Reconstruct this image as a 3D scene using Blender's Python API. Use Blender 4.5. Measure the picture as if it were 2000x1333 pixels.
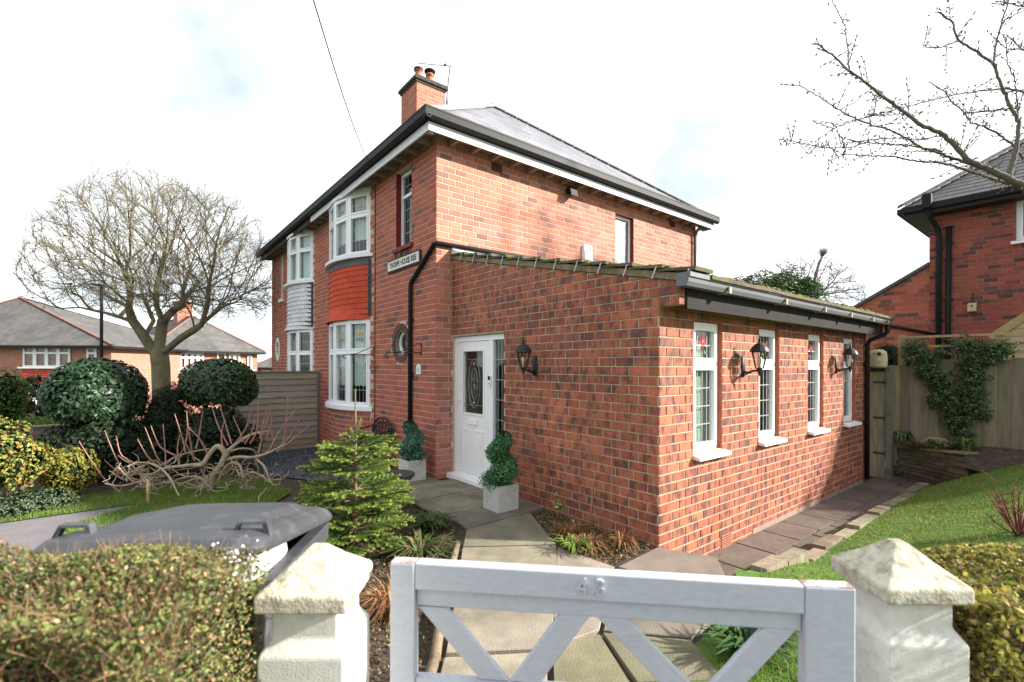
import bpy, bmesh, math, random
import numpy as np
from mathutils import Vector, Matrix
random.seed(7); rng = np.random.default_rng(11)
for o in list(bpy.data.objects): bpy.data.objects.remove(o)
scene = bpy.context.scene; COL = scene.collection
# ------------------------------------------------------------------ camera
CAM = np.array([6.385, -3.634, 1.70]); FPX = 933.87; PX0, PY0 = 1000.0, 715.0
YAW = math.radians(51.308); ROLL = math.radians(0.149)
FW = np.array([-math.sin(YAW), math.cos(YAW), 0]); RT0 = np.array([math.cos(YAW), math.sin(YAW), 0]); UP0 = np.array([0, 0, 1.0])
RT = RT0*math.cos(ROLL) + UP0*math.sin(ROLL); UP = -RT0*math.sin(ROLL) + UP0*math.cos(ROLL)
cd = bpy.data.cameras.new('camera'); cam = bpy.data.objects.new('camera', cd); COL.objects.link(cam)
M = Matrix.Identity(4)
for i in range(3):
    M[i][0] = RT[i]; M[i][1] = UP[i]; M[i][2] = -FW[i]; M[i][3] = CAM[i]
cam.matrix_world = M
cd.sensor_fit = 'HORIZONTAL'; cd.sensor_width = 36; cd.lens = FPX/2000*36; cd.shift_y = (PY0-666.5)/2000
cd.clip_start = 0.05; cd.clip_end = 3000
cd.dof.use_dof = True; cd.dof.focus_distance = 6.5; cd.dof.aperture_fstop = 2.8
scene.camera = cam
# ------------------------------------------------------------------ sky, sun, exposure
SUNV = Vector((0.64, 0.67, 0.45)).normalized()       # towards the sun
w = bpy.data.worlds.new('World'); scene.world = w; w.use_nodes = True
nt = w.node_tree; N = nt.nodes; L = nt.links
bg = N['Background']; bg.inputs[1].default_value = 0.084
sky = N.new('ShaderNodeTexSky'); sky.sky_type = 'NISHITA'; sky.sun_disc = False
sky.sun_elevation = math.asin(SUNV.z); sky.sun_rotation = math.atan2(SUNV.x, SUNV.y)
sky.air_density = 1.0; sky.dust_density = 1.5; sky.ozone_density = 1.5
tc = N.new('ShaderNodeTexCoord')
sep = N.new('ShaderNodeSeparateXYZ'); L.new(tc.outputs['Generated'], sep.inputs[0])
addz = N.new('ShaderNodeMath'); addz.operation = 'ADD'; addz.inputs[1].default_value = 0.22; L.new(sep.outputs[2], addz.inputs[0])
mxz = N.new('ShaderNodeMath'); mxz.operation = 'MAXIMUM'; mxz.inputs[1].default_value = 0.12; L.new(addz.outputs[0], mxz.inputs[0])
dv = N.new('ShaderNodeVectorMath'); dv.operation = 'DIVIDE'; L.new(tc.outputs['Generated'], dv.inputs[0])
cmb = N.new('ShaderNodeCombineXYZ')
for i in range(3): L.new(mxz.outputs[0], cmb.inputs[i])
L.new(cmb.outputs[0], dv.inputs[1])
nz = N.new('ShaderNodeTexNoise'); nz.inputs['Scale'].default_value = 1.5; nz.inputs['Detail'].default_value = 7; nz.inputs['Roughness'].default_value = 0.55
L.new(dv.outputs[0], nz.inputs['Vector'])
rp = N.new('ShaderNodeMapRange'); rp.inputs[1].default_value = 0.33; rp.inputs[2].default_value = 0.52; rp.inputs[3].default_value = 0.42; rp.inputs[4].default_value = 0.97
L.new(nz.outputs[0], rp.inputs[0])
mixc = N.new('ShaderNodeMix'); mixc.data_type = 'RGBA'; L.new(rp.outputs[0], mixc.inputs[0])
L.new(sky.outputs[0], mixc.inputs[6])
nz2 = N.new('ShaderNodeTexNoise'); nz2.inputs['Scale'].default_value = 2.3; nz2.inputs['Detail'].default_value = 6; L.new(dv.outputs[0], nz2.inputs['Vector'])
rp2 = N.new('ShaderNodeMapRange'); rp2.inputs[1].default_value = 0.36; rp2.inputs[2].default_value = 0.62; L.new(nz2.outputs[0], rp2.inputs[0])
mc2 = N.new('ShaderNodeMix'); mc2.data_type = 'RGBA'; L.new(rp2.outputs[0], mc2.inputs[0]); mc2.inputs[6].default_value = (4.95, 5.4, 5.8, 1); mc2.inputs[7].default_value = (8.4, 8.5, 8.6, 1)
L.new(mc2.outputs[2], mixc.inputs[7])
L.new(mixc.outputs[2], bg.inputs[0])
sd = bpy.data.lights.new('sun', 'SUN'); so = bpy.data.objects.new('sun', sd); COL.objects.link(so)
sd.energy = 5.0; sd.angle = math.radians(2.2); sd.color = (1.0, 0.95, 0.87)
so.rotation_euler = SUNV.to_track_quat('Z', 'Y').to_euler(); so.location = (20, 20, 20)
scene.view_settings.view_transform = 'Standard'; scene.view_settings.look = 'None'
scene.view_settings.exposure = 1.40; scene.view_settings.gamma = 1.0; scene.view_settings.use_curve_mapping = False
scene.render.engine = 'CYCLES'
# ------------------------------------------------------------------ pixel helpers
def ray(x, y): return FW + RT*(x-PX0)/FPX - UP*(y-PY0)/FPX
def onX(x, y, v): d = ray(x, y); return CAM + d*((v-CAM[0])/d[0])
def onY(x, y, v): d = ray(x, y); return CAM + d*((v-CAM[1])/d[1])
def onZ(x, y, v): d = ray(x, y); return CAM + d*((v-CAM[2])/d[2])
def atD(x, y, dep): return CAM + ray(x, y)*dep
def lat(l, d, z): p = CAM + RT0*l + FW*d; return np.array([p[0], p[1], z])
def project(p):
    v = np.asarray(p, float)-CAM; z = v@FW
    return np.stack([PX0+FPX*(v@RT)/z, PY0-FPX*(v@UP)/z], -1), z
# ------------------------------------------------------------------ materials
def lin(c): return tuple(((v/255)/12.92 if v/255 <= 0.04045 else ((v/255+0.055)/1.055)**2.4) for v in c)
MATS = {}
def mat(name, col=(0.5,0.5,0.5), rough=0.7, var=0.15, scale=6.0, bump=0.0, bscale=None, src=None, spec=0.3, metal=0.0,
        stain=None, stain_amt=0.0, stain_scale=2.0, stretch=(1,1,1), stain_lo=0.5, stain_hi=0.68, trans=0.0, detail=5, big=0.0, rot=0.0):
    """procedural principled material; src: None | 'obj' (object colour) | 'attr' (Col attribute)"""
    if name in MATS: return MATS[name]
    m = bpy.data.materials.new(name); m.use_nodes = True; nt = m.node_tree; N = nt.nodes; L = nt.links
    b = N['Principled BSDF']; b.inputs['Roughness'].default_value = rough; b.inputs['Specular IOR Level'].default_value = spec; b.inputs['Metallic'].default_value = metal
    geo = N.new('ShaderNodeNewGeometry'); mp = N.new('ShaderNodeMapping'); mp.inputs['Scale'].default_value = stretch; mp.inputs['Rotation'].default_value = (0,0,rot); mp.vector_type = 'POINT'; L.new(geo.outputs['Position'], mp.inputs[0])
    if src == 'obj': s = N.new('ShaderNodeObjectInfo'); base = s.outputs['Color']
    elif src == 'attr': s = N.new('ShaderNodeAttribute'); s.attribute_name = 'Col'; base = s.outputs['Color']
    else: s = N.new('ShaderNodeRGB'); s.outputs[0].default_value = (*col, 1); base = s.outputs[0]
    n1 = N.new('ShaderNodeTexNoise'); n1.inputs['Scale'].default_value = scale; n1.inputs['Detail'].default_value = detail; n1.inputs['Roughness'].default_value = 0.6
    L.new(mp.outputs[0], n1.inputs['Vector'])
    mr = N.new('ShaderNodeMapRange'); mr.inputs[1].default_value = 0.3; mr.inputs[2].default_value = 0.7; mr.inputs[3].default_value = 1-var; mr.inputs[4].default_value = 1+var
    L.new(n1.outputs[0], mr.inputs[0])
    ml = N.new('ShaderNodeVectorMath'); ml.operation = 'SCALE'; L.new(base, ml.inputs[0]); L.new(mr.outputs[0], ml.inputs['Scale'])
    out = ml.outputs[0]
    if big > 0:
        n4 = N.new('ShaderNodeTexNoise'); n4.inputs['Scale'].default_value = 0.9; n4.inputs['Detail'].default_value = 4; L.new(geo.outputs['Position'], n4.inputs['Vector'])
        r4 = N.new('ShaderNodeMapRange'); r4.inputs[1].default_value = 0.32; r4.inputs[2].default_value = 0.68; r4.inputs[3].default_value = 1-big; r4.inputs[4].default_value = 1+big*.7; L.new(n4.outputs[0], r4.inputs[0])
        m4 = N.new('ShaderNodeVectorMath'); m4.operation = 'SCALE'; L.new(out, m4.inputs[0]); L.new(r4.outputs[0], m4.inputs['Scale']); out = m4.outputs[0]
    if stain is not None:
        n2 = N.new('ShaderNodeTexNoise'); n2.inputs['Scale'].default_value = stain_scale; n2.inputs['Detail'].default_value = 6; n2.inputs['Roughness'].default_value = 0.65
        L.new(mp.outputs[0], n2.inputs['Vector'])
        r2 = N.new('ShaderNodeMapRange'); r2.inputs[1].default_value = stain_lo; r2.inputs[2].default_value = stain_hi; r2.inputs[3].default_value = 0; r2.inputs[4].default_value = stain_amt
        L.new(n2.outputs[0], r2.inputs[0])
        mx = N.new('ShaderNodeMix'); mx.data_type = 'RGBA'; L.new(r2.outputs[0], mx.inputs[0]); L.new(out, mx.inputs[6]); mx.inputs[7].default_value = (*stain, 1); out = mx.outputs[2]
    L.new(out, b.inputs['Base Color'])
    if bump > 0:
        n3 = N.new('ShaderNodeTexNoise'); n3.inputs['Scale'].default_value = bscale or scale*4; n3.inputs['Detail'].default_value = 4
        L.new(mp.outputs[0], n3.inputs['Vector'])
        bp = N.new('ShaderNodeBump'); bp.inputs['Strength'].default_value = bump; bp.inputs['Distance'].default_value = 0.01
        L.new(n3.outputs[0], bp.inputs['Height']); L.new(bp.outputs[0], b.inputs['Normal'])
    if trans > 0:
        tr = N.new('ShaderNodeBsdfTranslucent'); L.new(out, tr.inputs[0]); ms = N.new('ShaderNodeMixShader'); ms.inputs[0].default_value = trans
        L.new(b.outputs[0], ms.inputs[1]); L.new(tr.outputs[0], ms.inputs[2]); L.new(ms.outputs[0], N['Material Output'].inputs[0])
    MATS[name] = m; return m
def glass(name, tint=(0.9,0.95,0.93), refl=1.0):
    m = bpy.data.materials.new(name); m.use_nodes = True; nt = m.node_tree; N = nt.nodes; L = nt.links
    for n in list(N):
        if n.type == 'BSDF_PRINCIPLED': N.remove(n)
    t = N.new('ShaderNodeBsdfTransparent'); t.inputs[0].default_value = (*tint, 1)
    g = N.new('ShaderNodeBsdfGlossy'); g.inputs['Roughness'].default_value = 0.02
    geo = N.new('ShaderNodeNewGeometry')
    nz = N.new('ShaderNodeTexNoise'); nz.inputs['Scale'].default_value = 3.0; L.new(geo.outputs['Position'], nz.inputs['Vector'])
    bp = N.new('ShaderNodeBump'); bp.inputs['Strength'].default_value = 0.05; L.new(nz.outputs[0], bp.inputs['Height']); L.new(bp.outputs[0], g.inputs['Normal'])
    dt = N.new('ShaderNodeVectorMath'); dt.operation = 'DOT_PRODUCT'; L.new(geo.outputs['Incoming'], dt.inputs[0]); L.new(geo.outputs['Normal'], dt.inputs[1])
    def mth(op, a_, b_=None):
        q = N.new('ShaderNodeMath'); q.operation = op; L.new(a_, q.inputs[0])
        if b_ is not None: q.inputs[1].default_value = b_
        return q
    om = mth('SUBTRACT', mth('ABSOLUTE', dt.outputs['Value']).outputs[0], 1.0); ab = mth('ABSOLUTE', om.outputs[0])
    mu = mth('ADD', mth('MULTIPLY', mth('POWER', ab.outputs[0], 5.0).outputs[0], 0.9*refl).outputs[0], 0.045*refl)
    ms = N.new('ShaderNodeMixShader'); L.new(mu.outputs[0], ms.inputs[0]); L.new(t.outputs[0], ms.inputs[1]); L.new(g.outputs[0], ms.inputs[2])
    L.new(ms.outputs[0], N['Material Output'].inputs[0]); return m
# ------------------------------------------------------------------ objects
BASE = {}
def tag(o, label=None, cat=None, group=None, kind=None):
    if label: o['label'] = label
    if cat: o['category'] = cat
    if group: o['group'] = group
    if kind: o['kind'] = kind
    return o
def thing(name, loc, label, cat, group=None):
    o = bpy.data.objects.new(name, None); COL.objects.link(o); o.location = loc; o.empty_display_size = 0.2
    BASE[o.name] = np.array(loc, float); return tag(o, label, cat, group)
def link(name, me, m, parent=None, loc=None, kind=None, smooth=False):
    o = bpy.data.objects.new(name, me); COL.objects.link(o)
    if m is not None and not me.materials: me.materials.append(m)
    if parent is not None:
        o.parent = parent; BASE[o.name] = BASE[parent.name]
    if loc is not None: o.location = loc
    if kind: o['kind'] = kind
    return o
class MB:
    def __init__(s, T=None): s.v = []; s.f = []; s.c = []; s.col = None; s.T = T; s.sm = []
    def add(s, vs, fs, smooth=False):
        n = len(s.v)
        for p in vs:
            s.v.append(tuple(s.T @ Vector(p)) if s.T is not None else (float(p[0]), float(p[1]), float(p[2])))
        for f in fs: s.f.append(tuple(i+n for i in f)); s.c.append(s.col); s.sm.append(smooth)
        return s
    def box(s, a, b):
        x0,x1 = sorted((a[0],b[0])); y0,y1 = sorted((a[1],b[1])); z0,z1 = sorted((a[2],b[2]))
        return s.add([(x0,y0,z0),(x1,y0,z0),(x1,y1,z0),(x0,y1,z0),(x0,y0,z1),(x1,y0,z1),(x1,y1,z1),(x0,y1,z1)],
                     [(0,3,2,1),(4,5,6,7),(0,1,5,4),(1,2,6,5),(2,3,7,6),(3,0,4,7)])
    def hexa(s, lo, hi):   # two 4-rings, counter-clockwise
        return s.add(list(lo)+list(hi), [(0,3,2,1),(4,5,6,7),(0,1,5,4),(1,2,6,5),(2,3,7,6),(3,0,4,7)])
    def prism(s, poly, vec):
        n = len(poly); q = [tuple(np.array(p, float)+np.array(vec, float)) for p in poly]
        return s.add(list(poly)+q, [tuple(range(n))[::-1], tuple(range(n, 2*n))]+[(i,(i+1)%n,n+(i+1)%n,n+i) for i in range(n)])
    def bar(s, a, b, w, h=None, up=(0,0,1)):
        a = Vector(a); b = Vector(b); h = h or w; d = (b-a).normalized(); u = Vector(up)
        if abs(d.dot(u)) > .98: u = Vector((1,0,0))
        r = d.cross(u).normalized()*w/2; t = r.cross(d).normalized()*h/2
        lo = [a-r-t,a+r-t,a+r+t,a-r+t]; hi = [p+(b-a) for p in lo]
        return s.add(lo+hi, [(0,3,2,1),(4,5,6,7),(0,1,5,4),(1,2,6,5),(2,3,7,6),(3,0,4,7)])
    def tube(s, pts, rad, n=8, cap=True, smooth=True):
        pts = [Vector(p) for p in pts]; m = len(pts)
        if not hasattr(rad, '__len__'): rad = [rad]*m
        vs = []; prev = None
        for i, p in enumerate(pts):
            d = (pts[min(i+1,m-1)]-pts[max(i-1,0)])
            d = d.normalized() if d.length > 1e-9 else Vector((0,0,1))
            if prev is None: r = d.orthogonal().normalized()
            else:
                r = prev-d*prev.dot(d); r = r.normalized() if r.length > 1e-6 else d.orthogonal().normalized()
            prev = r; t = d.cross(r)
            for k in range(n):
                a = 2*math.pi*k/n; vs.append(p+(r*math.cos(a)+t*math.sin(a))*rad[i])
        fs = [(i*n+k, i*n+(k+1)%n, (i+1)*n+(k+1)%n, (i+1)*n+k) for i in range(m-1) for k in range(n)]
        if cap: fs += [tuple(range(n))[::-1], tuple(range((m-1)*n, m*n))]
        return s.add(vs, fs, smooth)
    def lathe(s, c, prof, n=16, smooth=True, cap=True, sx=1, sy=1):
        vs = [(c[0]+r*sx*math.cos(2*math.pi*k/n), c[1]+r*sy*math.sin(2*math.pi*k/n), c[2]+z) for r,z in prof for k in range(n)]
        m = len(prof); fs = [(i*n+k, i*n+(k+1)%n, (i+1)*n+(k+1)%n, (i+1)*n+k) for i in range(m-1) for k in range(n)]
        if cap: fs += [tuple(range(n))[::-1], tuple(range((m-1)*n, m*n))]
        return s.add(vs, fs, smooth)
    def mesh(s, name, base=(0,0,0)):
        me = bpy.data.meshes.new(name); v = np.array(s.v, float)-np.array(base, float)
        me.from_pydata(v.tolist(), [], s.f); 
        if any(c is not None for c in s.c):
            at = me.attributes.new('Col', 'FLOAT_COLOR', 'FACE'); at.data.foreach_set('color', np.array([(*(c or (.5,.5,.5)),1) for c in s.c], 'f').ravel())
        me.polygons.foreach_set('use_smooth', s.sm); me.update(); return me
    def build(s, name, m, parent=None, label=None, cat=None, group=None, kind=None):
        base = BASE[parent.name] if parent is not None else None
        if parent is None:
            v = np.array(s.v); base = np.array([(v[:,0].min()+v[:,0].max())/2, (v[:,1].min()+v[:,1].max())/2, v[:,2].min()])
        o = link(name, s.mesh(name, base), m, parent)
        if parent is None: o.location = base; BASE[o.name] = base
        return tag(o, label, cat, group, kind)
def arrays(name, v, q, cols, m, parent=None, kind=None, nper=4, label=None, cat=None, smooth=False, group=None):
    """big face soup from numpy arrays; q (M,nper) indices, cols (M,3)"""
    v = np.asarray(v, float); base = BASE[parent.name] if parent is not None else np.array([v[:,0].mean(), v[:,1].mean(), v[:,2].min()])
    me = bpy.data.meshes.new(name); M_ = len(q)
    me.vertices.add(len(v)); me.vertices.foreach_set('co', (v-base).astype('f').ravel())
    me.loops.add(M_*nper); me.loops.foreach_set('vertex_index', np.asarray(q, 'i').ravel())
    me.polygons.add(M_); me.polygons.foreach_set('loop_start', np.arange(0, M_*nper, nper, dtype='i'))
    if cols is not None:
        at = me.attributes.new('Col', 'FLOAT_COLOR', 'FACE'); at.data.foreach_set('color', np.c_[cols, np.ones(M_)].astype('f').ravel())
    me.update(calc_edges=True)
    if smooth: me.polygons.foreach_set('use_smooth', np.ones(M_, bool))
    o = link(name, me, m, parent)
    if parent is None: o.location = base; BASE[o.name] = base
    return tag(o, label, cat, group, kind)
def jit(c, a=0.12): 
    k = 1+random.uniform(-a, a); return tuple(min(1, max(0, x*k*(1+random.uniform(-a/3, a/3)))) for x in c)
# ------------------------------------------------------------------ brickwork
UNIT = {}
def unit_brick():
    if 'b' not in UNIT:
        mb = MB(); e = 0.02
        mb.add([(0,0,0),(1,0,0),(1,0,1),(0,0,1),(e,1,e*2),(1-e,1,e*2),(1-e,1,1-e*2),(e,1,1-e*2)],
               [(4,5,6,7),(0,1,5,4),(1,2,6,5),(2,3,7,6),(3,0,4,7)]); UNIT['b'] = mb
    return UNIT['b']
class Bricks:
    """collects bricks as (origin, udir, normal, w, h, proud, colour)"""
    def __init__(s, palette): s.L = []; s.pal = palette
    def pick(s):
        r = random.random(); a = 0
        for p, c, j in s.pal:
            a += p
            if r < a: return jit(c, j)
        return jit(s.pal[0][1], s.pal[0][2])
    def wall(s, org, u, nrm, width, z0, z1, course, stretch, openings=(), top=None, joint=0.011, proud=0.006, start=0, keep=None):
        org = np.array(org, float); u = np.array(u, float); nrm = np.array(nrm, float)
        nc = int((z1-z0)/course)+1
        for k in range(nc):
            za, zb = z0+k*course+joint/2, min(z0+(k+1)*course-joint/2, z1)
            if zb-za < 0.02: continue
            x = -stretch/2 if (k+start) % 2 else 0.0
            if (k+start) % 6 == 5: x -= stretch*.25
            while x < width:
                st = stretch*(1.0)
                a, b = max(0, x), min(width, x+st-joint); x += st
                segs = [(a, b)]
                for (o0,o1,p0,p1) in openings:
                    if zb > p0+0.02 and za < p1-0.02:
                        ns = []
                        for (c, d) in segs:
                            if d <= o0 or c >= o1: ns.append((c, d))
                            else:
                                if c < o0: ns.append((c, o0))
                                if d > o1: ns.append((o1, d))
                        segs = ns
                for (c, d) in segs:
                    if d-c < 0.025: continue
                    zt = zb
                    if top is not None: zt = min(zb, top((c+d)/2))
                    if zt-za < 0.02: continue
                    if keep is not None and not keep((c+d)/2, (za+zt)/2): continue
                    za_ = za+random.uniform(-.0012,.0012); zt += random.uniform(-.0012,.0012); c += random.uniform(0,.002); p = org+u*c; p = np.array([p[0], p[1], za_])
                    s.L.append((p, u, nrm, d-c, zt-za_, proud*random.uniform(.8,1.25), s.pick()))
    def build(s, parent, m_obj, m_attr, n_single=300, name='brick', rest='brickwork'):
        if not s.L: return
        P = np.array([b[0]+b[1]*b[3]/2+np.array([0,0,b[4]/2]) for b in s.L]); U = np.array([b[1] for b in s.L]); W = np.array([b[3] for b in s.L]); H = np.array([b[4] for b in s.L]); NR = np.array([b[2] for b in s.L])
        a, z = project(P-U*W[:,None]/2); c, _ = project(P+U*W[:,None]/2); hpx = H/np.maximum(z,.1)*FPX
        area = np.abs(a[:,0]-c[:,0])*hpx; pm = (a+c)/2
        area[(z < .3) | (pm[:,0] < 0) | (pm[:,0] > 2000) | (pm[:,1] < 0) | (pm[:,1] > 1333) | (np.einsum('ij,ij->i', NR, CAM-P) < 0)] = 0
        order = np.argsort(-area); single = set(order[:n_single].tolist()) if n_single else set()
        single = {i for i in single if area[i] > 60}
        ub = unit_brick(); me1 = None; mb = MB(); base = BASE[parent.name]
        for i, (p, u, nrm, wd, h, pr, col) in enumerate(s.L):
            T = Matrix(((u[0]*wd, nrm[0]*pr, 0, p[0]), (u[1]*wd, nrm[1]*pr, 0, p[1]), (0, 0, h, p[2]), (0,0,0,1)))
            if i in single:
                if 'm' not in UNIT: UNIT['m'] = {}
                key = m_obj.name
                if key not in UNIT['m']:
                    me1 = ub.mesh('brick'); me1.materials.append(m_obj); UNIT['m'][key] = me1
                o = bpy.data.objects.new(name, UNIT['m'][key]); COL.objects.link(o); o.parent = parent
                T[0][3] -= base[0]; T[1][3] -= base[1]; T[2][3] -= base[2]
                o.matrix_local = T; o.color = (*col, 1)
            else:
                mb.col = col; mb.add([T @ Vector(v) for v in ub.v], ub.f)
        if mb.v: mb.build(rest, m_attr, parent, kind='stuff')
def wall_slab(mb, org, u, nrm, width, z0, z1, openings=(), thick=0.1, top=None):
    """mortar backing with openings, as cells between opening edges"""
    org = np.array(org, float); u = np.array(u, float); nrm = np.array(nrm, float)
    us = sorted({0, width, *[v for o in openings for v in o[:2] if 0 < v < width]})
    zs = sorted({z0, z1, *[v for o in openings for v in o[2:] if z0 < v < z1]})
    for i in range(len(us)-1):
        for j in range(len(zs)-1):
            uc = (us[i]+us[i+1])/2; zc = (zs[j]+zs[j+1])/2
            if any(o[0] < uc < o[1] and o[2] < zc < o[3] for o in openings): continue
            t0 = t1 = zs[j+1]
            if top is not None: t0 = min(t0, top(us[i])); t1 = min(t1, top(us[i+1]))
            if max(t0,t1) <= zs[j]+.001: continue
            t0 = max(t0, zs[j]+.0005); t1 = max(t1, zs[j]+.0005)
            a = org+u*us[i]; b = org+u*us[i+1]; bk = -nrm*thick
            def P(p, z): return (p[0], p[1], z)
            mb.hexa([P(a,zs[j]),P(b,zs[j]),P(b+bk,zs[j]),P(a+bk,zs[j])], [P(a,t0),P(b,t1),P(b+bk,t1),P(a+bk,t0)])
# ------------------------------------------------------------------ foliage
def rand_dirs(n):
    v = rng.normal(size=(n,3)); return v/np.linalg.norm(v, axis=1)[:,None]
def leaves(pos, nrm, size, aspect=0.5, jitter=0.7, droop=0.0, fold=0.25):
    """one bent 4-vertex leaf (2 tris as one quad) per position; returns v, q"""
    n = len(pos); nn = nrm+rng.normal(size=(n,3))*jitter; nn /= np.linalg.norm(nn, axis=1)[:,None]
    t = rng.normal(size=(n,3)); t[:,2] -= droop; t -= nn*np.einsum('ij,ij->i', t, nn)[:,None]; t /= np.linalg.norm(t, axis=1)[:,None]
    b = np.cross(nn, t); sz = (size*rng.uniform(.65,1.3,n))[:,None]
    a0 = pos-t*sz*.5; a1 = pos+b*sz*aspect*.5+nn*sz*fold*.3; a2 = pos+t*sz*.5-nn*sz*fold*.2; a3 = pos-b*sz*aspect*.5+nn*sz*fold*.3
    v = np.stack([a0,a1,a2,a3], 1).reshape(-1,3); q = np.arange(4*n).reshape(n,4); return v, q
def pal_cols(n, pal, jitter=0.25):
    w_ = np.array([p[0] for p in pal]); c = np.array([p[1] for p in pal]); k = rng.choice(len(pal), n, p=w_/w_.sum())
    return np.clip(c[k]*(1+rng.uniform(-jitter, jitter, (n,1))), 0, 1)
def blob_points(n, c, r, lump=0.12, inner=0.35, seed=0, zmin=-1.0):
    """points near the shell of a lumpy ellipsoid"""
    d = rand_dirs(int(n*1.6)); d = d[d[:,2] > zmin][:n]; n = len(d); rs = np.random.default_rng(seed)
    k = rs.normal(size=(9,3))*3.2; ph = rs.uniform(0, 6.3, 9)
    lm = np.sin(d@k.T+ph).sum(1)/9*lump*3
    rad = (1+lm)*(1-inner*rng.random(n)**2.2)
    return np.array(c)+d*rad[:,None]*np.array(r), d
def grow(roots, pts, step, infl, kill, iters=80, upbias=0.0, radial=0.0, rc=None):
    """space colonisation; roots = list of polylines (list of pts). returns nodes, parent"""
    nodes = []; par = []
    for (pl, at) in roots:
        for i, p in enumerate(pl):
            if i == 0: 
                if at is None: par.append(-1)
                else: par.append(at)
            else: par.append(len(nodes)-1)
            nodes.append(np.array(p, float))
    nodes = np.array(nodes); par = list(par); pts = np.array(pts); best = None
    d = np.linalg.norm(pts[:,None]-nodes[None], axis=2); near = d.argmin(1); nd = d.min(1)
    for it in range(iters):
        act = nd < infl
        if not act.any(): break
        new = []; npar = []
        order = np.unique(near[act])
        for k in order:
            s_ = pts[act & (near == k)]-nodes[k]; s_ /= np.linalg.norm(s_, axis=1)[:,None]+1e-9
            g = s_.sum(0)/len(s_); g[2] += upbias; g += 0 if par[k] < 0 else .55*(nodes[k]-nodes[par[k]])/step; g += rng.normal(size=3)*0.10; 
            if radial: rv = nodes[k]-rc; g = g+radial*rv/(np.linalg.norm(rv)+1e-6)
            l = np.linalg.norm(g)
            if l < 1e-6: continue
            c_ = nodes[k]+g/l*step
            if radial and np.linalg.norm(nodes-c_, axis=1).min() < step*.55: continue
            new.append(c_); npar.append(k)
        if not new: break
        b0 = len(nodes); new = np.array(new); nodes = np.vstack([nodes, new]); par += npar
        dn = np.linalg.norm(pts[:,None]-new[None], axis=2); m2 = dn.min(1); ii = dn.argmin(1)
        upd = m2 < nd; near[upd] = b0+ii[upd]; nd[upd] = m2[upd]
        keep = nd > kill
        pts = pts[keep]; near = near[keep]; nd = nd[keep]
        if len(pts) == 0: break
    return nodes, np.array(par)
def tree_mesh(mb, nodes, par, tip=0.006, expo=2.4, rmax=None, n_big=8, twigs=0, twig_len=.3, seed=3, gamma=1.0):
    rs = random.Random(seed); n = len(nodes); kids = [[] for _ in range(n)]
    for i, p in enumerate(par):
        if p >= 0: kids[p].append(i)
    r = np.zeros(n)
    order = sorted(range(n), key=lambda i: -i)
    depth = np.zeros(n, int)
    topo = []; st = [i for i in range(n) if par[i] < 0]
    while st:
        i = st.pop(); topo.append(i); st += kids[i]
    for i in reversed(topo):
        r[i] = tip if not kids[i] else max(tip, sum(r[k]**expo for k in kids[i])**(1/expo))
    if rmax: 
        s = rmax/r.max(); r = tip+((r-tip)/max(1e-9, r.max()-tip))**gamma*(rmax-tip)
    starts = [(None, i) for i in range(n) if par[i] < 0]
    while starts:
        p, i = starts.pop(); ch = [] if p is None else [p]
        rr = [] if p is None else [min(r[p], r[i]*1.3)]
        while True:
            ch.append(i); rr.append(r[i])
            if not kids[i]: break
            ks = sorted(kids[i], key=lambda k: -r[k])
            for k in ks[1:]: starts.append((i, k))
            i = ks[0]
        if len(ch) > 1:
            big = max(rr); mb.tube([nodes[k] for k in ch], rr, n=(n_big if big > .06 else 5 if big > .02 else 3), cap=False)
    if twigs:
        tips = [i for i in range(n) if r[i] < tip*2.2]
        for i in tips:
            p = par[i]; d = Vector(nodes[i]-nodes[p]).normalized() if p >= 0 else Vector((0,0,1))
            for _ in range(twigs):
                dd = (d+Vector((rs.gauss(0,.42), rs.gauss(0,.42), rs.gauss(.25,.35)))).normalized(); ln = twig_len*rs.uniform(.5,1.3)
                a = Vector(nodes[i]); b = a+dd*ln*.5; c = b+(dd+Vector((rs.gauss(0,.3),rs.gauss(0,.3),rs.gauss(.1,.3)))).normalized()*ln*.5
                mb.tube([a,b,c], [tip*.85,tip*.7,tip*.45], n=3, cap=False)
    return r
# ================================================================== palettes and shared materials
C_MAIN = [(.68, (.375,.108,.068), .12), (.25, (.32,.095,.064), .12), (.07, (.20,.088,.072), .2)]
C_SIDE = [(.64, (.44,.168,.115), .12), (.26, (.38,.140,.10), .12), (.10, (.25,.12,.10), .2)]  # side wall bricks: weathered pinker tone, with sunlit wash-out put into the colour
C_EXT = [(.58, (.36,.108,.058), .14), (.34, (.30,.090,.052), .14), (.08, (.23,.078,.055), .2)]
M_BO = mat('brick_smooth_single', src='obj', rough=.82, var=.12, scale=22, bump=.12, bscale=160, big=.09)
M_BA = mat('brick_smooth', src='attr', rough=.82, var=.12, scale=22, bump=.12, bscale=160, big=.09)
SM = dict(big=.16, rough=.72, var=.16, scale=30, bump=.18, bscale=120, stain=(.055,.034,.036), stain_amt=.82, stain_scale=7.0, stretch=(1.5,1.5,.75), stain_lo=.46, stain_hi=.62)
M_EO = mat('brick_rustic_single', src='obj', **SM); M_EA = mat('brick_rustic', src='attr', **SM)
M_MORT = mat('mortar_main', (.49,.40,.315), .95, .2, 12, .2, 200)
M_MORTE = mat('mortar_extension', (.40,.335,.22), .95, .25, 9, .2, 200, stain=(.13,.13,.04), stain_amt=.5, stain_scale=1.2)
M_UPVC = mat('white_upvc', (.80,.80,.81), .35, .03, 2, spec=.4)
M_WPAINT = mat('white_paint', (.74,.74,.75), .5, .06, 4, .05, 60)
M_GREYP = mat('grey_plastic', (.135,.14,.15), .45, .08, 5, .03, 40)
M_BLACK = mat('black_plastic', (.014,.014,.015), .55, .2, 5, spec=.15)
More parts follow.
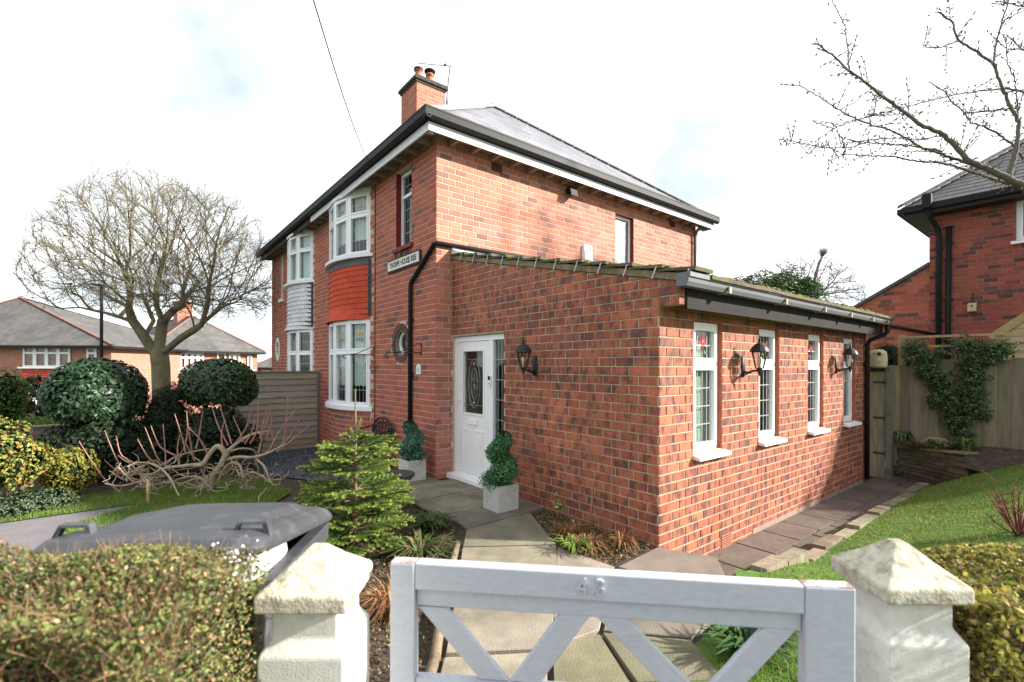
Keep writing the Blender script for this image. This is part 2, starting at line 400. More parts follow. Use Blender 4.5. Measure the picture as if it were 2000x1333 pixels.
M_IRON = mat('black_iron', (.022,.021,.022), .55, .25, 30, .2, 90)
M_LEAD = mat('lead_strip', (.42,.42,.43), .45, .1, 20, metal=.4)
M_LEADD = mat('lead_flashing', (.085,.088,.095), .6, .2, 8, .1, 40)
M_SLATE = mat('grey_slate', src='attr', rough=.5, var=.1, scale=5, bump=.06, bscale=60)
M_RIDGE = mat('grey_ridge_tile', (.26,.26,.27), .75, .18, 8, .15, 80)
M_GLASS = glass('window_glass'); M_GLASSR = glass('window_glass_reflective', (.75,.8,.8), 1.5)
M_DARK = mat('room_interior', (.035,.038,.036), .9, .3, 3)
M_BLIND = mat('blind_cloth', (.30,.32,.27), .9, .08, 10)
M_NET = mat('net_curtain', (.68,.72,.70), .95, .08, 14)
M_REDREV = mat('red_painted_reveal', (.16,.014,.013), .55, .15, 8)
M_SOFF = mat('old_soffit_wood', (.16,.13,.11), .85, .25, 6, .1, 50)
M_RAFT = mat('rafter_foot_wood', (.26,.21,.165), .8, .2, 10, .1, 60)
ub_vec = lambda *a: np.array(a, float)
def TF(org, u, n):
    return Matrix(((u[0], n[0], 0, org[0]), (u[1], n[1], 0, org[1]), (0, 0, 1, org[2] if len(org) > 2 else 0), (0,0,0,1)))
def window(parent, facets, z0, z1, trans=None, fw=.05, sash=.04, lead=None, glassm=None, name='window', motif=None, backing=None, curtain=None, label=None, tlights=True, m=None):
    """facets: list of (org(x,y), u, n, width, setback). frame is one mesh; panes, lead, motif are sub-parts"""
    m = m or M_UPVC; fr = MB(); panes = []; leads = MB(); mot = {}; back = MB(); cur = MB()
    for (org, u, n, w_, sb) in facets:
        T = TF((org[0], org[1], 0), u, n); fr.T = T; leads.T = T; back.T = T; cur.T = T
        d0, d1 = -sb-.06, -sb
        fr.box((0,d0,z0),(fw,d1,z1)); fr.box((w_-fw,d0,z0),(w_,d1,z1)); fr.box((fw,d0,z0),(w_-fw,d1,z0+fw)); fr.box((fw,d0,z1-fw),(w_-fw,d1,z1))
        regs = [(z0+fw, z1-fw)]
        if trans: fr.box((fw,d0,trans-fw/2),(w_-fw,d1,trans+fw/2)); regs = [(z0+fw, trans-fw/2), (trans+fw/2, z1-fw)]
        for k, (a, b) in enumerate(regs):
            s_ = sash
            e0, e1 = fw, w_-fw
            if s_:
                fr.box((e0,d0+.01,a),(e0+s_,d1+.012,b)); fr.box((e1-s_,d0+.01,a),(e1,d1+.012,b)); fr.box((e0+s_,d0+.01,a),(e1-s_,d1+.012,a+s_)); fr.box((e0+s_,d0+.01,b-s_),(e1-s_,d1+.012,b))
            p = MB(T); p.box((e0+s_,d0+.02,a+s_),(e1-s_,d0+.03,b-s_)); panes.append(p)
            ga, gb, ha, hb = e0+s_, e1-s_, a+s_, b-s_; gl = d0+.0325
            if lead:
                nx, pz = lead
                for i in range(1, nx): x = ga+(gb-ga)*i/nx; leads.box((x-.0035,gl,ha),(x+.0035,gl+.004,hb))
                if k == 0 or len(regs) == 1:
                    nz_ = max(1, round((hb-ha)/pz))
                    for i in range(1, nz_): z = ha+(hb-ha)*i/nz_; leads.box((ga,gl+.001,z-.0045),(gb,gl+.0055,z+.0045))
                else: z = (ha+hb)/2-.01; leads.box((ga,gl+.001,z-.004),(gb,gl+.0055,z+.004))
            if motif and k == 1:
                cx_, cz_ = (ga+gb)/2, (ha+hb)/2; R_ = min(gb-ga, hb-ha)*.34
                for j, (colname, petals) in enumerate(motif):
                    q = mot.setdefault(colname, MB())
                    q.T = T
                    for (ang, r0, r1, wd) in petals:
                        a_ = math.radians(ang); dx, dz = math.sin(a_), math.cos(a_); bx, bz = cx_+dx*r0*R_, cz_+dz*r0*R_; ex, ez = cx_+dx*r1*R_, cz_+dz*r1*R_
                        mx_, mz_ = (bx+ex)/2, (bz+ez)/2; wx, wz = dz*wd*R_, -dx*wd*R_
                        q.prism([(bx,gl+.006,bz),(mx_+wx,gl+.006,mz_+wz),(ex,gl+.006,ez),(mx_-wx,gl+.006,mz_-wz)], (0,.003,0))
        if backing: back.box((-.05,d0-backing[0]-.02,z0-.05),(w_+.05,d0-backing[0],z1+.05))
        if curtain:
            nseg = 14; cz = curtain
            for i in range(nseg):
                xa, xb = fw+(w_-2*fw)*i/nseg, fw+(w_-2*fw)*(i+1)/nseg; oa, ob = (.012 if i % 2 else -.012), (-.012 if i % 2 else .012)
                sc = .035*abs(math.sin(i*math.pi*3/nseg)); sc2 = .035*abs(math.sin((i+1)*math.pi*3/nseg))
                cur.hexa([(xa,d0-.06+oa,cz-sc),(xb,d0-.06+ob,cz-sc2),(xb,d0-.063+ob,cz-sc2),(xa,d0-.063+oa,cz-sc)], [(xa,d0-.06+oa,z1-.03),(xb,d0-.06+ob,z1-.03),(xb,d0-.063+ob,z1-.03),(xa,d0-.063+oa,z1-.03)])
    o = fr.build(name, m, parent)
    if label: o['label'] = label
    for p in panes: p.build('pane', glassm or M_GLASS, o)
    if leads.v: leads.build('lead_strip', M_LEAD, o)
    for cn, q in mot.items(): q.build('stained_glass_motif', mat('stained_'+cn, {'red':(.30,.02,.03),'white':(.75,.72,.68),'green':(.10,.25,.16),'amber':(.55,.33,.06)}[cn], .4, .1), o, kind='stuff')
    if backing: back.build('room_backing', backing[1], o)
    if curtain: cur.build('net_curtain', M_NET, o)
    return o
FLOWER = [('red', [(a,.1,.95,.16) for a in (-75,-38,0,38,75)]+[(180,.0,.75,.10)]), ('white', [(-100,.35,.95,.10),(100,.35,.95,.10),(20,.15,.5,.08)]), ('green', [(150,.7,1.25,.12),(-150,.7,1.25,.12)])]
FLOWER2 = [('amber', [(a,.1,.7,.16) for a in (-70,-35,0,35,70)]), ('green', [(140,.3,1.0,.13),(-140,.3,1.0,.13),(180,.2,.8,.07)])]
def arc_pts(x0, x1, s, n):
    c = abs(x0-x1); R = (c*c/4+s*s)/(2*s); xc = (x0+x1)/2; yc = R-s; th = math.asin(c/2/R)
    return [(xc+R*math.sin(t), yc-R*math.cos(t)) for t in np.linspace(th, -th, n+1)]
def facets_of(pts, sb=0):
    out = []
    for a, b in zip(pts[:-1], pts[1:]):
        d = np.array(b)-np.array(a); l = np.linalg.norm(d); u = d/l; n = np.array([-u[1], u[0]])
        if n[1] > 0: n = -n
        out.append(((a[0], a[1]), (u[0], u[1]), (n[0], n[1]), l, sb))
    return out
def bay_sill(parent, x0, x1, s, z0, z1, over, m, name='sill'):
    pts = arc_pts(x0+over, x1-over, s+over, 16); inn = [(p[0], .02) for p in pts]; mb = MB()
    for i in range(16):
        a, b = pts[i], pts[i+1]; ia, ib = inn[i], inn[i+1]
        mb.hexa([(a[0],a[1],z0),(b[0],b[1],z0),(ib[0],ib[1],z0),(ia[0],ia[1],z0)][::-1], [(a[0],a[1],z1),(b[0],b[1],z1),(ib[0],ib[1],z1),(ia[0],ia[1],z1)][::-1])
    return mb.build(name, m, parent)
def tile_band(parent, x0, x1, s, z0, z1, rows, per, mo, ma, cols, single):
    """vertically hung tiles on a bow; lower rows kick outward"""
    core = MB(); P = arc_pts(x0, x1, s-.03, 16)
    for i in range(16):
        a, b = P[i], P[i+1]; core.hexa([(a[0],a[1],z0+.06),(a[0],.05,z0+.06),(b[0],.05,z0+.06),(b[0],b[1],z0+.06)], [(a[0],a[1],z1),(a[0],.05,z1),(b[0],.05,z1),(b[0],b[1],z1)])
    band = core.build('hung_tile_band', M_LEADD, parent); h = (z1-z0)/rows; base = BASE[parent.name]
    unit = MB(); unit.hexa([(-.5,-.007,0),(.5,-.007,0),(.5,.004,0),(-.5,.004,0)], [(-.5,0,1),(.5,0,1),(.5,.012,1),(-.5,.012,1)])
    um = unit.mesh('hung_tile'); um.materials.append(mo); rest = MB()
    for r in range(rows):
        zb = z1-(r+1)*h; kick = max(0, (r-rows+3.2))**1.6*.022; kt = max(0, (r-rows+2.2))**1.6*.022
        n = per; pts = arc_pts(x0, x1, s+.004+kick, n*2); off = r % 2
        edges = list(range(off, 2*n+1, 2)); edges = ([0] if off else [])+edges+([2*n] if edges[-1] != 2*n else [])
        for e0, e1 in zip(edges[:-1], edges[1:]):
            a, b = np.array(pts[e0]), np.array(pts[e1]); d = b-a; l = np.linalg.norm(d); u = d/l; nn = np.array([-u[1], u[0]]); nn = nn if nn[1] < 0 else -nn
            c = (a+b)/2; tilt = .014+ (kick-kt)
            T = Matrix(((u[0]*(l-.004), -nn[0], -nn[0]*tilt, c[0]), (u[1]*(l-.004), -nn[1], -nn[1]*tilt, c[1]), (0,0,h*1.06, zb), (0,0,0,1)))
            col = jit(cols, .10)
            if single:
                o = bpy.data.objects.new('hung_tile', um); COL.objects.link(o); o.parent = band; T2 = T.copy()
                for i in range(3): T2[i][3] -= base[i]
                o.matrix_local = T2; o.color = (*col, 1)
            else: rest.col = col; rest.add([T @ Vector(v) for v in unit.v], unit.f)
    if rest.v: rest.build('hung_tile_courses', ma, band, kind='stuff')
    return band
M_TILEO = mat('clay_tile_single', src='obj', rough=.8, var=.10, scale=14, bump=.1, bscale=90, big=.06)
M_TILEA = mat('clay_tile', src='attr', rough=.7, var=.12, scale=14, bump=.1, bscale=90)
def slates(mb, e0, e1, r0, r1, gauge, wid, col, th=.010):
    """courses of slates on plane e0-e1 (eave) to r0-r1 (top)"""
    e0, e1, r0, r1 = [np.array(p, float) for p in (e0,e1,r0,r1)]; sl = np.linalg.norm(((r0+r1)-(e0+e1))/2); n = int(sl/gauge)
    nr = np.cross(e1-e0, (r0+r1)/2-(e0+e1)/2); nr /= np.linalg.norm(nr); nr = nr if nr[2] > 0 else -nr
    L_ = np.linalg.norm(e1-e0); ud = (e1-e0)/L_
    for k in range(n+1):
        t0 = k*gauge/sl; t1 = min(1.0, (k+1.12)*gauge/sl)
        if t0 >= 1: break
        A0, B0 = e0+(r0-e0)*t0, e1+(r1-e1)*t0; A1, B1 = e0+(r0-e0)*t1, e1+(r1-e1)*t1
        a0, b0 = (A0-e0)@ud, (B0-e0)@ud; a1, b1 = (A1-e0)@ud, (B1-e0)@ud; o0 = A0-ud*a0; o1 = A1-ud*a1
        x = (-wid/2 if k % 2 else 0)+math.floor(a0/wid)*wid
        while x < b0:
            xa, xb = x+.003, x+wid-.003; x += wid
            l0, l1 = max(xa,a0), min(xb,b0); m0, m1 = max(xa,a1), min(xb,b1)
            if l1-l0 < .01: continue
            if m1 <= m0: m0 = m1 = min(max((xa+xb)/2, a1), b1)
            lift = nr*(th*1.6+.002*random.random()); mb.col = jit(col, .12)
            bot = [o0+ud*l0+lift-nr*th, o0+ud*l1+lift-nr*th, o1+ud*m1-nr*.004, o1+ud*m0-nr*.004]; top = [o0+ud*l0+lift, o0+ud*l1+lift, o1+ud*m1+nr*.004, o1+ud*m0+nr*.004]
            mb.hexa(bot, top)
def ridge_run(parent, a, b, m, r=.11, ln=.32, gap=.008, name='ridge_tile'):
    a = Vector(a); b = Vector(b); d = b-a; n = max(1, int(d.length/ln)); 
    unit = MB(); k = 8
    vs = []
    for x, rr in ((0, r*1.0), (1, r*.96)):
        vs += [(x, rr*math.cos(math.pi*i/k), rr*.75*math.sin(math.pi*i/k)) for i in range(k+1)]
    unit.add(vs, [(i, i+1, k+2+i, k+1+i) for i in range(k)], True)
    unit.add([(0,0,r*.75),(.06,0,r*.75)], [])
    um = unit.mesh('ridge_tile'); um.materials.append(m); base = BASE[parent.name]
    x = d.normalized(); y = Vector((0,0,1)).cross(x).normalized(); z = x.cross(y)
    for i in range(n):
        p = a+d*(i/n); l = d.length/n-gap; o = bpy.data.objects.new(name, um); COL.objects.link(o); o.parent = parent
        o.matrix_local = Matrix(((x.x*l, y.x, z.x, p.x-base[0]), (x.y*l, y.y, z.y, p.y-base[1]), (x.z*l, y.z, z.z, p.z-base[2]+.0), (0,0,0,1)))
# ================================================================== ground
def gz(x, y=0):
    ax = max(0.0, -x); z = -.045*min(ax, 6); 
    if ax > 6: z -= .106*(min(ax, 36)-6)
    return z
def lawn_z(x, y):
    c = lambda t: max(0, min(1, t))
    return -.02-.2*c((y-.4)/1.2)+c((x-4.5)/1.3)*(.08+.52*c((y-1)/5))
def sheet(name, poly, zf, m, dz=0.0, cut=.6, label=None, kind='structure', parent=None):
    bm = bmesh.new(); bm.faces.new([bm.verts.new((p[0], p[1], 0)) for p in poly])
    xs = [p[0] for p in poly]; ys = [p[1] for p in poly]
    for ax, lo, hi in ((0, min(xs), max(xs)), (1, min(ys), max(ys))):
        st = max(cut, (hi-lo)/60); k = lo+st
        while k < hi:
            co = [0,0,0]; no = [0,0,0]; co[ax] = k; no[ax] = 1
            bmesh.ops.bisect_plane(bm, geom=bm.verts[:]+bm.edges[:]+bm.faces[:], plane_co=co, plane_no=no); k += st
    if min(xs) < -6 < max(xs): bmesh.ops.bisect_plane(bm, geom=bm.verts[:]+bm.edges[:]+bm.faces[:], plane_co=(-6,0,0), plane_no=(1,0,0))
    if min(xs) < 0 < max(xs): bmesh.ops.bisect_plane(bm, geom=bm.verts[:]+bm.edges[:]+bm.faces[:], plane_co=(0,0,0), plane_no=(1,0,0))
    for v in bm.verts: v.co.z = zf(v.co.x, v.co.y)+dz
    bmesh.ops.recalc_face_normals(bm, faces=bm.faces[:])
    me = bpy.data.meshes.new(name); bm.to_mesh(me); bm.free()
    if me.polygons and me.polygons[0].normal.z < 0: me.flip_normals()
    o = link(name, me, m, parent); BASE[o.name] = np.zeros(3) if parent is None else BASE[parent.name]; o['kind'] = kind
    return o
M_SOIL = mat('soil', (.055,.040,.030), .95, .4, 8, .9, 55, stain=(.13,.10,.06), stain_amt=.6, stain_scale=14)
M_FAR = mat('far_ground', (.08,.11,.045), .95, .35, .4, stain=(.10,.09,.06), stain_amt=.6, stain_scale=.15)
M_TARMAC = mat('tarmac', (.165,.150,.158), .9, .12, 3, .25, 220, stain=(.24,.22,.22), stain_amt=.4, stain_scale=1.2)
M_LAWN = mat('lawn_earth', (.08,.15,.025), .95, .3, 12, .4, 80)
M_GRAVEL = mat('slate_gravel_bed', (.10,.105,.12), .85, .45, 40, .9, 70)
mb = MB(); BIG = 1500
for (xa, xb) in ((-BIG,-36),(-36,-6),(-6,0),(0,3.5)):
    za, zb = gz(xa)-.06, gz(xb)-.06
    mb.add([(xa,-BIG,za),(xb,-BIG,zb),(xb,BIG,zb),(xa,BIG,za)], [(0,1,2,3)])
mb.add([(3.5,-BIG,-.06),(BIG,-BIG,-.06),(BIG,.3,-.06),(3.5,.3,-.06)], [(0,1,2,3)]); mb.add([(3.5,.3,-.40),(BIG,.3,-.40),(BIG,BIG,-.40),(3.5,BIG,-.40)], [(0,1,2,3)])
mb.add([(3.5,.3,-.40),(3.5,.3,-.06),(BIG,.3,-.06),(BIG,.3,-.40)], [(0,1,2,3)])
g = mb.build('ground', M_FAR, None, kind='structure')
sheet('garden_soil', [(-6,-3.3),(-1.4,-3.3),(-.6,-4.2),(1.2,-4.2),(1.2,-7),(9,-7),(9,.26),(3.71,.26),(0,.26),(-.02,-.02),(-6,-.02)], gz, M_SOIL, -.035)
sheet('planting_bed', [(-6,-8.5),(-2.1,-8.5),(-2.1,-3.3),(-6,-3.3)], gz, M_SOIL, -.03)
sheet('driveway', [(-1.35,-9),(1.2,-9),(1.2,-4.2),(-.6,-4.2),(-1.35,-3.45)], gz, M_TARMAC, -.015)
sheet('slate_gravel', [(-5.5,-1.9),(-2.2,-1.8),(-.3,-1.0),(-.05,-.03),(-5.5,-.03)], gz, M_GRAVEL, -.012)
sheet('left_lawn', [(-2.6,-9),(-1.37,-9),(-1.36,-3.46),(-.6,-4.19),(1.0,-4.19),(1.2,-3.4),(.3,-2.5),(-.6,-1.9),(-1.6,-1.9),(-2.3,-2.3),(-2.5,-3.5)], gz, M_LAWN, -.008)
sheet('right_lawn', [(4.47,.40),(12,.40),(12,6.8),(5.2,6.45),(4.6,5.9)], lawn_z, M_LAWN, 0)
sheet('right_front_lawn', [(4.72,-.15),(4.4,.38),(12,.38),(12,-4),(7.3,-2.6),(4.9,-1.9)], lambda x, y: -.005, M_LAWN, 0)
sheet('raised_bed_soil', [(3.75,7.45),(4.9,6.62),(5.2,6.4),(12,6.75),(12,7.6),(3.75,7.6)], lambda x, y: (.26+.12*min(1,max(0,(x-4.2)))) if x < 4.95 else lawn_z(x,y)*(1-min(1,max(0,(y-6.4)/.5)))+.39*min(1,max(0,(y-6.4)/.5))+.01, M_SOIL, 0, cut=.15)
sheet('back_garden', [(-60,7.45),(60,7.45),(60,80),(-60,80)], lambda x, y: .30, M_FAR, 0, cut=10)
# ================================================================== the brick house (our half) and its attached neighbour
LW, DH, PLX = 10.67, 7.27, 5.40; CM = .0925; ZB = -.5
Xd, Yd, nF, nS = (1,0,0), (0,1,0), (0,-1,0), (1,0,0)
house = thing('brick_house', (-2.7, 3.6, 0), 'red brick house half with orange hung tiles on its bow windows', 'house')
nbr = thing('brick_house', (-8.0, 3.6, -.3), 'attached brick house half with pale grey hung tiles, beyond the garden fence', 'house')
BX0, BX1, BS = -2.52, -4.80, .31             # our bow
NX0, NX1 = -6.22, -8.30                       # the neighbour's bow
wz = [(2.62,4.72,.93,2.55),(2.62,4.72,3.86,5.06),(.80,1.39,3.72,5.04),(.97,1.41,1.865,2.305)]
mw = MB()
wall_slab(mw, (0,0,0), (-1,0,0), nF, PLX, -1.0, 5.16, wz, .11)
wall_slab(mw, (0,0.11,0), Yd, nS, DH-.11, -1.0, 5.16, [(4.20-.11,4.82-.11,3.55,4.88)], .11)
wall_slab(mw, (-LW,DH,0), Xd, (0,1,0), LW, -1.0, 5.16, [], .11)
wall = mw.build('wall', M_MORT, house)
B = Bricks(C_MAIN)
def keepF(u, z):
    if BX0+.03 > -u > BX1-.03: return False
    return (u-1.19)**2+(z-2.085)**2 > .35**2
B.wall((.006,0,0), (-1,0,0), nF, PLX+.006, ZB, 5.16, CM, .228, [(.794,1.396,3.72,5.04)], keep=keepF)
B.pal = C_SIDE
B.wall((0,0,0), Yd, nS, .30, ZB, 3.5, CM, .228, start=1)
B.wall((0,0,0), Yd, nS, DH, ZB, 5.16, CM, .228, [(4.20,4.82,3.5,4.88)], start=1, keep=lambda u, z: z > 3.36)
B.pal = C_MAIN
# curved brick base of the bow
cp = arc_pts(BX0-.02, BX1+.02, BS, 60); arcL = np.cumsum([0]+[math.dist(a, b) for a, b in zip(cp[:-1], cp[1:])])
def on_arc(s): 
    return np.array([np.interp(s, arcL, [p[0] for p in cp]), np.interp(s, arcL, [p[1] for p in cp])])
tmp = Bricks(C_MAIN); tmp.wall((0,0,0), Xd, nF, arcL[-1], ZB, .82, CM, .228)
for (p, u, n_, wd, h, pr, col) in tmp.L:
    a, b = on_arc(p[0]), on_arc(p[0]+wd); d = (b-a)/np.linalg.norm(b-a); nn = np.array([-d[1], d[0]]); nn = nn if nn[1] < 0 else -nn
    B.L.append((np.array([a[0], a[1], p[2]]), np.array([d[0], d[1], 0]), np.array([nn[0], nn[1], 0]), np.linalg.norm(b-a), h, pr, col))
B.build(wall, M_BO, M_BA)
bb = MB()
for a, b in zip(cp[::2][:-1], cp[::2][1:]): bb.hexa([(a[0],a[1],-1),(a[0],.0,-1),(b[0],.0,-1),(b[0],b[1],-1)], [(a[0],a[1],.83),(a[0],.0,.83),(b[0],.0,.83),(b[0],b[1],.83)])
bb.build('bow_base', M_MORT, house)
# bow windows
pts = arc_pts(BX0-.04, BX1+.04, BS, 4)
window(house, facets_of(pts), .90, 2.60, trans=1.98, fw=.045, sash=.035, lead=(4,.22), motif=FLOWER2, curtain=1.32, name='bow_window', backing=None)
bay_sill(house, BX0, BX1, BS, .82, .90, .09, M_UPVC)
window(house, facets_of(pts), 3.86, 5.09, trans=4.66, fw=.045, sash=.035, lead=(4,.22), motif=FLOWER2, curtain=4.22, name='bow_window')
bay_sill(house, BX0, BX1, BS, 3.80, 3.86, .10, M_WPAINT)
bay_sill(house, BX0, BX1, BS, 3.66, 3.80, .012, M_LEADD, 'lead_apron')
bay_sill(house, BX0, BX1, BS, 5.09, 5.15, .02, M_WPAINT, 'bow_head')
tile_band(house, BX0, BX1, BS, 2.60, 3.68, 10, 11, M_TILEO, M_TILEA, (.49,.060,.024), True)
mb = MB(); mb.box((BX0+.0,-.06,2.66),(BX0+.02,.0,3.75)); mb.box((BX0+.02,-.02,2.66),(BX0+.05,0,3.75)); mb.build('lead_flashing', M_LEADD, house)
mb = MB(); mb.box((BX1+.1,.5,.3),(BX0-.1,.55,5.1)); mb.build('room_backing', M_DARK, house)
# small window and its red reveal
window(house, [((-1.39+.0,.02),Xd,nF,.59,.07)], 3.74, 5.02, trans=4.62, fw=.05, sash=0, lead=(3,.2), glassm=M_GLASSR, backing=(.3,M_DARK))
mb = MB(); mb.box((-1.393,-.006,3.72),(-1.378,.085,5.04)); mb.box((-.81,-.004,3.72),(-.797,.085,5.04)); mb.box((-1.46,-.05,3.655),(-.74,.08,3.72)); mb.build('reveal', M_REDREV, house)
mb = MB()
for i in range(6): mb.col = jit((.22,.075,.04) if i % 2 else (.05,.04,.035), .2); mb.box((-1.42+i*.105,-.012,3.56),(-1.33+i*.105,0.0,3.65))
mb.build('sill_brick_course', M_BA, house)
# round window: ring of headers, white inner frame
ring = MB(); nb_ = 34
for i in range(nb_):
    a = 2*math.pi*i/nb_; da = math.pi/nb_*.80; r0, r1 = .225, .335; cx_, cz_ = -1.19, 2.085; y0, y1 = -.02, .10
    P = lambda r, t, y: (cx_+r*math.sin(t), y, cz_+r*math.cos(t)); ring.col = jit((.13,.068,.055), .25)
    ring.hexa([P(r0,a-da,y0),P(r0,a+da,y0),P(r0,a+da,y1),P(r0,a-da,y1)], [P(r1,a-da,y0),P(r1,a+da,y0),P(r1,a+da,y1),P(r1,a-da,y1)])
rg = ring.build('round_window', M_BA, house)
def disc_ring(cx_, cz_, r0, r1, y0, y1, n=32):
    mb = MB()
    for i in range(n):
        a, b = 2*math.pi*i/n, 2*math.pi*(i+1)/n; P = lambda r, t, y: (cx_+r*math.sin(t), y, cz_+r*math.cos(t))
        mb.hexa([P(r0,a,y0),P(r0,b,y0),P(r0,b,y1),P(r0,a,y1)], [P(r1,a,y0),P(r1,b,y0),P(r1,b,y1),P(r1,a,y1)])
    return mb
disc_ring(-1.19, 2.085, .20, .338, .0, .105).build('mortar_ring', mat('mortar_grey',(.20,.17,.14),.95,.2,20), rg)
disc_ring(-1.19, 2.085, .155, .222, .06, .10).build('frame', M_UPVC, rg)
mb = MB(); mb.prism([(-1.19+.16*math.sin(2*math.pi*i/24), .085, 2.085+.16*math.cos(2*math.pi*i/24)) for i in range(24)], (0,.005,0)); mb.build('pane', M_GLASSR, rg)
mb = MB(); mb.box((-1.45,.35,1.8),(-.93,.37,2.4)); mb.build('room_backing', M_DARK, rg)
# side window (obscured glass)
M_OBSC = mat('obscured_glass', (.13,.15,.145), .2, .7, 34, .6, 60, spec=.4)
window(house, [((0,4.82),(0,-1,0),nS,.62,.085)], 3.6, 4.86, fw=.05, sash=0, glassm=M_OBSC)
mb = MB(); mb.box((-.085,4.805,3.5),(.004,4.822,4.88)); mb.box((-.085,4.2,4.865),(.003,4.805,4.882)); mb.build('reveal', M_REDREV, house)
# air bricks
for y, z in ((1.14,5.0),(6.25,5.02)):
    mb = MB(); mb.box((.004,y-.11,z-.07),(.012,y+.11,z+.07))
    v = mb.build('air_brick', mat('terracotta_dark',(.10,.035,.025),.9,.2,20), house)
    mb = MB()
    for i in range(5):
        for j in range(3): mb.box((.0122,y-.095+i*.04,z-.055+j*.04),(.0135,y-.07+i*.04,z-.03+j*.04))
    mb.build('vent_hole', M_DARK, v)
# ---- roof
OV = .335; EZ = 5.30; A1 = (-3.50, DH/2, 8.32); A2 = (-LW+3.5, DH/2, 8.32); P_ = (-PLX, DH/2, 8.32)
c1 = (OV,-OV,EZ); c2 = (OV,DH+OV,EZ); c3 = (-LW-OV,DH+OV,EZ); c4 = (-LW-OV,-OV,EZ)
e_f = (-PLX,-OV,EZ); e_b = (-PLX,DH+OV,EZ)
def roof_shell(name, planes, parent, m):
    mb = MB()
    for poly in planes: mb.prism([tuple(p) for p in poly], (0,0,-.05))
    return mb.build(name, m, parent)
M_ROOFP = mat('roof_plane_slate', (.20,.20,.22), .6, .15, 4, .1, 40)
roof = roof_shell('roof', [[c1,c2,A1],[e_f,c1,A1,P_],[c2,e_b,P_,A1]], house, M_ROOFP)
mb = MB(); slates(mb, c1, c2, A1, A1, .20, .30, (.30,.30,.33)); mb.build('slate_courses', M_SLATE, roof, kind='stuff')
ridge_run(roof, np.array(c1)+(0,0,.03), np.array(A1)+(0,0,.03), M_RIDGE, .085); ridge_run(roof, np.array(c2)+(0,0,.02), np.array(A1)+(0,0,.02), M_RIDGE, .085)
ridge_run(roof, np.array(A1)+(0,0,.02), np.array(P_)+(0,0,.02), M_RIDGE, .11)
nroof = roof_shell('roof', [[c3,c4,A2],[c4,e_f,P_,A2],[e_b,c3,A2,P_]], nbr, M_ROOFP)
def eaves(parent, segs, mf, mg, zf0, zf1, zg0, zg1, of, og0, og1):
    """segs: (start, end, outward normal) of wall line; mitred corners ignored"""
    fa = MB(); gu = MB()
    for a, b, n, ea, eb in segs:
        a = np.array(a, float); b = np.array(b, float); n = np.array(n, float); d = (b-a)/np.linalg.norm(b-a)
        q = lambda p, o, z: (p[0]+n[0]*o, p[1]+n[1]*o, z)
        A, B_ = a-d*of*ea, b+d*of*eb
        fa.hexa([q(A,of-.025,zf0),q(B_,of-.025,zf0),q(B_,of,zf0),q(A,of,zf0)], [q(A,of-.025,zf1),q(B_,of-.025,zf1),q(B_,of,zf1),q(A,of,zf1)])
        A, B_ = a-d*og1*ea, b+d*og1*eb
        prof = [(og0,zg1),(og0,zg0+.03),(og0+.02,zg0),(og1-.035,zg0),(og1-.005,zg0+.04),(og1-.005,zg1-.03),(og1,zg1-.025),(og1,zg1),(og1-.012,zg1),(og1-.018,zg0+.05),(og1-.045,zg0+.012),(og0+.03,zg0+.012),(og0+.012,zg0+.035),(og0+.012,zg1)]
        n_ = len(prof); vs = [q(A,o,z) for o,z in prof]+[q(B_,o,z) for o,z in prof]
        gu.add(vs, [(i,(i+1)%n_,n_+(i+1)%n_,n_+i) for i in range(n_)]+[tuple(range(n_)), tuple(range(n_,2*n_))[::-1]])
    f = fa.build('fascia', mf, parent); g_ = gu.build('gutter', mg, parent); return f, g_
M_FASC = mat('grey_white_fascia', (.62,.62,.66), .4, .05, 3)
eaves(house, [((0,0),(-PLX,0),nF,.985,0),((0,0),(0,DH),nS,.985,1)], M_FASC, M_BLACK, 5.075, 5.20, 5.205, 5.365, .30, .305, .41)
eaves(nbr, [((-PLX,0),(-LW,0),nF,0,1)], M_BLACK, M_BLACK, 5.075, 5.20, 5.205, 5.365, .30, .305, .41)
for par_, xa, xb in ((house, .27, -PLX), (nbr, -PLX, -LW-.3)):
    mb = MB(); mb.box((xa,-.275,5.152),(xb,.0,5.17))
    if par_ is house: mb.box((0.0,0.0,5.152),(.275,DH+.3,5.17))
    mb.build('soffit', M_SOFF, par_)
for i in range(19):
    mb = MB(); y = .22+i*.40
    if y < DH+.2: mb.box((.02,y-.025,5.07),(.25+.02,y+.025,5.15)); mb.build('rafter_foot', M_RAFT, house)
for i in range(27):
    x = -.15-i*.40
    if BX0+.1 > x > BX1-.1: continue
    mb = MB(); mb.box((x-.025,-.27,5.085),(x+.025,-.01,5.15)); mb.build('rafter_foot', M_RAFT, house if x > -PLX else nbr)
mb = MB(); mb.box((.20,-.27,5.05),(.27,-.20,5.15)); mb.build('rafter_foot', M_RAFT, house)
# far eaves box end + rear downpipe
mb = MB(); mb.box((.0,DH+.30,5.08),(.30,DH+.32,5.26)); mb.build('eaves_end', M_GREYP, house)
mb = MB(); mb.tube([(.28,DH-.12,5.15),(.10,DH-.12,4.98),(.06,DH-.12,4.85),(.06,DH-.12,3.0)], .036, 10); mb.build('downpipe', mat('olive_grey_pipe',(.09,.095,.08),.5,.15), house)
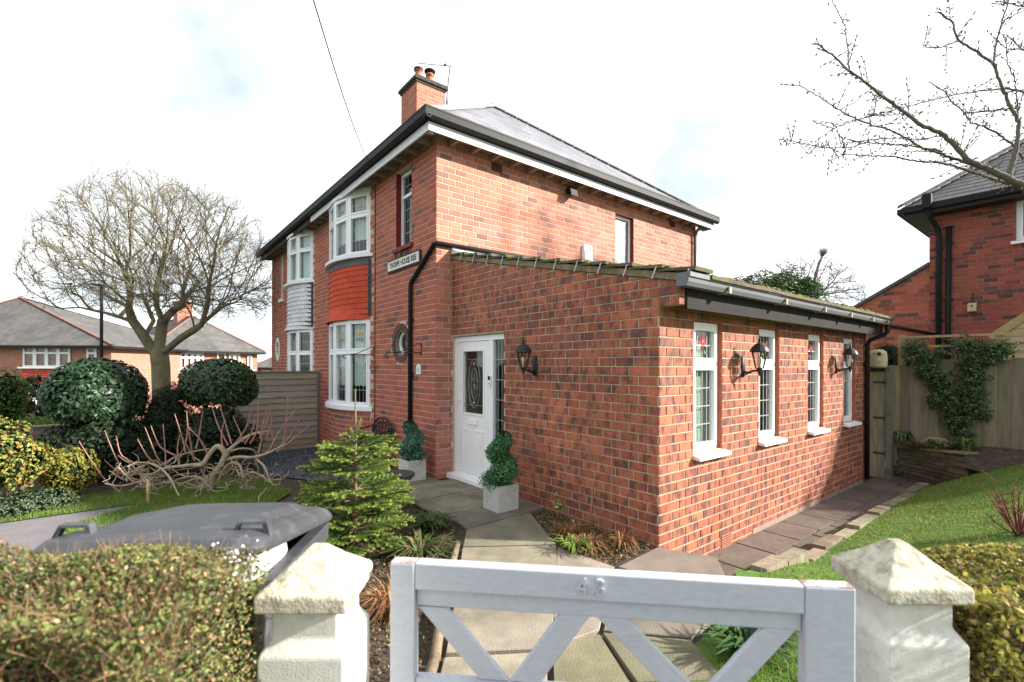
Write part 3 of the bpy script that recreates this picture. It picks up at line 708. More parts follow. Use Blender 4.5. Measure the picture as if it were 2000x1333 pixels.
# front black waste pipe: along the side wall, over the corner, diagonal, down
mb = MB(); mb.tube([(.045,3.0,3.60),(.045,1.4,3.575),(.045,-.02,3.55),(.0,-.045,3.54),(-.04,-.045,3.50),(-.74,-.045,3.06),(-.765,-.045,2.98),(-.765,-.045,0.0)], .034, 10); dp = mb.build('downpipe', M_BLACK, house)
for z in (2.45,1.55,.75):
    mb = MB(); mb.box((-.815,-.05,z-.02),(-.715,.0,z+.02)); mb.build('pipe_bracket', M_BLACK, dp)
mb = MB(); mb.tube([(-2.28,-.012,5.05),(-2.28,-.012,.6)], .007, 5); mb.build('cable', M_BLACK, house)
# chimney
cy0 = onX(813.8,159,-4.95)[1]; cy1 = onX(868.5,170,-4.95)[1]; cx1 = onY(784,180,cy0)[0]; cz = float(onX(813.8,159,-4.95)[2])
mb = MB(); mb.box((cx1,cy0,7.2),(-4.95,cy1,cz)); ch = mb.build('chimney', M_MORT, roof)
CB = Bricks([(.7,(.42,.14,.085),.15),(.3,(.34,.12,.08),.15)])
CB.wall((cx1,cy0,0), Xd, nF, -4.95-cx1+.006, 7.2, cz, CM, .228); CB.wall((-4.95,cy0,0), Yd, nS, cy1-cy0, 7.2, cz, CM, .228, start=1)
cmb = MB()
for (p,u,n_,wd,h,pr,col) in CB.L:
    T = Matrix(((u[0]*wd,n_[0]*pr,0,p[0]),(u[1]*wd,n_[1]*pr,0,p[1]),(0,0,h,p[2]),(0,0,0,1))); cmb.col = col; cmb.add([T @ Vector(v) for v in unit_brick().v], unit_brick().f)
cmb.build('chimney_brickwork', M_BA, roof, kind='stuff')
mb = MB(); mb.box((cx1-.03,cy0-.03,cz),(-4.92,cy1+.03,cz+.06)); mb.box((cx1-.07,cy0-.07,cz+.06),(-4.88,cy1+.07,cz+.13)); mb.box((cx1-.05,cy0-.05,cz+.13),(-4.90,cy1+.05,cz+.17))
mb.build('chimney_crown', mat('sooty_brick',(.055,.05,.042),.95,.4,10,.4,60), roof)
for k, (dy, cap) in enumerate(((.14,0),(.48,1))):
    p0_ = (-5.12, cy0+dy, cz+.16); mb = MB(); mb.lathe(p0_, [(.10,0),(.10,.08),(.085,.10),(.085,.22),(.115,.23),(.115,.27),(.09,.28)], 16); mb.build('chimney_pot', mat('terracotta_pot',(.42,.16,.09),.8,.2,12), roof)
    if cap: mb = MB(); mb.lathe((p0_[0],p0_[1],p0_[2]+.27), [(.10,0),(.10,.05),(.15,.06),(.15,.10),(.02,.13)], 16); mb.build('chimney_cowl', M_BLACK, roof)
    else: mb = MB(); mb.lathe((p0_[0],p0_[1],p0_[2]+.25), [(.125,0),(.125,.05),(.10,.055)], 16); mb.build('chimney_pot_rim', M_IRON, roof)
# ---- neighbour half: wall, bow windows, tiles
nw = MB(); wall_slab(nw, (-PLX,0,0), (-1,0,0), nF, LW-PLX, -1.6, 5.16, [(NX0*-1-PLX+.06,-NX1-PLX-.06,.85,2.5),(-NX0-PLX+.06,-NX1-PLX-.06,3.9,5.05),(3.82,4.12,3.72,5.04),(4.28,4.62,1.95,2.4)], .11)
wall_slab(nw, (-LW,0.11,0), Yd, (-1,0,0), DH-.22, -1.6, 5.16, [], .11); nwall = nw.build('wall', M_MORT, nbr)
NB = Bricks(C_MAIN); NB.wall((-PLX-.005,0,0), (-1,0,0), nF, LW-PLX, -.87, 5.16, CM, .228, [(3.82,4.12,3.72,5.04)], keep=lambda u, z: not (-NX0-.03 < u+PLX < -NX1+.03) and ((u-4.45)/.2)**2+((z-2.2)/.36)**2 > 1)
NB.build(nwall, M_BO, M_BA, n_single=0)
npt = arc_pts(NX0-.04, NX1+.04, BS, 4)
window(nbr, facets_of(npt), .80, 2.62, trans=2.02, fw=.045, sash=.03, lead=(4,.22), name='bow_window'); window(nbr, facets_of(npt), 3.86, 5.09, trans=4.66, fw=.045, sash=.03, name='bow_window', curtain=3.95)
bay_sill(nbr, NX0, NX1, BS, 3.80, 3.86, .09, M_WPAINT); bay_sill(nbr, NX0, NX1, BS, .74, .80, .09, M_WPAINT); bay_sill(nbr, NX0, NX1, BS, -1.2, .74, -.01, M_BA and mat('brick_plain',(.30,.09,.06),.85,.2,20), 'bow_base'); bay_sill(nbr, NX0, NX1, BS, 5.09, 5.15, .02, M_WPAINT, 'bow_head')
tile_band(nbr, NX0, NX1, BS, 2.62, 3.80, 11, 11, M_TILEO, M_TILEA, (.60,.60,.62), False)
mb = MB(); mb.box((NX0+.0,-.05,2.7),(NX0+.025,.0,3.8)); mb.build('lead_flashing', M_LEADD, nbr)
mb = MB(); mb.box((NX1+.1,.5,.3),(NX0-.1,.55,5.1)); mb.build('room_backing', M_DARK, nbr)
window(nbr, [((-PLX-4.12,.0),Xd,nF,.30,.05)], 3.74, 5.02, fw=.04, sash=0, glassm=M_GLASSR, backing=(.2,M_DARK))
mb = MB(); mb.box((-PLX-4.18,-.06,3.62),(-PLX-3.76,0,3.72)); mb.build('sill', M_WPAINT, nbr)
# window sash standing open on the neighbour's upper bow
p = np.array(npt[4]); mb = MB(); a = np.array(npt[3]); mb.hexa([(a[0]-.05,a[1]-.02,4.62),(a[0]-.45,a[1]+.02,4.62),(a[0]-.45,a[1]-.01,4.62),(a[0]-.05,a[1]-.05,4.62)][::-1], [(a[0]-.05,a[1]+.0,5.03),(a[0]-.45,a[1]+.04,5.03),(a[0]-.45,a[1]+.01,5.03),(a[0]-.05,a[1]-.03,5.03)][::-1])
def oval_ring(parent, cx_, cz_, rx, rz, w_, y0, y1, m):
    mb = MB(); n = 28
    for i in range(n):
        a, b = 2*math.pi*i/n, 2*math.pi*(i+1)/n; P = lambda k, t, y: (cx_+(rx-w_*k)*math.sin(t), y, cz_+(rz-w_*k)*math.cos(t))
        mb.hexa([P(1,a,y0),P(1,b,y0),P(1,b,y1),P(1,a,y1)], [P(0,a,y0),P(0,b,y0),P(0,b,y1),P(0,a,y1)])
    return mb.build('oval_window', m, parent)
ov = oval_ring(nbr, -9.85, 2.2, .26, .36, .09, -.02, .1, M_WPAINT)
mb = MB(); mb.prism([(-9.85+.2*math.sin(2*math.pi*i/20), .05, 2.2+.29*math.cos(2*math.pi*i/20)) for i in range(20)], (0,.01,0)); mb.build('pane', M_GLASSR, ov)
mb = MB(); mb.box((-10.2,.2,1.8),(-9.5,.22,2.6)); mb.build('room_backing', M_DARK, ov)
# ================================================================== side extension
EY, EW, ED = .288, 3.719, 6.16; CE = .0943; EZB = -.3772-.0943
ext = thing('side_extension', (1.9, 3.3, 0), 'single storey rustic brick side extension with white door and sloping mossy roof', 'extension')
gtop = lambda u: 3.34-.219*u
DO = (0.0,1.315,-.2,2.147)
WY = [0.885, 2.345, 3.870, 5.312]; WWD = .575; WO = [(y-EY,y-EY+WWD,.80,2.175) for y in WY]
em = MB(); wall_slab(em, (0,EY,0), Xd, nF, EW, -.7, 3.4, [DO], .1, top=gtop)
wall_slab(em, (EW,EY,0), Xd, nF, .205, 2.268, 3.0, [], .1, top=lambda u: gtop(u+EW))
wall_slab(em, (EW,EY+.1,0), Yd, nS, ED-.1, -.7, 2.44, [(a-.1,b-.1,c,d) for a,b,c,d in WO], .1)
wall_slab(em, (0.1,EY+ED,0), Xd, (0,1,0), EW-.1, -.7, 3.3, [], .1, top=gtop)
ew = em.build('wall', M_MORTE, ext)
EB = Bricks(C_EXT)
EB.wall((0,EY,0), Xd, nF, EW+.006, EZB, 3.4, CE, .225, [(0,1.315,-.2,2.147)], joint=.011, top=lambda u: gtop(u)-.004)
EB.wall((EW+.008,EY,0), Xd, nF, .2, 2.2635, 3.0, CE, .225, top=lambda u: gtop(u+EW)-.004, start=1)
EB.wall((EW,EY,0), Yd, nS, ED, EZB, 2.40, CE, .225, WO, start=1, joint=.011)
EB.wall((EW+.205,EY-.004,0), Yd, nS, .11, 2.2635, 2.5, CE, .225)
EB.build(ew, M_EO, M_EA)
mb = MB(); mb.box((EW+.002,2.2,-.34),(EW+.009,6.25,-.245)); mb.build('plinth_strip', mat('pale_plinth',(.27,.20,.16),.95,.25,10,.3,60,stain=(.22,.12,.09),stain_amt=.6,stain_scale=5), ext)
# windows
for k, y in enumerate(WY):
    bk = M_BLIND if k in (0,) else M_DARK
    o = window(ext, [((EW, y+.012),(0,1,0),nS,WWD-.02,.045)], .80, 2.165, trans=1.725, fw=.04, sash=.045, lead=(4,.19), motif=FLOWER, backing=(.03 if k == 0 else .55, bk))
    mb = MB(); mb.hexa([(EW-.05,y-.01,.752),(EW+.085,y-.01,.735),(EW+.085,y+WWD+.055,.735),(EW-.05,y+WWD+.055,.752)], [(EW-.05,y-.01,.80),(EW+.085,y-.01,.768),(EW+.085,y+WWD+.055,.768),(EW-.05,y+WWD+.055,.80)]); mb.build('sill', M_UPVC, o)
    mb = MB(); mb.box((EW-.1,y+WWD-.003,.80),(EW+.002,y+WWD+.012,2.175)); mb.box((EW-.1,y-.012,.80),(EW+.002,y+.003,2.175)); mb.box((EW-.1,y,2.172),(EW+.002,y+WWD,2.19)); mb.build('brick_reveal', mat('brick_reveal',(.33,.10,.055),.85,.25,14), o)
# air bricks
for y, z in ((1.56,-.235),(5.4,-.19)):
    mb = MB(); mb.box((EW+.006,y-.11,z-.07),(EW+.013,y+.11,z+.07)); v = mb.build('air_brick', mat('terracotta_vent',(.42,.16,.09),.8,.15,20), ext)
    mb = MB()
    for i in range(8):
        for j in range(5): mb.box((EW+.0132,y-.10+i*.026,z-.058+j*.026),(EW+.0145,y-.086+i*.026,z-.042+j*.026))
    mb.build('vent_hole', M_DARK, v)
# door set
mb = MB(); T = TF((0,EY,0), Xd, nF); mb.T = T; s0 = -.05
mb.box((.0,s0-.06,.05),(.075,s0,2.14)); mb.box((.90,s0-.06,.05),(1.0,s0,2.14)); mb.box((1.255,s0-.06,.05),(1.313,s0,2.14)); mb.box((.075,s0-.06,2.065),(.90,s0,2.14)); mb.box((1.0,s0-.06,2.065),(1.255,s0,2.14)); mb.box((.075,s0-.06,.05),(.90,s0,.085)); mb.box((1.0,s0-.06,.05),(1.255,s0,.11))
df = mb.build('door_frame', M_UPVC, ext)
mb = MB(T); mb.box((-.03,s0-.07,-.02),(1.33,.10,.05)); st = mb.build('door_sill', M_UPVC, ext)
mb = MB(T); mb.box((1.0,s0-.045,.11),(1.255,s0-.035,2.065)); mb.build('pane', M_GLASS, df)
mb = MB(T)
for i in range(1,3): x = 1.0+.255*i/3; mb.box((x-.003,s0-.0345,.11),(x+.003,s0-.030,2.065))
for i in range(1,7): z = .11+1.955*i/7; mb.box((1.0,s0-.0335,z-.004),(1.255,s0-.029,z+.004))
mb.build('lead_strip', M_LEAD, df)
M_DOOR = mat('white_composite_door', (.78,.78,.76), .4, .03, 3)
mb = MB(T); y0, y1 = s0-.055, s0-.012; gx0, gx1, gz0, gz1 = .235,.755,.995,1.915
mb.box((.078,y0,.09),(gx0,y1,2.06)); mb.box((gx1,y0,.09),(.898,y1,2.06)); mb.box((gx0,y0,.09),(gx1,y1,gz0)); mb.box((gx0,y0,gz1),(gx1,y1,2.06))
for (a,b,c,d) in ((gx0-.03,gx0,gz0-.03,gz1+.03),(gx1,gx1+.03,gz0-.03,gz1+.03),(gx0,gx1,gz0-.03,gz0),(gx0,gx1,gz1,gz1+.03)): mb.box((a,y1-.003,c),(b,y1+.012,d))
for x0_ in (.20,.53):   # raised panels
    for (a,b,c,d) in ((0,.24,.16,.19),(0,.24,.72,.75),(0,.025,.19,.72),(.215,.24,.19,.72)): mb.box((x0_+a,y1-.003,c),(x0_+b,y1+.008,d))
    mb.box((x0_+.06,y1-.003,.23),(x0_+.18,y1+.006,.68))
door = mb.build('door', M_DOOR, ext)
mb = MB(T); mb.box((gx0,y0+.015,gz0),(gx1,y0+.022,gz1)); mb.build('pane', M_GLASS, door)
M_BEV = mat('bevelled_glass', (.20,.21,.205), .15, .4, 40, spec=.9); mb = MB(T); cxg, czg = (gx0+gx1)/2, (gz0+gz1)/2-.02
for (rx, rz) in ((.15,.36),(.085,.23)):
    pl = [(cxg+rx*math.sin(2*math.pi*i/28), y0+.025, czg+rz*math.cos(2*math.pi*i/28)) for i in range(29)]; mb.tube(pl, .0055, 5)
for i in range(6):
    a = i*math.pi/3; mb.tube([(cxg,y0+.025,czg+.0),(cxg+.07*math.sin(a),y0+.025,czg+.17*math.cos(a))], .005, 5)
for zz in (gz0+.12, gz1-.12): mb.tube([(gx0,y0+.025,zz),(gx1,y0+.025,zz)], .004, 4)
for s_ in (-1,1): mb.lathe((cxg,y0+.027,czg+s_*.29), [(.0,-.03),(.022,-.01),(.022,.01),(.0,.03)], 8)
mb.build('glass_motif', M_BEV, door)
mb = MB(T); mb.box((.37,y1+.001,.83),(.62,y1+.02,.90)); mb.build('letterbox', M_UPVC, door)
mb = MB(T); mb.box((.095,y1,1.02),(.13,y1+.012,1.26)); mb.tube([(.112,y1+.02,1.17),(.112,y1+.05,1.17),(.19,y1+.05,1.17)], .011, 8); mb.build('handle', M_UPVC, door)
mb = MB(T); mb.box((.05,-.9,-.1),(1.30,-.88,2.2)); mb.build('hall_backing', M_DARK, ext)
mb = MB(T); mb.box((.92,s0,1.42),(.975,s0+.03,1.56)); db = mb.build('doorbell', M_UPVC, None, 'video doorbell with black top on the white door frame', 'doorbell')
mb = MB(T); mb.box((.924,s0+.03,1.50),(.971,s0+.034,1.556)); mb.build('camera_panel', M_BLACK, db)
mb = MB(T); mb.lathe((.9475,s0+.032,1.455), [(0,-.012),(.012,-.008),(.014,0),(.012,.008),(0,.012)], 10); mb.build('push_button', M_LEAD, db)
# extension roof
RZ = lambda x: 3.40-.219*x
mb = MB(); y0, y1 = EY-.03, EY+ED+.06
mb.hexa([(.0,y0+.03,RZ(0)-.05),(4.0,y0+.03,RZ(4.0)-.05),(4.0,y1,RZ(4.0)-.05),(.0,y1,RZ(0)-.05)], [(.0,y0+.03,RZ(0)),(4.0,y0+.03,RZ(4.0)),(4.0,y1,RZ(4.0)),(.0,y1,RZ(0))])
M_CTILE = mat('mossy_concrete_tile', src='attr', rough=.95, var=.3, scale=9, bump=.5, bscale=40, stain=(.10,.105,.022), stain_amt=.9, stain_scale=5, stain_lo=.5, stain_hi=.62)
M_CTILEO = mat('mossy_concrete_tile_single', src='obj', rough=.95, var=.3, scale=9, bump=.5, bscale=40, stain=(.10,.105,.022), stain_amt=.9, stain_scale=5, stain_lo=.5, stain_hi=.62)
er = mb.build('roof', mat('roof_underlay',(.19,.15,.11),.95,.3,8), ext)
NT = 12; tl = 4.05/NT; ut = MB(); ut.hexa([(0,0,.008),(1.12,0,-.0),(1.12,1,-.0),(0,1,.008)], [(0,0,.022),(1.12,0,.036),(1.12,1,.036),(0,1,.022)]); utm = ut.mesh('verge_tile'); utm.materials.append(M_CTILEO)
rest = MB(); bs = BASE[ext.name]
for i in range(NT):
    x = .02+i*tl
    for j in range(21):
        T = Matrix(((tl,0,0,x),(0,.30,0,y0-.02+j*.301),(-.219*tl,0,1,RZ(x)+random.uniform(0,.006)),(0,0,0,1))); col = jit((.115,.095,.07), .2)
        if j == 0:
            o = bpy.data.objects.new('verge_tile', utm); COL.objects.link(o); o.parent = er; T2 = T.copy()
            for k in range(3): T2[k][3] -= bs[k]
            o.matrix_local = T2; o.color = (*col,1)
            mb = MB(); xx = x+tl*.98; mb.bar((xx,y0-.027,RZ(xx)+.055),(xx-.05,y0-.027,RZ(xx)-.055),.014,.006,up=(0,1,0)); mb.bar((xx,y0-.027,RZ(xx)+.052),(xx+.005,y0+.05,RZ(xx)+.055),.014,.006); mb.build('verge_clip', M_LEAD, er)
        else: rest.col = col; rest.add([T @ Vector(v) for v in ut.v], ut.f)
rest.build('tile_courses', M_CTILE, er, kind='stuff')
# mortar verge bedding
mb = MB(); mb.hexa([(.02,y0+.0,RZ(0)-.055),(3.96,y0+.0,RZ(3.96)-.055),(3.96,y0+.06,RZ(3.96)-.055),(.02,y0+.06,RZ(0)-.055)], [(.02,y0+.004,RZ(0)+.012),(3.96,y0+.004,RZ(3.96)+.012),(3.96,y0+.06,RZ(3.96)+.012),(.02,y0+.06,RZ(0)+.012)]); mb.build('verge_mortar', mat('verge_mortar',(.20,.16,.10),.95,.35,14,.6,50,stain=(.08,.085,.02),stain_amt=.7,stain_scale=6), er)
# moss cushions at the eaves
mp = []; 
for i in range(190):
    y = random.uniform(.35,6.4) if i < 150 else random.uniform(.3,2.2); x = 3.99+random.uniform(-.10,.05) if i < 150 else random.uniform(2.2,3.95)
    if i >= 150: y = EY+random.uniform(-.02,.1)
    mp.append((x, y, RZ(x)+.04, random.uniform(.012,.036)))
mb = MB()
for (x,y,z,r) in mp:
    mb.col = random.choice([jit((.13,.12,.025),.3), jit((.17,.12,.03),.3), jit((.09,.075,.03),.3)])
    n_ = 7; prof = [(r*1.2,-.02),(r*1.15,r*.3),(r*.7,r*.85),(r*.1,r*1.05)]; mb.lathe((x,y,z), [(a*random.uniform(.85,1.15),b) for a,b in prof], n_)
mb.build('moss', mat('moss', src='attr', rough=1, var=.4, scale=60, bump=1, bscale=150), er, kind='stuff')
# gutter, fascia, soffit, downpipe
gu = MB(); prof = [(3.955,2.535),(3.955,2.43),(3.975,2.415),(4.055,2.415),(4.075,2.45),(4.08,2.485),(4.095,2.492),(4.095,2.535),(4.082,2.535),(4.06,2.455),(3.97,2.43),(3.967,2.535)]; n_ = len(prof)
gu.add([(x,.20,z) for x,z in prof]+[(x,6.53,z) for x,z in prof], [(i,(i+1)%n_,n_+(i+1)%n_,n_+i) for i in range(n_)]); gu.prism([(x,.195,z) for x,z in prof[:8]], (0,.006,0)); gu.prism([(x,6.525,z) for x,z in prof[:8]], (0,.006,0))
ggut = gu.build('gutter', M_GREYP, ext)
for y in (.9,2.2,3.4,4.4,5.4,6.2): mb = MB(); mb.box((3.965,y-.02,2.405),(4.085,y+.02,2.416)); mb.box((4.085,y-.02,2.405),(4.1,y+.02,2.47)); mb.build('gutter_clip', mat('brass_clip',(.30,.26,.14),.6,.2), ggut)
M_BROWNF = mat('dark_brown_fascia', (.024,.020,.019), .75, .15, 4, .05, 30, spec=.1)
mb = MB(); mb.box((3.927,EY+.10,2.235),(3.95,2.62,2.42)); mb.box((3.927,2.624,2.235),(3.95,4.6,2.42)); mb.box((3.927,4.604,2.235),(3.95,6.5,2.42)); mb.build('fascia', M_BROWNF, ext)
mb = MB(); mb.box((EW+.01,EY+.12,2.30),(3.926,6.48,2.315)); mb.build('soffit', M_BROWNF, ext)
mb = MB(); px_, py_ = EW+.055, 6.33; mb.tube([(4.03,6.42,2.44),(4.03,6.42,2.30),(3.99,6.40,2.24),(px_+.03,py_+.02,2.16),(px_,py_,2.08),(px_,py_,-.24)], .036, 10); ed = mb.build('downpipe', M_BLACK, ext)
for z in (1.75,.75): mb = MB(); mb.box((EW+.0,py_-.07,z-.02),(EW+.06,py_+.06,z+.02)); mb.build('pipe_bracket', M_BLACK, ed)
# white flashing board where the roof meets the house
mb = MB(); mb.prism([(.01,EY-.02,RZ(0)+.02),(.01,3.0,RZ(0)+.10),(.01,EY-.02,RZ(0)+.13)], (.02,0,0)); mb.build('flashing_board', M_WPAINT, ext)
mb = MB(); mb.hexa([(.015,y0-.0,RZ(0)+.015),(.32,y0,RZ(.32)+.05),(.32,y0+.03,RZ(.32)+.05),(.015,y0+.03,RZ(0)+.015)], [(.015,y0,RZ(0)+.12),(.32,y0,RZ(.32)+.065),(.32,y0+.03,RZ(.32)+.065),(.015,y0+.03,RZ(0)+.12)]); mb.build('verge_cap', M_WPAINT, ext)
mb = MB(); mb.box((.1,EY+.1,-.05),(EW-.1,EY+ED-.1,-.02)); mb.build('floor', mat('room_floor',(.12,.09,.06),.8,.2), ext)
# ================================================================== paths, edging, steps
M_SLAB = mat('concrete_slab', src='obj', rough=.9, var=.2, scale=4, bump=.5, bscale=90, stain=(.088,.080,.058), stain_amt=.65, stain_scale=2.6, stain_lo=.46, stain_hi=.72, big=.2)
M_JOINT = mat('slab_joint', (.05,.045,.032), .95, .3, 12, .4, 60)
path = thing('front_path', (2.5,-1.2,-.03), None, None); path['kind'] = 'structure'
sp = thing('side_path', (4.1,3.8,-.33), None, None); sp['kind'] = 'structure'
def slab(parent, poly, z, col, th=.04, name='paving_slab'):
    c = np.mean(np.array(poly, float), 0); q = [(p[0]+(c[0]-p[0])*.006/ max(.05, math.dist(p, c))*1.2, p[1]+(c[1]-p[1])*.006/max(.05, math.dist(p, c))*1.2) for p in poly]
    if sum((q[i][0]*q[(i+1)%len(q)][1]-q[(i+1)%len(q)][0]*q[i][1]) for i in range(len(q))) < 0: q = q[::-1]
    tx, ty = random.uniform(-.004,.004), random.uniform(-.004,.004); zt = lambda p: z+(p[0]-c[0])*tx+(p[1]-c[1])*ty
    n = len(q); k = .985; ins = [(c[0]+(p[0]-c[0])*k, c[1]+(p[1]-c[1])*k) for p in q]; mb = MB()
    mb.add([(p[0],p[1],z-th) for p in q]+[(p[0],p[1],zt(p)-.006) for p in q]+[(p[0],p[1],zt(p)) for p in ins],
           [tuple(range(n))[::-1], tuple(range(2*n,3*n))]+[(i,(i+1)%n,n+(i+1)%n,n+i) for i in range(n)]+[(n+i,n+(i+1)%n,2*n+(i+1)%n,2*n+i) for i in range(n)])
    o = mb.build(name, M_SLAB, parent); o.color = (*jit(col, .12), 1); return o
SC = (.215,.185,.135); SD = (.165,.142,.112)
S_ = [([(-.42,-.82),(.19,-.82),(.19,-.03),(-.42,-.03)],SD),([(.20,-.82),(.93,-.82),(.93,.24),(.20,.24)],SC),([(.94,-.81),(1.64,-.81),(1.67,.27),(.94,.24)],SC),([(1.65,-.81),(2.19,-.88),(2.15,.27),(1.68,.27)],SD),
      ([(2.20,-.89),(2.17,.02),(3.09,-.44),(2.58,-1.18)],SC),([(2.60,-1.20),(3.11,-.46),(3.72,-1.0),(3.27,-1.68)],(.225,.195,.145)),([(3.29,-1.70),(3.74,-1.02),(4.27,-1.66),(3.93,-2.17)],(.255,.22,.165)),
      ([(3.95,-2.19),(4.29,-1.68),(5.08,-2.40),(4.75,-2.85)],(.255,.22,.165)),([(4.77,-2.87),(5.10,-2.42),(5.75,-3.0),(5.4,-3.45)],(.24,.21,.165)),
      ([(3.14,-.48),(3.76,-.41),(4.33,-1.26),(4.28,-1.63)],(.235,.205,.155)),([(3.78,-.40),(3.73,.24),(4.2,.47),(4.70,-.18)],SD),([(3.79,-.43),(4.69,-.21),(4.75,-.88),(4.35,-1.25)],SD),
      ([(4.36,-1.29),(4.31,-1.66),(4.74,-2.05),(4.78,-1.52)],(.175,.165,.095)),([(4.36,-1.27),(4.80,-1.50),(5.1,-1.1),(4.76,-.9)],(.18,.17,.11)),([(4.76,-2.06),(5.10,-2.38),(5.6,-1.9),(4.8,-1.55)],(.175,.165,.10))]
for poly, c in S_: slab(path, poly, 0.0, c)
mb = MB(); mb.prism([(EW+.02,.26,-.33),(4.18,.49,-.33),(4.46,.10,-.33)], (0,0,.295)); mb.build('step_riser', mat('step_concrete',(.20,.18,.14),.95,.25,6,.3,60), path)
# side path: dark reddish slabs
RC = (.115,.090,.076); y = .46
while y < 7.3:
    l = random.uniform(.55,.66)
    a = 4.17+random.uniform(-.02,.02)
    slab(sp, [(EW+.012,y),(a,y),(a,y+l),(EW+.012,y+l)], -.30, RC, .03)
    yy = y-.25 if y > .6 else y
    slab(sp, [(a+.006,yy),(4.44,yy),(4.44,yy+l-.006),(a+.006,yy+l-.006)], -.30, RC, .03); y += l+.006
sheet('side_path_bed', [(3.70,.3),(4.60,.3),(4.60,7.5),(3.70,7.5)], lambda x, y: -.325, M_JOINT, 0)
edge = thing('lawn_edging', (4.5,3.5,-.35), 'row of worn sandstone edging blocks between side path and lawn', 'edging')
y = .55
while y < 6.4:
    l = random.uniform(.2,.55); x0 = 4.44+random.uniform(-.035,.02); zt = lawn_z(4.5,y)+.03+random.uniform(-.015,.02); mb = MB(); mb.hexa([(x0,y,-.36),(x0+.15,y,-.36),(x0+.15,y+l,-.36),(x0,y+l,-.36)], [(x0+.008,y+.01,zt),(x0+.142,y+.01,zt+.005),(x0+.142,y+l-.012,zt),(x0+.01,y+l-.01,zt-.008)])
    o = mb.build('edging_stone', mat('sandstone_block', src='obj', rough=.95, var=.3, scale=9, bump=.5, bscale=70, stain=(.12,.11,.05), stain_amt=.5, stain_scale=5), edge); o.color = (*jit((.21,.178,.12), .25), 1); y += l+.02
# log edging beside the path
le = thing('log_edging', (3.3,-1.8,-.04), 'low half-round log edging between path and planting bed', 'edging')
for a, b in (((2.50,-1.19),(3.24,-1.73)),((3.26,-1.75),(3.95,-2.25)),((3.97,-2.27),(4.7,-2.85)),((1.0,-.86),(1.6,-.86))):
    mb = MB(); mb.tube([(*a,.0),((a[0]+b[0])/2,(a[1]+b[1])/2-.01,.005),(*b,.0)], .033, 8); mb.build('log', mat('weathered_log',(.20,.155,.10),.95,.3,14,.5,60,stretch=(3,3,1)), le)
# ================================================================== right fence, side gate, raised bed wall, shed
M_WOOD = mat('weathered_fence_board', src='obj', rough=.9, var=.28, scale=5, bump=.3, bscale=30, stretch=(5,5,.5), stain=(.115,.125,.05), stain_amt=.55, stain_scale=1.4)
M_TREL = mat('green_treated_batten', (.30,.23,.11), .85, .2, 5, .2, 30)
rf = thing('board_fence', (6,7.35,.2), 'tall weathered grey board fence with trellis top behind the right lawn', 'fence')
x = 3.86; random.seed(5)
while x < 10.5:
    wd = random.uniform(.12,.155); tp = 1.84+random.uniform(-.02,.02)+ (0 if x > 4.05 else -.12); y_ = 7.30+random.uniform(0,.012)
    mb = MB(); mb.box((x,y_,-.1),(x+wd,y_+.02,tp)); o = mb.build('fence_board', M_WOOD, rf); o.color = (*jit((.20,.165,.115), .25), 1)
    if x > 5.0 and random.random() < .9: o.color = (*jit((.23,.185,.10), .25), 1) if x > 5.55 else o.color
    x += wd-.006+random.uniform(0,.012)
for px_ in (4.02,5.28,7.1,8.9):
    mb = MB(); mb.box((px_-.045,7.33,-.1),(px_+.045,7.42,2.28)); mb.build('post', M_TREL, rf)
for z in (1.93,2.06,2.23):
    mb = MB(); mb.box((4.02,7.305,z-.018),(10.5,7.328,z+.022)); mb.build('trellis_rail', M_TREL, rf)
gt = thing('side_gate', (3.45,6.98,-.28), 'weathered plank side gate ajar beyond the black downpipe', 'gate')
x = 3.02
for i in range(7):
    mb = MB(); mb.box((x,6.97,-.298),(x+.118,6.99,1.62+.015*math.sin(i))); o = mb.build('gate_board', M_WOOD, gt); o.color = (*jit((.27,.23,.15), .2), 1); x += .122
for z in (.1,.75,1.4): mb = MB(); mb.box((3.02,6.992,z-.05),(3.87,7.02,z+.05)); mb.build('ledge', M_TREL, gt)
for z in (.14,.78,1.42): mb = MB(); mb.box((3.70,6.962,z-.015),(3.875,6.969,z+.015)); mb.tube([(3.872,6.96,z-.06),(3.872,6.96,z+.06)], .008, 6); mb.build('hinge', M_IRON, gt)
mb = MB(); mb.box((3.88,6.95,-.3),(3.97,7.04,1.72)); mb.build('gate_post', mat('grey_fence_post',(.15,.14,.11),.95,.3,7,.3,30), None, 'grey wooden post at the hinge side of the side gate', 'post')
# cream bird box on an iron bracket
bbx = thing('bird_box', (3.80,6.85,1.65), 'cream weathered bird box on a bracket above the side gate', 'bird box')
mb = MB(); prof = [(.02,0),(.12,.01),(.135,.05),(.135,.20),(.12,.29),(.07,.325),(.01,.33)]; mb.lathe((3.80,6.85,1.68), prof, 14, sx=1, sy=.8); mb.build('shell', mat('cream_weathered',(.52,.44,.29),.8,.2,10,.2,40,stain=(.12,.07,.03),stain_amt=.6,stain_scale=9), bbx)
mb = MB(); mb.tube([(3.80,6.97,1.62),(3.80,6.74,1.665),(3.72,6.78,1.672),(3.88,6.78,1.672)], .008, 6); mb.tube([(3.93,6.95,1.64),(3.93,6.8,1.672),(3.7,6.8,1.672)], .008, 6); mb.build('bracket', M_IRON, bbx)
mb = MB(); mb.tube([(3.84,6.742,1.93),(3.84,6.735,1.93)], .032, 12); mb.build('entrance_hole', M_DARK, bbx)
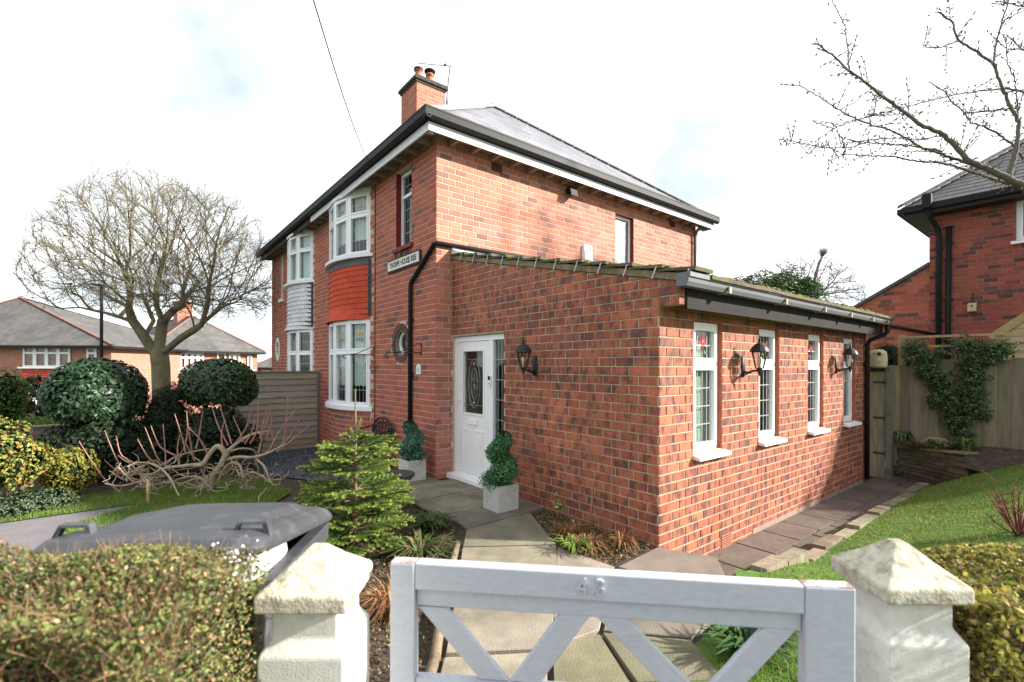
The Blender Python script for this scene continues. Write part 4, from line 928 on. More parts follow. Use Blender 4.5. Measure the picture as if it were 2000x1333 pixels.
# raised bed wall of flat stones
rw = thing('stone_wall', (4.3,7.1,-.32), 'low dry stone retaining wall of the raised bed by the side gate', 'wall')
pa, pb = np.array((3.76,7.46)), np.array((5.0,6.58)); ln = np.linalg.norm(pb-pa); ud = (pb-pa)/ln; nd = np.array((-ud[1],ud[0])); nd = nd if nd[1] < 0 else -nd
mb = MB(); q = lambda s, o, z: (*(pa+ud*s+nd*o), z)
mb.hexa([q(0,-.02,-.4),q(ln,-.02,-.4),q(ln,-.2,-.4),q(0,-.2,-.4)], [q(0,-.02,.20),q(ln,-.02,.34),q(ln,-.2,.34),q(0,-.2,.20)]); mb.build('wall_core', M_JOINT, rw)
z = -.34; k = 0; M_STONE = mat('mossy_walling_stone', src='obj', rough=.95, var=.3, scale=8, bump=.6, bscale=50, stain=(.06,.06,.022), stain_amt=.6, stain_scale=4)
while z < .22:
    h = random.uniform(.055,.09); s_ = -.05*(k % 2)
    while s_ < ln:
        l = random.uniform(.16,.34); a, b = max(0,s_)+.006, min(ln, s_+l); s_ += l; o0 = random.uniform(-.012,.015)
        if b-a < .04: continue
        z1 = z+h-.008; mb = MB(); mb.hexa([q(a,o0,z),q(b,o0+random.uniform(-.01,.01),z),q(b,-.1,z),q(a,-.1,z)], [q(a+.005,o0-.004,z1),q(b-.005,o0,z1),q(b,-.1,z1),q(a,-.1,z1)]); o = mb.build('walling_stone', M_STONE, rw); o.color = (*jit((.115,.095,.062), .3), 1)
    z += h; k += 1
s_ = 0
while s_ < ln:
    l = random.uniform(.3,.5); a, b = s_+.005, min(ln, s_+l-.005); s_ += l; za, zb = .215+.115*a/ln, .215+.115*b/ln
    if b-a > .05: mb = MB(); mb.hexa([q(a,.03,za),q(b,.03,zb),q(b,-.2,zb),q(a,-.2,za)], [q(a,.03,za+.035),q(b,.03,zb+.035),q(b,-.2,zb+.035),q(a,-.2,za+.035)]); o = mb.build('coping_stone', M_STONE, rw); o.color = (*jit((.24,.19,.11), .2), 1)
# boulders on the bed
def rock(name, c, r, col, label):
    bm = bmesh.new(); bmesh.ops.create_icosphere(bm, subdivisions=3, radius=1)
    ks = [Vector((random.gauss(0,2),random.gauss(0,2),random.gauss(0,2))) for _ in range(5)]
    for v in bm.verts:
        f = 1+sum(math.sin(v.co.dot(k)*1.3+i) for i, k in enumerate(ks))*.05; v.co = Vector((v.co.x*r[0]*f, v.co.y*r[1]*f, max(-.4,v.co.z)*r[2]*f))
    me = bpy.data.meshes.new(name); bm.to_mesh(me); bm.free(); me.polygons.foreach_set('use_smooth', [True]*len(me.polygons)); o = link(name, me, mat('rock_'+str(col), col, .9, .25, 9, .5, 40)); o.location = c; tag(o, label, 'rock'); return o
pr = onZ(1955,868,.40); rock('rock', (pr[0],pr[1],.40), (.14,.10,.07), (.50,.50,.43), 'pale boulder lying on the dark soil at the lawn corner')
pr = onY(1825,833,7.2); rock('rock', (pr[0],7.12,.34), (.22,.10,.16), (.20,.16,.12), 'brown boulder leaning at the foot of the board fence')
# shed gable beyond the fence
sh = thing('garden_shed', (6.3,8.6,.3), 'timber garden shed gable rising behind the right fence', 'shed')
M_SHED = mat('shed_timber', (.36,.29,.18), .85, .18, 4, .2, 25, stretch=(.6,.6,5))
for i in range(17):
    z = .3+i*.13; a = 5.22+max(0,(z-2.30))*1.15; b = 7.4-max(0,(z-2.30))*1.15
    if b-a > .1: mb = MB(); mb.hexa([(a,8.49,z),(b,8.49,z),(b,8.53,z),(a,8.53,z)], [(a,8.505,z+.128),(b,8.505,z+.128),(b,8.53,z+.128),(a,8.53,z+.128)]); mb.build('shiplap_board', M_SHED, sh)
mb = MB(); mb.bar((5.05,8.47,2.22),(6.33,8.47,3.32),.04,.12); mb.bar((7.6,8.47,2.22),(6.31,8.47,3.32),.04,.12); mb.box((5.2,8.46,.3),(5.28,8.488,2.36)); mb.build('barge_board', M_TREL, sh)
mb = MB(); mb.prism([(5.05,8.5,2.26),(6.32,8.5,3.36),(7.6,8.5,2.26),(6.32,8.5,3.32)], (0,2,0)); mb.build('roof', mat('roofing_felt',(.10,.11,.09),.95,.2), sh)
# ================================================================== left fence
lf = thing('panel_fence', (-5.66,-1.0,-.3), 'grey overlapping board fence panel standing out from the house front', 'fence')
M_FEN = mat('grey_fence_slat', src='obj', rough=.92, var=.2, scale=4, bump=.3, bscale=26, stretch=(.6,.6,6))
for i in range(13):
    z = -.32+i*.142; mb = MB(); mb.hexa([(-5.62,-.04,z),(-5.62,-1.92,z),(-5.66,-1.92,z),(-5.66,-.04,z)][::-1], [(-5.645,-.04,z+.15),(-5.645,-1.92,z+.15),(-5.66,-1.92,z+.15),(-5.66,-.04,z+.15)][::-1]); o = mb.build('slat', M_FEN, lf); o.color = (*jit((.31,.26,.205), .15), 1)
for y in (-.03,-1.95): mb = MB(); mb.box((-5.65,y-.04,-.45),(-5.60,y+.04,1.56 if y != -1.0 else 1.53)); o = mb.build('post', M_FEN, lf); o.color = (.17,.145,.115,1)
mb = MB(); mb.box((-5.68,-1.96,1.535),(-5.595,-.0,1.565)); o = mb.build('cap_rail', M_FEN, lf); o.color = (.21,.18,.15,1)
lf2 = thing('panel_fence', (-5.6,-4.3,-.4), 'low dark board fence under the domed shrubs', 'fence')
for i in range(7):
    z = -.40+i*.14; mb = MB(); mb.hexa([(-5.60,-2.0,z),(-5.60,-7.2,z),(-5.64,-7.2,z),(-5.64,-2.0,z)][::-1], [(-5.625,-2.0,z+.15),(-5.625,-7.2,z+.15),(-5.64,-7.2,z+.15),(-5.64,-2.0,z+.15)][::-1]); o = mb.build('slat', M_FEN, lf2); o.color = (*jit((.17,.145,.115), .15), 1)
mb = MB(); mb.box((-5.67,-7.2,.58),(-5.57,-2.0,.61)); o = mb.build('cap_rail', M_FEN, lf2); o.color = (.26,.22,.15,1)
for y in (-2.02,-3.8,-5.6,-7.18): mb = MB(); mb.box((-5.63,y-.04,-.5),(-5.58,y+.04,.58)); o = mb.build('post', M_FEN, lf2); o.color = (.13,.11,.09,1)
# ================================================================== wall lamps
M_LGLASS = glass('lamp_glass', (.85,.82,.75)); M_BULB = mat('bulb_white', (.8,.78,.72), .4, .02)
def wall_lamp(org, n, u, label, hz=0):
    """org on wall, n outward, u along wall"""
    T = TF((org[0],org[1],org[2]), u, n); L_ = thing('wall_lantern', org, label, 'lamp', 'lantern lamps on the extension')
    mb = MB(T); mb.lathe((0,.0,0), [(.0,-.13),(.035,-.12),(.045,0),(.035,.12),(.0,.13)], 10, sx=1, sy=.5); mb.build('wall_plate', M_IRON, L_)
    mb = MB(T); mb.tube([(0,.01,-.06),(0,.06,-.075),(0,.12,-.05),(0,.17,-.045),(0,.19,-.02)], [.016,.014,.012,.013,.012], 8); mb.tube([(0,.01,-.1),(0,.05,-.09),(0,.075,-.06)], .008, 6); mb.lathe((0,.19,-.11), [(0,0),(.012,.015),(.016,.04),(.03,.07),(.03,.09)], 10); mb.build('arm', M_IRON, L_)
    b, t = -.02, .165; rb, rt_ = .045, .085; P6 = lambda r, z, k: (r*math.cos(math.pi/3*k+.52), .19+r*math.sin(math.pi/3*k+.52), z)
    fr = MB(T)
    for k in range(6): fr.bar(P6(rb,b,k), P6(rt_,t,k), .008)
    for k in range(6): fr.bar(P6(rb,b,k), P6(rb,b,k+1), .01); fr.bar(P6(rt_,t,k), P6(rt_,t,k+1), .012)
    fr.build('cage', M_IRON, L_)
    mb = MB(T); mb.add([P6(rb*.96,b,k) for k in range(6)]+[P6(rt_*.96,t,k) for k in range(6)], [(k,(k+1)%6,6+(k+1)%6,6+k) for k in range(6)]); mb.build('glass', M_LGLASS, L_)
    mb = MB(T); mb.lathe((0,.19,t), [(.105,0),(.102,.012),(.085,.05),(.045,.09),(.018,.10),(.014,.125),(.02,.135),(.008,.15),(.006,.185),(0,.19)], 12, smooth=False); mb.build('cap', M_IRON, L_)
    mb = MB(T); mb.lathe((0,.19,-.02), [(.014,0),(.014,.05),(.024,.075),(.028,.10),(.02,.125),(0,.135)], 10); mb.build('bulb', M_BULB, L_)
    return L_
wall_lamp((1.955,EY-.006,1.70), nF, Xd, 'dark lantern wall lamp to the right of the white front door')
wall_lamp((EW+.006,1.93,1.70), nS, Yd, 'black lantern wall lamp between the first and second narrow windows')
wall_lamp((EW+.006,4.96,1.72), nS, Yd, 'black lantern wall lamp between the third and fourth narrow windows')
# ================================================================== things fixed to the house
def text_mesh(txt, size, T, extr, m, name, parent, sx=1.0, off=0.0):
    cu = bpy.data.curves.new('txt', 'FONT'); cu.body = txt; cu.size = size; cu.extrude = extr; cu.offset = off; cu.align_x = 'CENTER'; cu.align_y = 'CENTER'
    ob = bpy.data.objects.new('txt', cu); COL.objects.link(ob); dg = bpy.context.evaluated_depsgraph_get(); me = bpy.data.meshes.new_from_object(ob.evaluated_get(dg)); bpy.data.objects.remove(ob)
    me.transform(Matrix.Diagonal((sx,1,1,1))); R_ = Matrix(((1,0,0,0),(0,0,-1,0),(0,1,0,0),(0,0,0,1))); bs = BASE[parent.name]
    Mx = Matrix.Translation(Vector((-bs[0],-bs[1],-bs[2]))) @ T @ R_; me.transform(Mx)
    for q in list(me.materials): pass
    me.materials.clear(); return link(name, me, m, parent)
sg = thing('street_sign', (-1.06,0,3.44), 'white street name plate in a dark wooden frame under the small window', 'sign')
mb = MB(); mb.box((-1.68,-.035,3.335),(-.45,-.006,3.555)); mb.build('frame', mat('dark_sign_frame',(.035,.025,.022),.7,.2), sg)
mb = MB(); mb.box((-1.645,-.043,3.365),(-.485,-.0352,3.525)); mb.build('plate', mat('sign_plate_white',(.66,.66,.62),.6,.12,8), sg)
text_mesh('THORPE HOUSE RISE', .135, TF((-1.065,-.044,3.443), Xd, (0,1,0)), .0012, mat('sign_letter_black',(.02,.02,.022),.6,.2,30), 'lettering', sg, 0.80, .0035)
npq = thing('number_plaque', (-.53,0,1.6), 'small white arched house number plaque beside the black downpipe', 'plaque')
mb = MB(); mb.prism([(-.60,-.022,1.56),(-.46,-.022,1.56),(-.46,-.022,1.66)]+[(-.53+.07*math.cos(a),-.022,1.66+.07*math.sin(a)) for a in np.linspace(0,math.pi,9)[1:-1]]+[(-.60,-.022,1.66)], (0,.016,0)); mb.build('plate', mat('plaque_white',(.70,.70,.68),.5,.08,20), npq)
text_mesh('43', .075, TF((-.53,-.0235,1.628), Xd, (0,1,0)), .0012, mat('plaque_grey',(.38,.38,.38),.6,.1), 'numeral', npq)
al = thing('alarm_box', (0,3.32,3.73), 'white alarm bell box on the sunlit side wall above the mossy roof', 'alarm')
mb = MB(); mb.hexa([(.0,3.20,3.72),(.085,3.22,3.72),(.085,3.42,3.72),(.0,3.44,3.72)], [(.0,3.20,4.03),(.06,3.22,4.05),(.06,3.42,4.05),(.0,3.44,4.03)]); mb.build('case', M_UPVC, al)
mb = MB(); mb.box((.082,3.24,3.76),(.087,3.40,3.80)); [mb.box((.078,3.25,3.84+i*.05),(.082,3.39,3.86+i*.05)) for i in range(3)]; mb.build('louvre', mat('alarm_grey',(.45,.45,.46),.5,.05), al)
scm = thing('security_light', (0,2.80,5.0), 'small black security light under the eaves of the side wall', 'light')
mb = MB(); mb.box((.006,2.76,4.93),(.04,2.84,5.01)); mb.tube([(.04,2.80,4.97),(.10,2.80,4.97)], .014, 8); mb.build('mount', M_BLACK, scm)
mb = MB(); mb.hexa([(.07,2.72,4.90),(.19,2.72,4.86),(.19,2.90,4.86),(.07,2.90,4.90)], [(.07,2.72,5.03),(.16,2.72,5.03),(.16,2.90,5.03),(.07,2.90,5.03)]); mb.build('lamp_head', M_BLACK, scm)
ar = thing('aerial', (-4.9,cy1,cz-.5), 'thin television aerial clamped to the brick chimney', 'aerial')
mb = MB(); q = lambda px, py: tuple(onX(px,py,-4.90)); mb.tube([q(872,202),q(874,175),q(879,130)], .013, 6); mb.build('mast', M_IRON, ar)
mb = MB(); mb.tube([q(881,130),q(817,124)], .010, 6); mb.tube([q(868,128),q(871,126)], .03, 6); mb.build('boom', M_IRON, ar)
mb = MB(); mb.tube([(-4.95,cy1-.01,cz-.62),(-4.9,cy1+.06,cz-.62),q(872,200)], .012, 6); mb.tube([(-4.95,cy1-.01,cz-.36),(-4.9,cy1+.06,cz-.36),q(873,184)], .012, 6); mb.build('bracket', M_IRON, ar)
for i, x in enumerate((-2.36,-.45)):
    br = thing('basket_bracket', (x,0,1.95), ('black scroll basket bracket beside the lower bow window','black scroll basket bracket right of the round window')[i], 'bracket', 'hanging basket brackets on the house front')
    mb = MB(); mb.box((x-.012,-.014,1.87),(x+.012,-.006,2.06)); mb.build('back_plate', M_IRON, br)
    d = (-.35,-.42); P = lambda s, z: (x+d[0]*s, -.012+d[1]*s, z)
    mb = MB(); mb.tube([P(0,1.90),P(.4,1.905),P(.85,1.905),P(1.0,1.90),P(1.06,1.865),P(1.0,1.83),P(.93,1.85)], .008, 6); mb.tube([P(0,2.04),P(.1,2.05),P(.25,2.0),P(.55,1.93),P(.8,1.91)], .007, 6); mb.build('scroll_arm', M_IRON, br)
mb = MB(); A = onY(717,312,-.41); Bp = atD(612,0,4.2); dv_ = Bp-A; pl = [A+dv_*t-np.array((0,0,.10*math.sin(math.pi*min(1,t)))) for t in np.linspace(0,1.0,12)]+[A+dv_*1.6]; mb.tube(pl, .006, 5); mb.build('telephone_wire', M_BLACK, None, 'thin overhead telephone wire running down to the front eaves', 'wire')
# ================================================================== planters with spiral topiary
M_PLANT = mat('pale_fibrestone', (.50,.49,.46), .85, .1, 12, .15, 90, stain=(.26,.27,.20), stain_amt=.4, stain_scale=4)
M_BOXL = mat('box_leaf', src='attr', rough=.55, var=.15, scale=10, trans=.15)
def topiary(c, s, hh, r0, turns, label, plabel, pal, rot=0):
    pl = thing('planter', c, plabel, 'planter', 'pale square planters by the front door'); x, y, z = c
    mb = MB(); t_ = .022; h = s
    for a, b in (((-s/2,-s/2),(s/2,-s/2+t_)),((-s/2,s/2-t_),(s/2,s/2)),((-s/2,-s/2+t_),(-s/2+t_,s/2-t_)),((s/2-t_,-s/2+t_),(s/2,s/2-t_))): mb.box((x+a[0],y+a[1],z),(x+b[0],y+b[1],z+h))
    mb.build('pot', M_PLANT, pl); mb = MB(); mb.box((x-s/2+t_,y-s/2+t_,z+.01),(x+s/2-t_,y+s/2-t_,z+h-.035)); mb.build('compost', M_SOIL, pl)
    tp = thing('topiary', (x,y,z+h-.04), label, 'topiary', 'spiral topiaries in the planters')
    mb = MB(); mb.tube([(x,y,z+h-.05),(x+.005,y,z+h+hh*.9)], .012, 6); mb.build('stem', M_SOFF, tp)
    n = 9000; t = rng.random(n)**.9; R_ = r0*(1-.5*t); ang = t*turns*2*math.pi+rot; off = .30*R_
    ctr = np.stack([x+np.cos(ang)*off, y+np.sin(ang)*off, z+h+t*hh], 1); d = rand_dirs(n); pos = ctr+d*(R_*(.6+.4*rng.random(n)))[:,None]*np.array((1,1,.55))
    v, q_ = leaves(pos, d, .026, .6, .7); arrays('foliage', v, q_, pal_cols(n, pal, .35), M_BOXL, tp, kind='stuff')
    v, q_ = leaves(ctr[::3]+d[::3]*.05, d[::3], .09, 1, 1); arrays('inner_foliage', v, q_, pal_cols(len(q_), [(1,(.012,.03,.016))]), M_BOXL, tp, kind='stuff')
pp = onZ(794.7,942.6,0); topiary((pp[0]-.15,pp[1]+.16,0.0), .30, .52, .215, 1.6, 'bluish green spiral topiary left of the front door', 'pale planter against the brick house corner', [(1,(.05,.15,.09)),(1,(.08,.21,.13)),(.5,(.14,.30,.20))], 1)
pp = onZ(972,1003.6,0); topiary((pp[0]-.15,pp[1]+.16,0.0), .30, .56, .225, 1.6, 'deep green spiral topiary right of the front door', 'pale planter below the wall lamp right of the door', [(1,(.045,.14,.05)),(1,(.075,.20,.075)),(.5,(.14,.29,.12))], 3.6)
# ================================================================== iron garden chair by the bow window
ch_ = thing('garden_chair', (-1.55,-.45,-.07), 'dark iron garden chair with arched back by the bow window', 'chair')
ox, oy, oz = -1.75, -.12, -.08
mb = MB(); n = 15; mb.tube([(ox-.42,oy,oz+.40)]+[(ox+.42*math.cos(a),oy+.04,oz+.62+.22*math.sin(a)) for a in np.linspace(math.pi,0,n)]+[(ox+.42,oy,oz+.40)], .018, 6); mb.tube([(ox+.34*math.cos(a),oy+.035,oz+.60+.16*math.sin(a)) for a in np.linspace(math.pi,0,n)], .014, 6); mb.build('back_frame', M_IRON, ch_)
for i in range(9):
    a = math.pi*(i+.5)/9; mb = MB(); mb.bar((ox+.36*math.cos(a)*.9,oy+.0,oz+.42),(ox+.41*math.cos(a),oy+.04,oz+.61+.2*math.sin(a)),.03,.012,up=(0,1,0)); mb.build('back_slat', M_IRON, ch_)
for i in range(6): mb = MB(); mb.box((ox-.42,oy-.44+i*.075,oz+.40),(ox+.42,oy-.44+i*.075+.055,oz+.42)); mb.build('seat_slat', M_IRON, ch_)
for sx in (-1,1):
    for yy in (oy-.42,oy): mb = MB(); mb.tube([(ox+sx*.40,yy,oz+.40),(ox+sx*.42,yy-.01,oz+.2),(ox+sx*.44,yy-.02,oz)], .016, 6); mb.build('leg', M_IRON, ch_)
    mb = MB(); mb.tube([(ox+sx*.42,oy+.02,oz+.66),(ox+sx*.43,oy-.2,oz+.63),(ox+sx*.43,oy-.42,oz+.62),(ox+sx*.42,oy-.44,oz+.42)], .014, 6); mb.build('armrest', M_IRON, ch_)
# stone bird bath behind the fir
bx = onZ(772,985,0); bd = thing('bird_bath', (bx[0],bx[1],-.03), 'mossy stone bird bath half hidden behind the little fir', 'bird bath')
mb = MB(); mb.lathe((bx[0],bx[1],-.03), [(.15,0),(.15,.05),(.10,.07),(.085,.28),(.11,.31)], 14); mb.build('pedestal', mat('mossy_stone',(.13,.14,.08),.95,.3,12,.5,50), bd)
mb = MB(); mb.lathe((bx[0],bx[1],.27), [(.08,0),(.20,.04),(.235,.075),(.235,.105),(.20,.10),(.12,.06),(.0,.055)], 18); mb.build('bowl', mat('dark_stone',(.06,.055,.045),.9,.3,12,.4,50), bd)
# ================================================================== gate pillars, gate
M_PIL = mat('white_painted_stone', (.60,.585,.53), .9, .10, 30, .22, 220, stain=(.27,.25,.20), stain_amt=.55, stain_scale=16, stain_lo=.54, stain_hi=.74, big=.12)
M_CAP = mat('lichened_cap_stone', (.52,.48,.385), .95, .18, 30, .4, 130, stain=(.19,.16,.10), stain_amt=.8, stain_scale=24, stain_lo=.46, stain_hi=.64)
TC = Matrix(((RT0[0],FW[0],0,CAM[0]),(RT0[1],FW[1],0,CAM[1]),(0,0,1,0),(0,0,0,1)))     # (right, ahead, up) from where the photographer stood
def pillar(l0, d0, w_, zt, label):
    c = lat(l0+w_/2, d0+w_/2, 0); P = thing('gate_pillar', tuple(c), label, 'pillar', 'white gate pillars'); 
    def ring_(i, z, d=0): return [(l0+i,d0+i,z),(l0+w_-i,d0+i,z),(l0+w_-i,d0+w_-i,z),(l0+i,d0+w_-i,z)]
    def loft(levels, m, nm):
        mb = MB(TC); vs = []; 
        for i, z in levels: vs += ring_(i, z)
        k = len(levels); fs = [(a*4+j, a*4+(j+1)%4, (a+1)*4+(j+1)%4, (a+1)*4+j) for a in range(k-1) for j in range(4)]+[(3,2,1,0), tuple(range((k-1)*4,k*4))]
        mb.add(vs, fs); o = mb.build(nm, m, P); bv = o.modifiers.new('bevel','BEVEL'); bv.width = .006; bv.segments = 2; bv.limit_method = 'ANGLE'
        return o
    loft([(.006,0),(.006,zt-.155),(.03,zt-.118),(.03,zt-.044)], M_PIL, 'shaft')
    loft([(.0,zt-.043),(-.001,zt),(.055,zt+.047),(w_/2-.018,zt+.09)], M_CAP, 'cap')
    return P
pillar(-.646, 1.195, .232, 1.118, 'white lichened gate pillar with pyramid cap left of the gate')
pillar(1.005, 1.275, .232, 1.105, 'white gate pillar with pyramid cap right of the gate')
M_GATE = mat('pale_grey_gate_paint', (.44,.46,.52), .5, .07, 9, .10, 9, stretch=(1.0,6,9), rot=-YAW, stain=(.30,.30,.29), stain_amt=.35, stain_scale=3, stain_lo=.55, stain_hi=.8)
M_WORN = mat('worn_gate_paint', (.46,.44,.45), .7, .15, 30, .3, 90, stain=(.26,.10,.07), stain_amt=.9, stain_scale=28, stain_lo=.45, stain_hi=.6)
gl, gr = np.array((-.352,1.385)), np.array((.905,1.255)); gw = np.linalg.norm(gr-gl); gu_ = (gr-gl)/gw; gn = np.array((gu_[1],-gu_[0]))
wu = RT0[:2]*gu_[0]+FW[:2]*gu_[1]; wn = RT0[:2]*gn[0]+FW[:2]*gn[1]; go_ = lat(gl[0],gl[1],0)
TG = TF((go_[0],go_[1],0), (wu[0],wu[1]), (wn[0],wn[1]))
gate = thing('garden_gate', (go_[0],go_[1],.1), 'pale grey painted timber gate with diagonal braces and raised house number', 'gate')
ZT = 1.128; th0, th1 = -.045, 0.0
def gpart(nm, f, m=None):
    mb = MB(TG); f(mb); o = mb.build(nm, m or M_GATE, gate); bv = o.modifiers.new('bevel','BEVEL'); bv.width = .004; bv.segments = 2; bv.limit_method = 'ANGLE'; return o
gpart('stile', lambda b: b.box((0,th0,.08),(.072,th1,ZT))); gpart('stile', lambda b: b.box((gw-.125,th0,.08),(gw,th1,ZT-.012)))
x0, x1 = .073, gw-.126
gpart('top_rail', lambda b: b.hexa([(x0,th0,ZT-.075),(x1,th0,ZT-.087),(x1,th1-.002,ZT-.087),(x0,th1-.002,ZT-.075)], [(x0,th0,ZT+.002),(x1,th0,ZT-.012),(x1,th1-.002,ZT-.012),(x0,th1-.002,ZT+.002)]))
gpart('inner_rail', lambda b: b.hexa([(x0,th0+.008,ZT-.128),(x1,th0+.008,ZT-.140),(x1,th1-.018,ZT-.140),(x0,th1-.018,ZT-.128)], [(x0,th0+.008,ZT-.0755),(x1,th0+.008,ZT-.0875),(x1,th1-.018,ZT-.0875),(x0,th1-.018,ZT-.0755)]))
ztop, zbot = ZT-.132, .795
def brace(a, b):
    def f(mb):
        wv = .052 if b > a else -.052; d = .085
        A, Bq = (a, b) if b > a else (b, a)
        if b > a: poly = [(a,ztop),(a+d,ztop),(b+.0,zbot),(b-d,zbot)]
        else: poly = [(a,ztop),(a-d,ztop),(b,zbot),(b+d,zbot)]
        mb.prism([(p[0],th1-.020,p[1]) for p in poly], (0,-.020,0))
    gpart('brace', f)
xm = x0+(x1-x0)*.475; qd = (xm-x0)/2
brace(x0+.004, x0+qd+.02); brace(xm-.004, x0+qd-.012+.035); brace(xm+.012, xm+(x1-xm)/2+.02); brace(x1-.006, xm+(x1-xm)/2+.02)
gpart('middle_rail', lambda b: b.box((x0,th0+.004,.735),(x1,th1-.006,.794))); gpart('bottom_rail', lambda b: b.box((x0,th0,.10),(x1,th1-.004,.18)))
nb = 9
for i in range(nb): 
    xa = x0+.01+(x1-x0-.02)*i/nb; gpart('pale', lambda b: b.box((xa,th0+.012,.181),(xa+(x1-x0-.02)/nb*.86,th1-.018,.734)))
for bx_ in (((.002,th0+.002,ZT+.0004),(.071,th1-.002,ZT+.0012)),((gw-.123,th0+.002,ZT-.0116),(gw-.002,th1-.002,ZT-.0106))): mb = MB(TG); mb.box(*bx_); mb.build('worn_top', M_WORN, gate)
text_mesh('4', .066, TG @ TF((xm-.028,.002,ZT-.042), (-1,0), (0,-1)) @ Matrix.Rotation(math.pi,4,'Z') , .0055, M_GATE, 'numeral', gate, 1.0)
text_mesh('3', .066, TG @ TF((xm+.022,.002,ZT-.043), (-1,0), (0,-1)) @ Matrix.Rotation(math.pi,4,'Z'), .0055, M_GATE, 'numeral', gate, 1.0)
# ================================================================== wheelie bin
bn = thing('wheelie_bin', tuple(lat(-1.0,1.65,0)), 'grey wheelie bin behind the hedge, lid propped open by white bags', 'bin')
M_BIN = mat('grey_bin_plastic', (.050,.053,.060), .45, .10, 5, .12, 160, stain=(.19,.19,.19), stain_amt=.3, stain_scale=12)
rb_ = math.radians(4); BT = TC @ Matrix.Translation((-1.005,1.33,0)) @ Matrix.Rotation(rb_, 4, 'Z')     # local: x right, y away, z up
def bring(mb, rings, close=True):
    vs = []; n = len(rings[0])
    for r in rings: vs += r
    fs = [(a*n+j, a*n+(j+1)%n, (a+1)*n+(j+1)%n, (a+1)*n+j) for a in range(len(rings)-1) for j in range(n)]
    if close: fs += [tuple(range(n))[::-1], tuple(range((len(rings)-1)*n, len(rings)*n))]
    mb.add(vs, fs, False)
def rrect(w0, d0, d1, z, r=.04, n=3, zf=None):
    out = []
    for (cx_, cy_, a0) in ((w0-r,d0+r,-math.pi/2),(w0-r,d1-r,0),(-w0+r,d1-r,math.pi/2),(-w0+r,d0+r,math.pi)):
        for k in range(n+1): a = a0+math.pi/2*k/n; x_, y_ = cx_+r*math.cos(a), cy_+r*math.sin(a); out.append((x_, y_, z if zf is None else zf(x_, y_)+z))
    return out
mb = MB(BT); bring(mb, [rrect(.20,.12,.50,.03),rrect(.215,.10,.53,.10),rrect(.265,.03,.63,.98),rrect(.265,.03,.63,1.0)]); mb.build('body', M_BIN, bn)
mb = MB(BT); ro = rrect(.295,.0,.665,1.055,.05); ri = rrect(.255,.04,.625,1.055,.04); ro2 = rrect(.295,.0,.665,.99,.05); n = len(ro); ri2 = rrect(.255,.04,.625,.99,.04)
mb.add(ro2+ro+ri+ri2, [(i,(i+1)%n,n+(i+1)%n,n+i) for i in range(n)]+[(n+i,n+(i+1)%n,2*n+(i+1)%n,2*n+i) for i in range(n)]+[(2*n+i,2*n+(i+1)%n,3*n+(i+1)%n,3*n+i) for i in range(n)]+[((i+1)%n,i,3*n+i,3*n+(i+1)%n) for i in range(n)]); mb.build('rim', M_BIN, bn)
sl = .17                                                     # lid slope: front edge propped up
lz = lambda x_, y_: 1.085+(.66-y_)*sl
mb = MB(BT); bring(mb, [rrect(.305,-.03,.66,-.030,.06,4,lz),rrect(.312,-.04,.665,-.024,.06,4,lz),rrect(.312,-.04,.665,-.008,.06,4,lz),rrect(.298,-.012,.65,.016,.06,4,lz),rrect(.27,.04,.62,.030,.05,4,lz),rrect(.235,.14,.58,.034,.05,4,lz),rrect(.205,.19,.54,.056,.05,4,lz),rrect(.16,.25,.50,.060,.05,4,lz)]); o = mb.build('lid', M_BIN, bn); bv = o.modifiers.new('bevel','BEVEL'); bv.width = .006; bv.segments = 2
for sx in (-1,1):
    mb = MB(BT); X0 = sx*.245; zz = lz(0,.06)+.025
    mb.hexa([(X0-.055,.045,zz-.01),(X0-.045,.045,zz-.01),(X0-.045,.070,zz-.01),(X0-.055,.070,zz-.01)], [(X0-.036,.045,zz+.024),(X0-.026,.045,zz+.024),(X0-.026,.070,zz+.026),(X0-.036,.070,zz+.026)])
    mb.hexa([(X0+.043,.045,zz-.012),(X0+.058,.045,zz-.012),(X0+.058,.070,zz-.012),(X0+.043,.070,zz-.012)], [(X0+.036,.045,zz+.024),(X0+.050,.045,zz+.024),(X0+.050,.070,zz+.026),(X0+.036,.070,zz+.026)])
    mb.hexa([(X0-.037,.045,zz+.0243),(X0+.051,.045,zz+.0243),(X0+.051,.070,zz+.0263),(X0-.037,.070,zz+.0263)], [(X0-.033,.047,zz+.031),(X0+.047,.047,zz+.031),(X0+.047,.068,zz+.033),(X0-.033,.068,zz+.033)]); mb.build('lid_grip', M_BIN, bn)
for sx in (-1,1): mb = MB(BT); mb.tube([(sx*.27,.665,1.06),(sx*.20,.665,1.06)], .022, 10); mb.build('hinge', M_BIN, bn)
mb = MB(BT); mb.tube([(-.26,.70,1.01),(.26,.70,1.01)], .014, 8); mb.build('handle_bar', M_BIN, bn)
for sx in (-1,1): mb = MB(BT); mb.tube([(sx*.22,.56,.10),(sx*.27,.56,.10)], .10, 18); mb.build('wheel', M_BLACK, bn)
def bag(c, r, label):
    bm = bmesh.new(); bmesh.ops.create_icosphere(bm, subdivisions=4, radius=1); ks = [Vector((random.gauss(0,3),random.gauss(0,3),random.gauss(0,3))) for _ in range(8)]
    for v in bm.verts: f = 1+sum(math.sin(v.co.dot(k)*1.5+i*2) for i, k in enumerate(ks))*.022; v.co = Vector((v.co.x*r[0]*f, v.co.y*r[1]*f, v.co.z*r[2]*f))
    me = bpy.data.meshes.new('rubbish_bag'); bm.to_mesh(me); bm.free(); me.polygons.foreach_set('use_smooth', [True]*len(me.polygons)); o = link('rubbish_bag', me, mat('white_bin_bag',(.78,.78,.78),.35,.05,6,.2,30)); o.matrix_world = BT @ Matrix.Translation(c); tag(o, label, 'bag', 'white bags in the bin')
